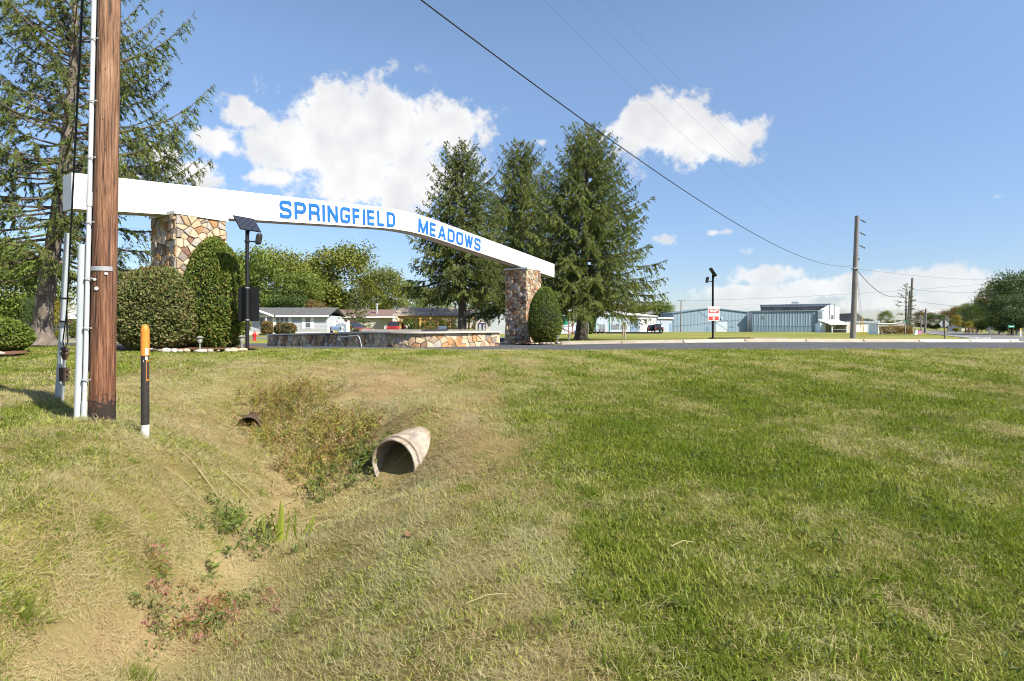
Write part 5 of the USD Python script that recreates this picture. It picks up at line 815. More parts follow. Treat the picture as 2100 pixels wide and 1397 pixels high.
part(t, 'base_band', b.box(0, W, -.05, 0, -.1, 1.55), 'metal_blue2'); w = part(t, 'window', b.box(2.2, 3.05, -.07, 0, 3.4, 4.2), 'metal_grey'); part(w, 'pane', b.box(2.28, 2.97, -.09, -.06, 3.48, 4.12), 'pane'); part(t, 'downpipe', b.box(W - 2.1, W - 1.95, -.12, 0, -.1, 5.1), 'metal_grey')
n = int(W / .62)
for i in range(n): xx_ = .3 + i * .62; part(t, 'wall_rib', b.box(xx_, xx_ + .04, -.065, 0, -.1, 5.1), 'metal_blue')
b = Local(1688, 1722, 143, 166); t = thing('white_annex', 'whitewashed side wing with downpipes at the right end of the flat blue building', 'building', tuple(b.o)); W = b.w; part(t, 'wall', b.prism([(0, -.2), (W, -.2), (W, 7.0), (W * .55, 7.3), (0, 5.3)], 0.1, 1.2), 'metal_white'); w = part(t, 'window', b.box(W * .45, W * .58, -.0, .2, 3.1, 4.6), 'galv'); part(w, 'pane', b.box(W * .46, W * .57, -.03, .1, 3.2, 4.5), 'pane')
for x in (W * .33, W * .62): mb = MB(); mb.tube([b.p(x, -.1, -.2), b.p(x, -.1, 7.6)], .14, 6); part(t, 'downpipe', mb, 'galv')
b = Local(1560, 1702, 178, 170); t = thing('rooftop_block', 'weathered grey upper block rising behind the flat blue building', 'building', tuple(b.o)); part(t, 'wall', b.box(0, b.w, 0, 20, 0, 7.6), 'weathered'); part(t, 'parapet', b.box(-.2, b.w + .2, -.25, 20, 7.6, 8.2), 'metal_grey'); part(t, 'parapet_cap', b.box(-.3, b.w + .3, -.35, 20, 8.2, 8.35), 'roof_metal'); part(t, 'roof_unit', b.box(b.w * .46, b.w * .56, 1, 4, 8.35, 9.1), 'metal_grey')
b = Local(1192, 1312, 118, 132); t = thing('metal_building', 'long low grey blue works building with green door frames behind the field', 'warehouse', tuple(b.o)); W = b.w
part(t, 'wall', b.prism([(0, -.2), (W, -.2), (W, 3.9), (W * .02, 3.9)], 0, 14), 'metal_grey'); part(t, 'roof', b.sprism([(-.5, 3.9), (7, 4.9), (14.5, 3.9), (14.5, 4.1), (7, 5.1), (-.5, 4.1)], -.3, W + .3), 'roof_metal')
for x in (W * .22, W * .45): part(t, 'post', b.box(x - .15, x + .15, -.12, .05, -.1, 3.85), 'teal')
w = part(t, 'entrance', b.box(W * .27, W * .38, -.08, .05, -.1, 1.9), 'galv'); part(w, 'pane', b.box(W * .28, W * .32, -.1, -.06, 0, 1.8), 'pane'); part(w, 'pane', b.box(W * .33, W * .37, -.1, -.06, 0, 1.8), 'pane')
w = part(t, 'window', b.box(W * .47, W * .62, -.08, .05, .7, 1.8), 'galv'); part(w, 'pane', b.box(W * .475, W * .615, -.1, -.06, .75, 1.75), 'pane'); w = part(t, 'window', b.box(W * .08, W * .2, -.08, .05, .7, 1.9), 'galv'); part(w, 'pane', b.box(W * .085, W * .195, -.1, -.06, .75, 1.85), 'pane'); w = part(t, 'window', b.box(W * .65, W * .76, -.08, .05, .7, 1.8), 'galv'); part(w, 'pane', b.box(W * .655, W * .755, -.1, -.06, .75, 1.75), 'pane')
rd_ = part(t, 'roller_door', b.box(W * .82, W * .97, -.08, .05, -.1, 2.9), 'door_blue')
for i in range(5): part(rd_, 'slat', b.box(W * .825, W * .965, -.11, -.07, .1 + i * .56, .6 + i * .56), 'door_blue')
for x in (.3, .36, .62, .8): mb = MB(); mb.tube([b.p(W * x, 3, 4.2), b.p(W * x, 3, 5.6)], .1, 6); part(t, 'vent_pipe', mb, 'galv')
b = Local(1313, 1346, 133, 140); t = thing('metal_building', 'bright white end bay beside the long works building, with a dark truck parked in front', 'warehouse', tuple(b.o)); part(t, 'wall', b.box(0, b.w, 0, 10, -.2, 3.8), 'metal_white'); part(t, 'roof', b.sprism([(-.4, 3.8), (5, 4.5), (10.4, 3.8), (10.4, 4), (5, 4.7), (-.4, 4)], -.1, b.w + .2), 'roof_metal'); part(t, 'door', b.box(.6, 1.1, -.05, .05, 1.1, 2.0), 'door_blue')
b = Local(1347, 1379, 142, 147); t = thing('metal_building', 'low grey link building between the white bay and the gabled blue hall', 'warehouse', tuple(b.o)); part(t, 'wall', b.box(0, b.w, 0, 10, -.2, 3.3), 'metal_grey'); part(t, 'roof', b.box(-.1, b.w + .1, -.4, 10, 3.3, 3.75), 'roof_metal'); part(t, 'door', b.box(b.w * .8, b.w * .95, -.05, .05, -.1, 2.2), 'door_blue')
b = Local(1692, 1740, 125); t = thing('carport', 'open carport with a pale sloped roof beside the white wing', 'carport', tuple(b.o)); W = b.w; part(t, 'back_wall', b.box(1.5, W + 1.2, 4, 4.2, -.1, 2.4), 'siding_tan'); part(t, 'roof', b.sprism([(-.3, 1.75), (4.4, 2.75), (4.4, 2.9), (-.3, 1.95)], .8, W), 'trim')
for x in (1.5, W - .4): part(t, 'post', b.box(x, x + .14, 0, .14, -.2, 1.8), 'trim')
part(t, 'rail', b.box(1.5, W - .4, .1, .18, .6, .7), 'galv'); part(t, 'side_wall', b.box(0, 1.2, 2, 4, -.1, 2.0), 'siding_pale'); part(t, 'end_wall', b.box(W - .1, W + 1.6, .5, 4, -.1, 2.3), 'siding_tan')
b = Local(1741, 1775, 165); t = thing('low_house', 'low house with a dark roof half hidden by the far pole', 'house', tuple(b.o)); part(t, 'wall', b.box(0, b.w, 0, 8, -.2, 2.7), 'siding_tan'); part(t, 'roof', b.prism([(-.4, 2.6), (b.w * .45, 5.4), (b.w + .6, 2.6)], -.4, 8.3), 'shingle')
b = Local(1776, 1801, 150); t = thing('pale_house', 'long pale low building beyond the yellow guy markers', 'house', tuple(b.o)); part(t, 'wall', b.box(-3, b.w, 0, 8, -.2, 2.4), 'siding_white'); part(t, 'roof', b.box(-3.3, b.w + .3, -.3, 8.3, 2.4, 2.9), 'metal_grey'); part(t, 'garage_door', b.box(.3, 2.4, -.05, .04, -.1, 1.6), 'door_pale')
b = Local(1801, 1835, 92); t = thing('pale_shed', 'small pale shed with a flat roof behind the dry red brush', 'shed', tuple(b.o)); part(t, 'wall', b.box(0, b.w, 0, 2.5, -.1, 1.62), 'siding_white'); part(t, 'roof', b.box(-.1, b.w + .1, -.15, 2.6, 1.62, 1.75), 'trim'); part(t, 'door', b.box(.9, 1.35, -.05, .02, 0, 1.25), 'door_blue')
b = Local(1972, 1990, 185); t = thing('far_house', 'grey roofed house hidden among trees along the road', 'house', tuple(b.o)); part(t, 'wall', b.box(0, b.w, 0, 6, -.1, 2.6), 'siding_tan'); part(t, 'roof', b.sprism([(-.4, 2.5), (3, 4.2), (6.4, 2.5)], -.3, b.w + .3), 'shingle')

# pavilion
b = Local(816, 972, 59); t = thing('pavilion', 'unfinished timber pavilion with a rough deck roof behind the planter', 'pavilion', tuple(b.o)); W = b.w
pxs = [0.25, W * .235, W * .28, W * .425, W * .50, W * .63, W * .71, W - .5]
for i, x in enumerate(pxs):
    y = [0, 0, 3.6, 3.6, 0, 3.6, 0, 0][i]; pp = part(t, 'post', b.box(x - .09, x + .09, y - .09, y + .09, -.2, 2.15), 'lumber')
    for sgn in (-1, 1): mb = MB(); mb.tube([b.p(x, y, 1.55), b.p(x + .5 * sgn, y, 2.1)], .055, 4); part(pp, 'brace', mb, 'lumber')
for y in (0, 3.6): part(t, 'beam', b.box(0, W - .2, y - .07, y + .07, 2.1, 2.34), 'lumber')
part(t, 'rail', b.box(W * .29, W * .42, 3.5, 3.56, 1.15, 1.23), 'lumber'); part(t, 'rail', b.box(W * .5, W * .7, 3.5, 3.56, 1.1, 1.18), 'lumber')
for y0, y1, z0, z1 in ((-.6, 1.8, 2.32, 3.25), (4.2, 1.8, 2.32, 3.25)):
    for i in range(9):
        f0, f1 = i / 9, (i + .5) / 9; ya, yb, za, zb_ = y0 + (y1 - y0) * f0, y0 + (y1 - y0) * f1, z0 + (z1 - z0) * f0, z0 + (z1 - z0) * f1
        mb = MB(); mb.add(np.array([b.p(-.5 + .5 * f0, ya, za), b.p(W + .3 - .5 * f0, ya, za), b.p(W + .3 - .5 * f1, yb, zb_), b.p(-.5 + .5 * f1, yb, zb_), b.p(-.5 + .5 * f0, ya, za + .05), b.p(W + .3 - .5 * f0, ya, za + .05), b.p(W + .3 - .5 * f1, yb, zb_ + .05), b.p(-.5 + .5 * f1, yb, zb_ + .05)]), [[0, 3, 2, 1], [4, 5, 6, 7], [0, 1, 5, 4], [2, 3, 7, 6], [1, 2, 6, 5], [0, 4, 7, 3]]); part(t, 'roof_board', mb, 'lumber_grey')
for x in np.linspace(.1, W - .1, 14): mb = MB(); mb.tube([b.p(x, -.5, 2.3), b.p(x, 1.8, 3.2), b.p(x, 4.1, 2.3)], .04, 4); part(t, 'rafter', mb, 'lumber_grey')
for i in range(10): y_ = -.45 + i * .25; mb = MB(); mb.tube([b.p(-.3, -.4 + i * .24, 2.34), b.p(-.3 + 0, 1.8, 2.4 + i * .08)], .03, 4); part(t, 'lattice', mb, 'lumber_grey')
b = Local(907, 915, 40); t = thing('white_box', 'white box lying on the planter ledge under the spruce', 'box', tuple(b.p(0, 0, .9) - (0, 0, b.z - .0))); o = at(905, 676, 37.0); mb = MB(); q = trimesh.creation.icosphere(2, 1.0); v = np.sign(q.vertices) * np.abs(q.vertices) ** .4 * (.26, .2, .12); LOC[t] = o; UsdGeom.Xform(stage.GetPrimAtPath(t)).GetOrderedXformOps()[0].Set(Gf.Vec3d(*map(float, o))); o2 = at(908, 677, 36.6); o2[2] = .99; part(t, 'body', (v + o2, np.array(q.faces)), 'sign_white', smooth=True); mb = MB(); mb.box(o2 + (0, 0, .09), (.46, .34, .03)); part(t, 'lid', mb, 'trim')

b = Local(862, 972, 55); t = thing('climbing_structure', 'bare yellow timber climbing structure with rails standing behind the planter, right of the red van', 'climbing structure', tuple(b.o)); W = b.w
for f in (0, .19, .33, .47, .62, .78, .9, 1): part(t, 'post', b.box(W * f - .07, W * f + .07, -.07, .07, -.2, (2.05, 2.1, 1.75, 2.1, 1.9, 2.1, 1.6, 2.05)[int(f * 7.99)]), 'lumber')
for x0, x1, z in ((0, .33, 1.62), (.33, .62, 1.45), (.62, 1, 1.6), (.47, .9, .95), (0, .19, 1.0)): part(t, 'rail', b.box(W * x0 + .07, W * x1 - .07, -.03, .03, z, z + .09), 'lumber')
for f, sg in ((.19, 1), (.47, -1), (.78, 1)): mb = MB(); mb.tube([b.p(W * f, -.02, 1.1), b.p(W * f + .75 * sg, -.02, .55)], .04, 4); part(t, 'brace', mb, 'lumber')
# tan shed, playground
b = Local(975, 1003, 66); t = thing('garden_shed', 'tan barn roofed garden shed with blue trimmed doors', 'shed', tuple(b.o)); W = b.w; sh = [(0, -.1), (W, -.1), (W, 1.35), (W * .82, 2.05), (W * .5, 2.3), (W * .18, 2.05), (0, 1.35)]; part(t, 'wall', b.prism(sh, 0, 2.6), 'siding_tan')
part(t, 'roof', b.prism([(W + .1, 1.3), (W + .1, 1.4), (W * .84, 2.16), (W * .5, 2.42), (W * .16, 2.16), (-.1, 1.4), (-.1, 1.3), (W * .18, 2.06), (W * .5, 2.31), (W * .82, 2.06)], -.12, 2.7), 'shingle')
for x0 in (W * .22, W * .51): d = part(t, 'door', b.box(x0, x0 + W * .27, -.05, .03, 0, 1.6), 'siding_tan'); part(d, 'trim', b.box(x0, x0 + .07, -.07, -.04, 0, 1.6), 'blue_door'); part(d, 'trim', b.box(x0 + W * .27 - .07, x0 + W * .27, -.07, -.04, 0, 1.6), 'blue_door'); part(d, 'trim', b.box(x0, x0 + W * .27, -.075, -.045, 1.5, 1.6), 'blue_door'); part(d, 'trim', b.box(x0, x0 + W * .27, -.075, -.045, .5, .6), 'blue_door')
g = G(1161, 88); t = thing('playground_slide', 'green and brown play tower with a slide behind the clipped yew', 'play structure', tuple(g))
for dx in (-.9, .4, 1.0): mb = MB(); mb.tube([g + (dx, 0, 0), g + (dx, 0, 3.6)], .07, 8); part(t, 'post', mb, 'brown_red')
mb = MB(); mb.tube([g + (-.2, -.5, 1.5), g + (-.2, -.5, 2.9)], .42, 12); part(t, 'tube', mb, 'green_plastic', smooth=40); mb = MB(); mb.box(g + (0, 0, 3.2), (2.2, 1.6, .12)); part(t, 'roof', mb, 'green_plastic'); mb = MB(); mb.box(g + (0, 0, 1.3), (2.2, 1.5, .12)); part(t, 'deck', mb, 'brown_red'); mb = MB(); mb.add(np.array([g + (-1.6, -1, 1.4), g + (-1.6, -.5, 1.4), g + (1.2, -.5, .2), g + (1.2, -1, .2), g + (-1.6, -1, 1.25), g + (-1.6, -.5, 1.25), g + (1.2, -.5, .05), g + (1.2, -1, .05)]), [[0, 1, 2, 3], [4, 7, 6, 5], [0, 3, 7, 4], [1, 5, 6, 2], [0, 4, 5, 1], [3, 2, 6, 7]]); part(t, 'slide', mb, 'brown_red')
mb = MB(); mb.tube([g + (2.4, 0, 0), g + (2.4, 0, 1.6), g + (2.9, 0, 2.1), g + (3.4, 0, 1.6), g + (3.4, 0, 0)], .05, 6); part(t, 'climbing_hoop', mb, 'galv')
mb = MB(); mb.box(G(1260, 105) + (0, 0, .12), (17.5, .3, .36)); single('play_border', mb, 'black_plastic', 'long dark border edging of the playground on the field', 'border')
for i, px in enumerate((1222, 1230)): g = G(px, 104); t = thing('picnic_table', ('red picnic table at the left before the works building', 'second red picnic table just right of the first')[i], 'picnic table', tuple(g)); mb = MB(); mb.box(g + (0, 0, .72), (1.8, .75, .06)); part(t, 'tabletop', mb, 'brown_red'); [part(t, 'bench', MB().box(g + (0, s * .65, .43), (1.8, .28, .05)), 'brown_red') for s in (-1, 1)]; [part(t, 'leg', MB().box(g + (s * .7, 0, .35), (.08, 1.2, .7)), 'galv') for s in (-1, 1)]
# V posts
g = G(1280, 51); t = thing('leaning_posts', 'pair of grey wooden posts leaning together on the lawn', 'posts', tuple(g)); mb = MB(); mb.tube([g + (-.05, 0, -.1), g + (-.16, 0, 1.4)], .07, 6); part(t, 'post', mb, 'old_wood'); mb = MB(); mb.tube([g + (.08, .05, -.1), g + (.14, .05, 1.42)], .075, 6); part(t, 'post', mb, 'old_wood')

# notice board, mailbox
b = Local(683, 716, 50.5); t = thing('notice_board', 'white arched notice board with grey panel of small print behind the planter wall', 'notice board', tuple(b.o)); W = b.w; z0 = -.2
part(t, 'board', b.prism([(0.16, z0), (W - .16, z0), (W - .16, 1.55), (W * .72, 1.62), (W * .62, 1.86), (W * .5, 1.93), (W * .38, 1.86), (W * .28, 1.62), (.16, 1.55)], 0, .1), 'trim'); part(t, 'panel', b.prism([(.26, .2), (W - .26, .2), (W - .26, 1.42), (W * .68, 1.5), (W * .58, 1.62), (W * .5, 1.5), (W * .42, 1.62), (W * .32, 1.5), (.26, 1.42)], -.03, .0), 'metal_grey')
for x in (0, W - .16): part(t, 'post', b.box(x, x + .16, -.03, .14, z0, 1.75), 'trim'); part(t, 'post_foot', b.box(x - .06, x + .22, -.08, .18, z0, .3), 'trim')
for i in range(8): x0 = W * (.36 - .05 * (i % 3)); part(t, 'text_line', b.box(x0, W - x0, -.045, -.03, 1.22 - i * .12, 1.26 - i * .12), 'trim')
g = G(688, 46); t = thing('mailbox', 'dark mailbox on a post with a yellow paper tube in front of the notice board', 'mailbox', tuple(g)); mb = MB(); mb.box(g + (0, 0, .5), (.09, .09, 1.0)); part(t, 'post', mb, 'black_metal'); mb = MB(); mb.box(g + (.05, 0, 1.02), (.72, .3, .27)); mb.tube([g + (-.31, 0, 1.15), g + (.41, 0, 1.15)], .15, 12); part(t, 'box', mb, 'door_blue'); mb = MB(); mb.tube([g + (.05, -.3, .68), g + (.05, .2, .68)], .2, 14); part(t, 'paper_tube', mb, 'yellow', smooth=40)
# parking pad behind home: nothing else

# ------------------------------------------------------------------ cars
def car(name, label, c, ang, prof, cabin, m, w=1.85, wheels=(0.85, 3.75), wr=.36):
    """prof, cabin: side outlines (x forward, z up)."""
    c = np.array(c, float); a = math.radians(ang); fx = np.array([math.cos(a), math.sin(a), 0]); fy = np.array([-fx[1], fx[0], 0]); t = thing(name, label, 'car', tuple(c))
    def body(out, y0, y1, tum=0.0):
        ring = np.array(Polygon(out).buffer(-.06).buffer(.06, quad_segs=3).exterior.coords)[:-1]; cz = ring[:, 1]; k = len(ring); sh = lambda e: np.where(cz > .85, e * tum, 0); mb = MB()
        rows = [(y0 + .06, .965), (y0, .93), (y1, .93), (y1 - .06, .965)]; ce = ring.mean(0); vs = []
        for i, (y, s) in enumerate([(y0, .93), (y0 + .09, 1.0), (y1 - .09, 1.0), (y1, .93)]): q = ce + (ring - ce) * s; yy = y + (np.where(q[:, 1] > 1.0, (q[:, 1] - 1.0) * tum, 0) * (1 if i < 2 else -1)); vs.append(c + np.outer(q[:, 0], fx) + np.outer(yy, fy) + np.outer(q[:, 1], UP))
        V = np.vstack(vs); j = np.arange(k); mb.add(V, np.vstack([np.stack([i * k + j, i * k + (j + 1) % k, (i + 1) * k + (j + 1) % k, (i + 1) * k + j], 1) for i in range(3)])); tp = trimesh.creation.triangulate_polygon(Polygon(ring), engine='earcut')
        if len(tp[0]) == k: mb.add(vs[0], tp[1]); mb.add(vs[3], tp[1])
        return mb
    part(t, 'body', body(prof, -w / 2, w / 2), m, smooth=40); part(t, 'windows', body(cabin, -w / 2 + .02, w / 2 - .02, .32), 'dark_glass', smooth=40); rf = np.array(cabin)[:, 1].max(); xs = [x for x, z in cabin if z > rf - .12]
    part(t, 'roof', MB().box(c + fx * np.mean(xs) + UP * (rf + .005), (max(xs) - min(xs) + .1, w * .62, .05), ax=[fx, fy, UP]), m)
    for x in wheels:
        for s in (-1, 1): o = c + fx * x + fy * s * (w / 2 - .1) + UP * wr; mb = MB(); mb.tube([o - fy * .1, o + fy * .1], wr, 18); wl = part(t, 'wheel', mb, 'tyre', smooth=40); mb = MB(); mb.tube([o + fy * s * .08, o + fy * s * .115], wr * .62, 14); part(wl, 'rim', mb, 'rim', smooth=40)
    L = max(x for x, z in prof)
    for s in (-1, 1): mb = MB(); mb.box(c + fx * (L - .12) + fy * s * (w / 2 - .28) + UP * .78, (.3, .36, .16), ax=[fx, fy, UP]); part(t, 'headlight', mb, 'lamp_glass'); mb = MB(); mb.box(c + fx * .04 + fy * s * (w / 2 - .2) + UP * .95, (.1, .22, .3), ax=[fx, fy, UP]); part(t, 'tail_light', mb, 'sign_red'); mb = MB(); mb.box(c + fx * (L * .63) + fy * s * (w / 2 + .07) + UP * 1.02, (.2, .16, .13), ax=[fx, fy, UP]); part(t, 'mirror', mb, m)
    return t
suv = [(0, .35), (4.6, .3), (4.66, .62), (4.5, .86), (3.6, 1.02), (0.1, 1.06), (0, .9)]; cab = [(0.25, 1.0), (3.55, .98), (2.75, 1.52), (1.9, 1.64), (.7, 1.62)]
g = G(700, 62); car('parked_car', 'dark red car parked nose out beside the notice board', (g[0] - .6, g[1], g[2] + .1), -28, suv, cab, 'car_red')
g = G(805, 84); car('parked_car', 'red van seen from behind under the tan home carport', (g[0], g[1], g[2] + .15), 86, [(0, .4), (4.6, .4), (4.6, .9), (3.6, 1.1), (0, 1.15)], [(.05, 1.1), (3.5, 1.05), (2.9, 1.75), (.2, 1.8)], 'car_red', w=1.9)
g = G(1328, 122); car('parked_truck', 'dark truck parked before the white end bay of the works', (G(1352, 125)[0], 125, g[2]), 86, [(0, .45), (5.2, .45), (5.25, 1.0), (4.0, 1.15), (0, 1.2)], [(1.6, 1.15), (4.0, 1.1), (3.3, 1.8), (1.9, 1.85)], 'car_dark', w=1.95, wheels=(1, 4.2), wr=.4)
g = G(1338, 126); car('parked_car', 'black car at the corner of the works building, left of the truck', (G(1336, 128)[0], 128, g[2]), 78, suv, cab, 'car_dark')
g = G(797, 80); t = thing('utility_box', 'white cabinet beside the pavilion posts', 'cabinet', tuple(G(832, 62))); q = G(832, 62); part(t, 'body', MB().box(q + (0, 0, .42), (.75, .45, .84)), 'sign_white'); part(t, 'lid', MB().box(q + (0, 0, .87), (.82, .52, .06)), 'trim')
b = Local(789, 800, 86); t = thing('porch_rail', 'white porch rail beside the red van', 'railing', tuple(b.o)); part(t, 'top_rail', b.box(0, b.w, 0, .08, 1.25, 1.33), 'trim')
for i in range(6): x = b.w * i / 5; part(t, 'baluster', b.box(x - .04, x + .04, .01, .07, .3, 1.25), 'trim')

# ------------------------------------------------------------------ fences at the left
b = Local(232, 330, 50); t = thing('picket_fence', 'white picket fence behind the drive, right of the wooden pole', 'fence', tuple(b.o))
n = int(b.w / .24)
for i in range(n): x = i * .24; part(t, 'picket', b.prism([(x, .05), (x + .12, .05), (x + .12, .72), (x + .06, .8), (x, .72)], 0, .03), 'trim')
for z in (.22, .58): part(t, 'rail', b.box(0, b.w, .03, .07, z, z + .07), 'trim')
g = G(262, 57); part('/World', 'blue_tarp', MB().box(g + (0, 0, .65), (4.2, 1.8, .8)), 'door_blue'); tag(stage.GetPrimAtPath('/World/blue_tarp'), 'low blue grey covered boat shape behind the picket fence', 'cover')
b = Local(42, 62, 50); t = thing('iron_fence', 'short black iron fence at the left edge by the white home', 'fence', tuple(b.o))
for i in range(8): x = b.w * i / 7; part(t, 'bar', b.box(x - .015, x + .015, 0, .03, 0, .95 + (.15 if i == 0 else 0)), 'black_metal')
part(t, 'rail', b.box(0, b.w, 0, .03, .8, .84), 'black_metal'); part(t, 'rail', b.box(0, b.w, 0, .03, .15, .19), 'black_metal')

# ------------------------------------------------------------------ far poles, wires, signs at the right
def far_pole(px, pt, ytop, Y, r0, r1, label, lean=0.0, arms=(), m='grey_pole', name='power_pole'):
    g = G(px, Y); H = CZ + (HZ - ytop) / F * Y - g[2]; dx = (pt - px) / F * Y; t = thing(name, label, 'utility pole', tuple(g)); mb = MB(); mb.tube([g + np.array([dx * f, 0, -.3 + (H + .3) * f]) for f in np.linspace(0, 1, 6)], np.linspace(r0, r1, 6), 12); part(t, 'shaft', mb, m, smooth=40); return t, g, H, dx
t, fp, fH, fdx = far_pole(1749, 1757.5, 443, 51, .25, .17, 'tall grey power pole with four side brackets on the far lawn')
for zf, L in ((.985, .75), (.88, .75), (.775, .75), (.68, .3)):
    p = fp + np.array([fdx * zf, 0, fH * zf]); mb = MB(); mb.tube([p, p + (L * .4, 0, -.18), p + (L, 0, -.4 if L > .5 else -.02)], .022, 6); part(t, 'bracket', mb, 'cable'); mb = MB(); [mb.tube([p + (L * f, 0, -.4 * f - .06), p + (L * f, 0, -.4 * f + .06)], .05, 8) for f in (.6, .8, 1.0)]; part(t, 'insulator', mb, 'rust')
p = fp + np.array([fdx * .57, -.05, fH * .57]); part(t, 'clamp', MB().box(p, (.5, .5, .1)), 'galv')
wa = at(1755, 543, 50.8); pole_tie = PB + dirp / dirp[2] * (7.65 - 0.0)
def wire(name, a, b_, sag, r, label, cat='power line', m='cable', n=48):
    a, b_ = np.array(a, float), np.array(b_, float); tt = np.linspace(0, 1, n); pts = a + np.outer(tt, b_ - a) - np.outer(4 * sag * tt * (1 - tt), UP); mb = MB(); mb.tube(pts, r, 6); single(name, mb, m, label, cat)
tt = np.linspace(0, 1, 90); aX, aY = PB[0] + .14, PB[1]; zt_ = CZ + 5.2 - 3.765 * (tt - .0738) + 6.54 * (tt - .0738) * (tt - .358); pts = np.stack([aX + (fp[0] + fdx * .57 - aX) * tt, aY + (fp[1] - aY) * tt, zt_], 1); mb = MB(); mb.tube(pts, .0125, 8); single('overhead_cable', mb, 'cable', 'thick dark cable swooping from the wooden pole across the sky to the grey pole', 'cable', smooth=60)
wire('overhead_cable', p, at(1838, 607, 86), .9, .03, 'dark cable running down from the grey pole to the far leaning poles', 'cable')
far = [at(1867, 590, 92), at(2160, 500, 40)]
wire('power_line', fp + np.array([fdx, 0, fH * .985]) + (.7, 0, -.4), PB + np.array([.25, 0, 9.9]), 2.2, .0024, 'top thin power line fading over the sky from the grey pole', m='alum_wire')
wire('power_line', fp + np.array([fdx, 0, fH * .88]) + (.7, 0, -.4), PB + np.array([.25, 0, 9.3]), 2.2, .0024, 'second thin power line down the grey pole', m='alum_wire')
wire('power_line', fp + np.array([fdx, 0, fH * .775]) + (.7, 0, -.4), PB + np.array([.25, 0, 8.6]), 2.2, .0024, 'third thin power line down the grey pole', m='alum_wire')
wire('power_line', at(1200, 622, 145), at(1860, 613, 150), 1.0, .035, 'thin line running level above the metal buildings', m='alum_wire'); wire('power_line', at(1400, 617, 150), at(2110, 574, 130), .8, .03, 'thin line rising from the small pole to the right edge', m='alum_wire')
wire('power_line', p, at(2140, 572, 70), .5, .014, 'thin line from the grey pole clamp to the right edge', m='alum_wire'); wire('power_line', at(1860, 615, 94), at(2120, 632, 85), .5, .022, 'thin line between the leaning poles and the trees at the right', m='alum_wire'); wire('power_line', at(1868, 594, 92), at(2120, 595, 80), .4, .02, 'thin line from the top of the leaning pole to the right edge', m='alum_wire')
for i, (px, pxt, yt, yb, Y) in enumerate(((1767, 1766, 540, 690, 50.5), (1773, 1768, 540, 690, 50.8))):
    a = G(px, Y + 4); t = thing('guy_wire', ('guy wire with a yellow sleeve right beside the grey pole', 'guy wire with the taller yellow sleeve, right of the other one')[i], 'guy wire', tuple(a)); top_ = p + (.1, 0, 0); mb = MB(); mb.tube([a, top_], .011, 5); part(t, 'wire', mb, 'alum_wire'); d = unit(top_ - a); mb = MB(); mb.tube([a + d * (.2 + .0), a + d * (1.9 + .5 * i)], .035, 8); part(t, 'sleeve', mb, 'yellow')
far_pole(1866, 1871, 570, 92, .22, .15, 'leaning dark pole beside the thin spruce, taller of the two'); far_pole(1861, 1866, 597, 96, .2, .13, 'shorter leaning pole just left of the taller one')
t, g, H, dx = far_pole(1897, 1899, 633, 118, .2, .14, 'grey pole with a long curved street lamp arm by the road'); mb = MB(); a = g + np.array([dx, 0, H - .9]); mb.tube([a, a + (1.2, 0, .35), a + (3.4, 0, .6)], .04, 6); part(t, 'lamp_arm', mb, 'galv'); part(t, 'lamp_head', MB().box(a + (3.6, 0, .58), (.7, .25, .12)), 'galv')
far_pole(1889, 1889, 655, 130, .16, .13, 'short pale pole left of the lamp pole'); far_pole(1944, 1945, 646, 160, .14, .1, 'thin dark pole behind the diamond sign'); far_pole(2029, 2030, 624, 92, .11, .08, 'slender grey pole before the leaning tree at the right', m='galv'); far_pole(2014, 2014, 630, 140, .14, .1, 'thin pole among the trees right of the golden tree')
t, g, H, dx = far_pole(1396, 1397, 616, 140, .17, .12, 'small pole with a crossarm in front of the blue gabled building'); part(t, 'crossarm', MB().box(g + (dx, 0, H - .15), (1.9, .12, .12)), 'grey_pole')
for s in (-.8, -.4, .4, .8): part(t, 'insulator', MB().box(g + (dx + s, 0, H), (.08, .08, .2)), 'rust')
g = G(1937, 46); t = thing('road_sign', 'grey back of a diamond road sign on a dark post at the roadside', 'road sign', tuple(g)); mb = MB(); mb.box(g + (0, 0, .85), (.07, .05, 1.8)); part(t, 'post', mb, 'rust'); mb = MB(); mb.prism(Polygon([(-.42, 0), (-.2, .24), (0, .36), (.2, .24), (.42, 0), (.2, -.24), (0, -.36), (-.2, -.24)]), g + (0, .05, 1.22), (1, 0, 0), UP, (0, .01, 0)); part(t, 'sign_plate', mb, 'sign_back')
g = G(2073, 70); t = thing('town_sign', 'green place name sign on two posts before the dark maple', 'road sign', tuple(g)); [part(t, 'post', MB().box(g + (x, 0, .7), (.08, .08, 1.5)), 'rust') for x in (-.32, .32)]; pl = part(t, 'sign_plate', MB().box(g + (0, -.06, 1.15), (.82, .03, .34)), 'sign_green'); part(t, 'text_line', MB().box(g + (0, -.08, 1.16), (.6, .005, .07)), 'sign_white')
g = G(1857, 82); t = thing('street_name_sign', 'small green street name blade left of the leaning poles', 'road sign', tuple(g)); part(t, 'post', MB().box(g + (0, 0, 1.0), (.06, .06, 2.0)), 'galv'); part(t, 'sign_plate', MB().box(g + (0, -.04, 1.95), (.7, .03, .16)), 'sign_green')
g = G(1886, 84); part('/World', 'pink_sign', MB().box(g + (0, 0, .35), (.5, .04, .36)).box(g + (-.2, .04, .1), (.03, .03, .3)).box(g + (.2, .04, .1), (.03, .03, .3)), 'pink'); tag(stage.GetPrimAtPath('/World/pink_sign'), 'small pink yard sign stuck in the grass by the lamp pole', 'yard sign')
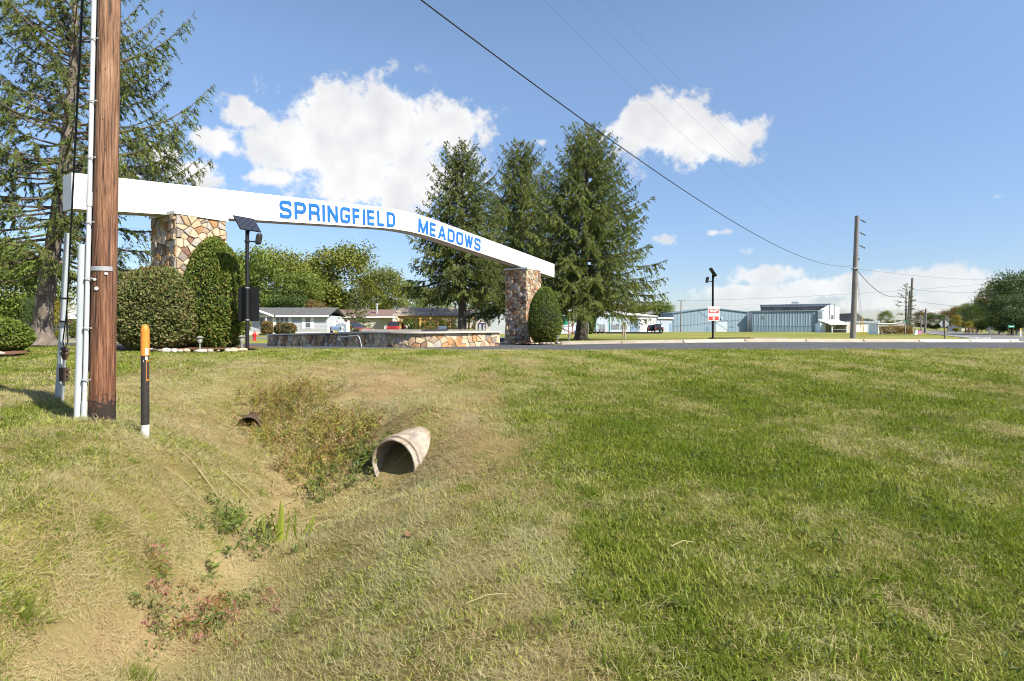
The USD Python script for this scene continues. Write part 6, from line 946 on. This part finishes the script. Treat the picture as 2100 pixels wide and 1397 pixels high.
g = G(1880, 82); t = thing('lawn_sign', 'small pale sandwich board beside the pink yard sign', 'yard sign', tuple(g)); mb = MB(); mb.add(np.array([g + (-.3, 0, 0), g + (.1, 0, 0), g + (.2, 0, .7), g + (-.1, 0, .7), g + (-.3, .3, 0), g + (.1, .3, 0), g + (.2, .15, .7), g + (-.1, .15, .7)]), [[0, 1, 2, 3], [5, 4, 7, 6], [1, 5, 6, 2], [4, 0, 3, 7], [3, 2, 6, 7]]); part(t, 'board', mb, 'siding_pale')
g = G(2032, 95); part('/World', 'speed_sign', MB().box(g + (.35, -.1, 1.35), (.5, .03, .55)).box(g + (.35, 0, .7), (.05, .05, 1.4)), 'sign_white'); tag(stage.GetPrimAtPath('/World/speed_sign'), 'small white rectangular sign beside the slender pole at the right', 'road sign')
g = G(2093, 60); t = thing('bollard_marker', 'thin white marker with a yellow top at the road edge on the right', 'marker post', tuple(g)); part(t, 'post', MB().box(g + (0, 0, .35), (.08, .08, .7)), 'sign_white'); part(t, 'top', MB().box(g + (0, 0, .8), (.09, .09, .22)), 'yellow')
b = Local(2028, 2200, 82, 70); t = thing('chain_fence', 'grey chain link fence beyond the road at the right edge', 'fence', tuple(b.o)); n = int(b.w / 2.2)
for i in range(n + 1): x = i * 2.2; mb = MB(); mb.tube([b.p(x, 0, -.1), b.p(x, 0, 1.05)], .035, 6); part(t, 'post', mb, 'galv')
mb = MB(); mb.tube([b.p(0, 0, 1.03), b.p(b.w, 0, 1.03)], .025, 5); part(t, 'top_rail', mb, 'galv')
xs = np.arange(0, b.w, .16); S = np.array([b.p(x, .0, 0) for x in xs]); E = np.array([b.p(x + .55, .0, 1.0) for x in xs]); E2 = np.array([b.p(x - .55, .0, 1.0) for x in xs]); mb = MB(); mb.add(*tubes(S, E, np.full(len(xs), .012), np.full(len(xs), .012), 3)); mb.add(*tubes(S, E2, np.full(len(xs), .012), np.full(len(xs), .012), 3)); part(t, 'mesh', mb, 'galv')
b = Local(1980, 2002, 105); t = thing('board_fence', 'low dark brown fence beside the golden bush across the road', 'fence', tuple(b.o)); [part(t, 'post', b.box(x, x + .12, 0, .12, -.1, 1.1), 'rust') for x in np.linspace(0, b.w, 4)]; [part(t, 'rail', b.box(0, b.w, .02, .08, z, z + .14), 'rust') for z in (.3, .6, .9)]
g = G(2010, 40.5); r_ = np.random.default_rng(4); cs = np.array([G(px, 40 + r_.uniform(-.6, .6)) + (0, 0, r_.uniform(.03, .16)) for px in r_.uniform(1985, 2032, 170)]); part('/World', 'white_flowers', leaves(cs, (rdir(170, r_) + UP * .5), .05, .045, r_), 'sign_white'); tag(stage.GetPrimAtPath('/World/white_flowers'), 'patch of small white flowers on the verge by the road edge', 'flowers', kind='stuff')
# ------------------------------------------------------------------ grass
def tuft(path, m, n, rad, hmin, hmax, w, flat, seed, seg=2):
    """A patch of blades at the origin: curved tapering strips; flat 0 = upright, 1 = lying down."""
    r = np.random.default_rng(seed); p = r.normal(0, rad * .5, (n, 2)); a = r.uniform(0, 2 * math.pi, n); lean = np.clip(flat * 1.45 + r.normal(0, .35, n), 0.02, 1.5); L = r.uniform(hmin, hmax, n); W = w * r.uniform(.6, 1.3, n); d = np.stack([np.cos(a), np.sin(a), 0 * a], 1); sd = np.stack([-np.sin(a), np.cos(a), 0 * a], 1); rot = r.normal(0, .5, n)[:, None]; sd = sd * np.cos(rot) + d * np.sin(rot)
    base = np.c_[p, np.where(flat > .6, r.uniform(.002, .022, n), -.008)]; rows = []
    for i in range(seg + 1):
        f = i / seg; th = lean * np.where(flat > .7, .94 + .12 * f, .6 + .7 * f); c = base + (d * np.sin(th)[:, None] + UP * np.cos(th)[:, None]) * (L * f)[:, None]; c[:, 2] = np.maximum(c[:, 2], .002 if flat > .6 else -.01); hw = (W * (1 - .85 * f) / 2)[:, None]; rows += [c - sd * hw, c + sd * hw] if i < seg else [c]
    k = 2 * seg + 1; V = np.stack(rows, 1).reshape(-1, 3); fs = [[2 * i, 2 * i + 1, 2 * i + 3] for i in range(seg - 1)] + [[2 * i, 2 * i + 3, 2 * i + 2] for i in range(seg - 1)] + [[2 * seg - 2, 2 * seg - 1, 2 * seg]]
    Fv = (np.arange(n)[:, None, None] * k + np.array(fs)[None]).reshape(-1, 3); usdkit.mesh(stage, path, (V, Fv), M[m])
def instancer(name, protos, pos, which, nrmv, yaw, scale, label, cat):
    pi = UsdGeom.PointInstancer.Define(stage, f'/World/{name}'); UsdGeom.Scope.Define(stage, f'/World/{name}/prototypes'); paths = []
    for i, a in enumerate(protos): q = f'/World/{name}/prototypes/blade_patch_{i:03d}'; tuft(q, *a); paths.append(Sdf.Path(q))
    pi.CreatePrototypesRel().SetTargets(paths); pi.CreatePositionsAttr(Vt.Vec3fArray.FromNumpy(pos.astype(np.float32))); pi.CreateProtoIndicesAttr(Vt.IntArray.FromNumpy(which.astype(np.int32)))
    ax = np.cross(UP, nrmv); s = np.linalg.norm(ax, axis=1); ang = np.arcsin(np.clip(s, 0, 1)); ax = ax / (s[:, None] + 1e-9); q1 = np.c_[np.cos(ang / 2), ax * np.sin(ang / 2)[:, None]]; q2 = np.c_[np.cos(yaw / 2), 0 * yaw, 0 * yaw, np.sin(yaw / 2)]
    w = q1[:, 0] * q2[:, 0] - q1[:, 3] * q2[:, 3]; x = q1[:, 1] * q2[:, 0] + q1[:, 2] * q2[:, 3]; y = q1[:, 2] * q2[:, 0] - q1[:, 1] * q2[:, 3]; z = q1[:, 0] * q2[:, 3] + q1[:, 3] * q2[:, 0]
    pi.CreateOrientationsAttr(Vt.QuathArray([Gf.Quath(float(a), float(b), float(c), float(d)) for a, b, c, d in zip(w, x, y, z)])); pi.CreateScalesAttr(Vt.Vec3fArray.FromNumpy(scale.astype(np.float32))); tag(pi.GetPrim(), label, cat, kind='stuff')
def normals(x, y): e = .15; gx_, gy_ = (gz(x + e, y, False) - gz(x - e, y, False)) / (2 * e), (gz(x, y + e, False) - gz(x, y - e, False)) / (2 * e); n = np.stack([-gx_, -gy_, 1 + 0 * gx_], 1); return n / np.linalg.norm(n, axis=1)[:, None]
rg = np.random.default_rng(99)
def scatter(y0, y1, dens, u0=-.96, u1=.96):
    n = int(dens * (u1 - u0) / 2 * (y1 ** 2 - y0 ** 2)); y = np.sqrt(rg.uniform(y0 ** 2, y1 ** 2, n)); x = rg.uniform(u0, u1, n) * y; return x, y
no_grass = unary_union([paved.buffer(-.02), left_bed, right_bed, Polygon(sb), Polygon([(-.2, .2)]) if False else Point(PB[0], PB[1]).buffer(.12)])
pc, pd = cc[:2], unit(np.array([.40, .90]))
X_, Y_, S_ = [], [], []
for y0, y1, dn, sc in ((1.9, 4.5, 290, .85), (4.5, 7.5, 185, .98), (7.5, 11.5, 88, 1.28), (11.5, 15.5, 56, 1.6), (15.5, 19.6, 54, 1.65)):
    x, y = scatter(y0, y1, dn); X_.append(x); Y_.append(y); S_.append(np.full(len(x), sc))
xg, yg, sg_ = np.concatenate(X_), np.concatenate(Y_), np.concatenate(S_)
xf, yf = rg.uniform(2, 34, 5200), rg.uniform(28.4, 40, 5200); xg, yg, sg_ = np.r_[xg, xf], np.r_[yg, yf], np.r_[sg_, np.full(5200, 2.0)]
keep = ~shapely.contains_xy(no_grass, xg, yg); rel = np.stack([xg - pc[0], yg - pc[1]], 1); al = rel @ pd; ac = np.abs(rel @ np.array([-pd[1], pd[0]])); keep &= ~((al > -.12) & (al < .42) & (ac < .36)); rel2 = np.stack([xg - c2[0], yg - c2[1]], 1); keep &= ~((np.abs(rel2[:, 0]) < .2) & (rel2[:, 1] > -.15) & (rel2[:, 1] < .4))
keep &= ~((yg > 19.6) & (yg < 28))
off_ = bed_off(xg, yg); keep &= ~((yg < 9) & (off_ < 1.05) & (rg.random(len(xg)) < .5)); xg, yg, sg_ = xg[keep], yg[keep], sg_[keep]; zg = gz(xg, yg); dr = np.where(yg > 22, .42, dryness(xg, yg)); nv = normals(xg, yg); u_ = rg.random(len(xg)); kd = np.clip(dr + rg.normal(0, .17, len(xg)) + .5 * ((yg < 9) & (bed_off(xg, yg) < 1.1)), 0, 1)
rust = meshkit.fbm(np.stack([xg * .8, yg * .8, 0 * xg + 3], 1), 3, 15)
kind = np.where(kd < .27, 0, np.where(kd < .46, 1, np.where(kd < .64, 2, 3)))
base_p = [('g_green', 95, .030, .072, .50), ('g_green', 95, .026, .062, .62), ('g_light', 70, .030, .072, .5),                # lush
          ('g_light', 85, .026, .060, .6), ('g_green', 80, .026, .060, .55), ('g_light', 80, .024, .055, .55),                    # mid
          ('g_straw', 75, .025, .068, .86), ('g_light', 75, .018, .045, .62), ('g_straw', 80, .024, .062, .76),                    # drying
          ('g_straw', 90, .028, .080, .98), ('g_straw', 85, .024, .070, .9), ('g_rust', 80, .024, .066, .92)]                       # straw
protos = [(m, int(n * q * (1.0 if 'straw' in m or 'rust' in m else .58)), .13, a * h, b * h, w * (.46 if 'straw' in m or 'rust' in m else 1), fl, 100 * l + i) for l, (q, w, h) in enumerate(((.62, .0080, 1.0), (.5, .0105, 1.0), (.38, .0140, .95))) for i, (m, n, a, b, fl) in enumerate(base_p)]
lod = np.where(yg < 5.2, 0, np.where(yg < 9.5, 1, 2)); which = kind * 3 + rg.integers(0, 3, len(xg)); which = np.where((kind == 3) & (rust > .56) & (u_ < .55), 11, np.where((which == 11) & (rust < .45), 10, which)) + 12 * lod
hs = sg_ * rg.uniform(.75, 1.25, len(xg)); vs = np.where(yg > 16, .85, 1.0) * hs / sg_ ** .55 * (1 + 0.5 * np.clip(meshkit.noise(np.stack([xg * 2.2, yg * 2.2, 0 * xg], 1), 31) - .55, 0, 1)); vs = np.where(yg > 22, .8, vs)
instancer('lawn_grass', protos, np.stack([xg, yg, zg], 1), which, nv, rg.uniform(0, 6.28, len(xg)), np.stack([hs, hs, vs], 1), 'mown grass, lush green at the right, straw coloured round the ditch', 'grass')
# straw litter lying over the turf
x, y = scatter(1.9, 8.5, 17); d = dryness(x, y); k = rg.random(len(x)) < np.clip(-.12 + d * 1.2, 0, 1); x, y = x[k], y[k]; sc = rg.uniform(.8, 1.5, len(x))
rel = np.stack([x - pc[0], y - pc[1]], 1); kk = ~((rel @ pd > -.15) & (rel @ pd < .75) & (np.abs(rel @ np.array([-pd[1], pd[0]])) < .38)); x, y, sc = x[kk], y[kk], sc[kk]
instancer('straw_litter', [('g_straw', 26, .2, .05, .13, .0026, 1.02, 51), ('g_straw', 16, .2, .06, .18, .003, 1.0, 52), ('g_rust', 22, .2, .04, .12, .0026, 1.0, 53)], np.stack([x, y, gz(x, y) + .012], 1), rg.integers(0, 3, len(x)), normals(x, y), rg.uniform(0, 6.28, len(x)), np.stack([sc, sc, sc], 1), 'cut dry grass stems lying loose over the bank', 'straw')
# taller fringe along the crest by the drive
fx = rg.uniform(-9, 24, 700); fy = np.interp(fx, [p[0] for p in FRONT], [p[1] for p in FRONT]) - rg.uniform(.1, .9, 700); k = meshkit.noise(np.stack([fx * .9, 0 * fx, 0 * fx], 1), 12) > np.where(fx > 3, .35, .72); fx, fy = fx[k], fy[k]; sc = rg.uniform(.8, 1.5, len(fx))
instancer('fringe_grass', [('g_straw', 26, .16, .05, .12, .008, .35, 61), ('g_light', 34, .16, .04, .09, .009, .4, 62), ('g_green', 34, .16, .04, .08, .009, .4, 63)], np.stack([fx, fy, gz(fx, fy)], 1), rg.integers(0, 3, len(fx)), normals(fx, fy), rg.uniform(0, 6.28, len(fx)), np.stack([sc, sc, sc], 1), 'taller seed headed grass fringe along the edge of the drive', 'grass')
# unmown clumps
xc, yc = [], []
for px, py, n, s in ((1290, 1090, 7, .3), (1280, 1250, 9, .35), (1150, 1310, 6, .25), (330, 1130, 12, .5), (200, 1290, 12, .5), (460, 1000, 8, .5), (90, 1330, 8, .35), (1500, 1000, 10, .8), (1900, 1200, 14, .9), (1650, 960, 10, .8), (1700, 1380, 8, .4), (1850, 880, 10, 1.2), (640, 1010, 7, .4), (380, 870, 10, .8), (700, 950, 8, .4), (900, 1040, 6, .4)):
    a, b_ = hit(px, py); xc += list(a + rg.normal(0, s, n)); yc += list(b_ + rg.normal(0, s, n))
xc, yc = np.array(xc), np.array(yc); k = yc > 2.1; xc, yc = xc[k], yc[k]; sc = rg.uniform(.7, 1.3, len(xc)); rel = np.stack([xc - pc[0], yc - pc[1]], 1); kk = ~((rel @ pd > -.15) & (rel @ pd < .75) & (np.abs(rel @ np.array([-pd[1], pd[0]])) < .38)); xc, yc, sc = xc[kk], yc[kk], sc[kk]
instancer('grass_clumps', [('g_green', 60, .11, .06, .15, .005, .45, 71), ('g_light', 55, .11, .06, .14, .005, .5, 72), ('g_green', 45, .10, .05, .12, .006, .6, 73)], np.stack([xc, yc, gz(xc, yc)], 1), rg.integers(0, 3, len(xc)), normals(xc, yc), rg.uniform(0, 6.28, len(xc)), np.stack([sc, sc, sc], 1), 'longer unmown tufts scattered in the turf', 'grass')

# ------------------------------------------------------------------ weeds in the ditch
def weeds(name, spots, mats, hmin, hmax, nleaf, L, label, cat='weeds', seed=1):
    """Upright branching weeds: stems with narrow leaves, one object for an uncountable stand; mats share the leaves out."""
    r = np.random.default_rng(seed); t = thing(name, label, cat, (*hit(*spots[0][:2]), 0), kind='stuff'); S, E, C, D = [], [], [[] for _ in mats], [[] for _ in mats]
    for px, py, n, sx, sy in spots:
        a, b_ = hit(px, py)
        for _ in range(n):
            x, y = a + r.normal(0, sx), b_ + r.normal(0, sy); h = r.uniform(hmin, hmax); z = g1(x, y); p = np.array([x, y, z]); tip = p + np.array([*r.normal(0, .3, 2), 1]) * h; S.append(p); E.append(tip); q = int(r.integers(0, len(mats)))
            f = r.uniform(.25, 1.05, nleaf); C[q].append(p + np.outer(f, tip - p) + r.normal(0, .03, (nleaf, 3))); d = rdir(nleaf, r); d[:, 2] += .35; D[q].append(d / np.linalg.norm(d, axis=1)[:, None])
    part(t, 'stems', MB().add(*tubes(np.array(S), np.array(E), np.full(len(S), .003), np.full(len(S), .0015), 3)), 'weed_red', kind='stuff')
    for m, c, d in zip(mats, C, D):
        if c: c, d = np.vstack(c), np.vstack(d); part(t, 'leaves', leaves(c, d, L * r.uniform(.6, 1.3, len(c)), L * .26, r, .2), m, kind='stuff')
weeds('ditch_weeds', [(575, 845, 270, .32, .5), (640, 890, 330, .32, .5), (680, 930, 220, .3, .4), (575, 905, 80, .15, .2), (730, 900, 90, .25, .35), (610, 820, 160, .4, .4)], ['weed_gold', 'weed_red', 'weed_leaf', 'g_rust', 'weed_gold', 'g_light'], .08, .24, 18, .055, 'rusty and yellowing weeds filling the head of the ditch between the two pipes', seed=2)
weeds('leafy_weeds', [(745, 955, 26, .09, .12), (500, 1090, 22, .16, .2), (470, 1110, 12, .14, .18), (720, 1000, 12, .2, .15), (640, 1000, 12, .25, .2)], ['weed_leaf', 'yew', 'weed_leaf'], .07, .20, 16, .075, 'dark green leafy weeds on the ditch floor beside the culvert and the iris', seed=3)
weeds('pink_weeds', [(370, 1270, 20, .2, .18), (430, 1265, 18, .16, .14), (340, 1300, 12, .16, .12), (450, 1300, 10, .12, .1)], ['weed_leaf', 'weed_pink', 'weed_red', 'weed_leaf'], .05, .14, 14, .05, 'low weeds with pink flower spikes near the bottom of the ditch', seed=4)
weeds('lawn_weeds', [(1650, 1090, 10, .5, .4), (1900, 1000, 12, .9, .6), (1400, 930, 9, .7, .5), (1580, 935, 8, .3, .3), (1270, 1080, 6, .2, .2), (1250, 1255, 6, .2, .15), (1750, 1250, 9, .6, .4), (1950, 1330, 8, .4, .3), (1120, 960, 7, .6, .4), (1000, 860, 6, .6, .5), (1350, 850, 8, .9, .6), (640, 790, 5, .3, .3), (1850, 900, 10, 1.0, .7)], ['weed_leaf', 'g_green', 'weed_leaf'], .02, .06, 16, .055, 'low broad leaved weeds dotted through the mown lawn on the right', seed=6)
# iris clump: few broad bright leaves
a, b_ = hit(565, 1118); ib = np.array([a, b_, g1(a, b_)]); t = thing('iris_plant', 'bright yellow green iris leaves standing in the ditch', 'plant', tuple(ib)); r_ = np.random.default_rng(8)
def blade(p, d, L, W, droop, sd):
    k = 7; f = np.linspace(0, 1, k); c = p + np.outer(f * L, d) + np.outer(-droop * f ** 2.2 * L, UP); hw = W / 2 * np.sqrt(np.clip(1 - f ** 3, 0.0, 1)); v = np.stack([c - np.outer(hw, sd), c + np.outer(hw * .2, np.cross(sd, d)), c + np.outer(hw, sd)], 1).reshape(-1, 3); i = np.arange(k - 1)[:, None] * 3; return v, np.vstack([i + [0, 1, 4, 3], i + [1, 2, 5, 4]])
for dx, dy, d, L, W, dr_ in ((.03, .0, (.04, 0, 1), .30, .035, .05), (.05, .02, (.0, .05, 1), .26, .042, .0), (.01, -.02, (.12, .0, 1), .24, .03, .1), (-.05, -.1, (-.1, -.05, 1), .24, .016, .0), (-.06, -.1, (.02, -.05, 1), .27, .014, .0), (-.04, -.1, (.65, .15, 1), .30, .018, .25), (.2, .12, (.35, .1, .9), .24, .03, .3), (.26, .14, (.2, .1, 1), .17, .028, .1), (.12, .16, (0, .1, 1), .2, .03, .0), (.08, .03, (.2, -.1, 1), .22, .022, .12), (0.0, .04, (-.22, .1, 1), .2, .02, .2), (.16, .1, (-.1, -.2, 1), .16, .022, .2), (.3, .08, (.5, -.1, .8), .2, .02, .3)):
    part(t, 'leaf', blade(ib + (dx, dy, -.01), unit(d), L * 1.5, W * .8, dr_, unit((1, r_.uniform(-.5, .5), 0))), 'iris')
# dry cane stems lying on the left bank and in the ditch
ds = thing('dry_canes', 'pale dry cane stems lying on the ditch bank left of the iris', 'dry stems', (*hit(470, 1000), 0), kind='stuff'); mb = MB()
for px, py, ang, L in ((400, 965, -20, .5), (430, 1005, -28, .55), (500, 1020, -25, .6), (380, 1000, 5, .35), (520, 985, 60, .3), (560, 1005, -70, .35), (600, 1035, 70, .3), (620, 1060, -40, .35), (640, 1070, 30, .3), (655, 1085, 65, .32), (590, 1020, -10, .3), (500, 1010, 12, .45), (610, 1085, 10, .35), (560, 960, 45, .3), (850, 920, 28, .45), (1000, 1240, 10, .25), (1400, 1130, 20, .18)):
    x, y = hit(px, py); a = math.radians(ang); p0, p1 = np.array([x - math.cos(a) * L / 2, y - math.sin(a) * L / 2]), np.array([x + math.cos(a) * L / 2, y + math.sin(a) * L / 2]); mb.tube([(*p0, g1(*p0) + .03), (*(p0 + p1) / 2, g1(*(p0 + p1) / 2) + .055), (*p1, g1(*p1) + .035)], [.0045, .004, .002], 5)
part(ds, 'stems', mb, 'g_straw', kind='stuff')
x, y = hit(842, 1107); lf = thing('fallen_leaf', 'curled brown fallen leaf on the grass below the culvert', 'leaf', (x, y, g1(x, y))); q = np.array([[math.cos(a) * .05 * (1 + .3 * math.cos(3 * a)), math.sin(a) * .035 * (1 + .3 * math.cos(3 * a)), .035 + .02 * math.cos(2 * a)] for a in np.linspace(0, 2 * math.pi, 13)[:-1]] + [[0, 0, .02]]) + (x, y, g1(x, y)); part(lf, 'blade', (q, [[i, (i + 1) % 12, 12] for i in range(12)]), 'dry_leaf')

# ------------------------------------------------------------------ groups of like things
GROUPS = {'broadleaf_tree': 'broadleaf trees in the background', 'spruce_tree': 'tall spruces by the right column', 'mobile_home': 'mobile homes beyond the entrance', 'metal_building': 'metal works buildings across the field', 'path_light': 'path lights at the planting beds', 'power_pole': 'power poles on the right', 'power_line': 'thin power lines', 'overhead_cable': 'dark overhead cables', 'solar_camera_post': 'solar camera posts by the drive', 'mulch_bed': 'mulch beds', 'stone_edging': 'edging stone rows', 'low_shrub': 'low shrubs at the far buildings', 'parked_car': 'parked cars', 'picnic_table': 'picnic tables', 'guy_wire': 'guy wires', 'planter_wall': None}
for p_ in stage.GetPrimAtPath('/World').GetChildren():
    base_ = p_.GetName().rstrip('0123456789').rstrip('_'); g_ = GROUPS.get(base_)
    if g_ and not p_.IsAbstract() and p_.GetCustomDataByKey('label') and p_.GetCustomDataByKey('kind') != 'structure': p_.SetCustomDataByKey('group', g_)
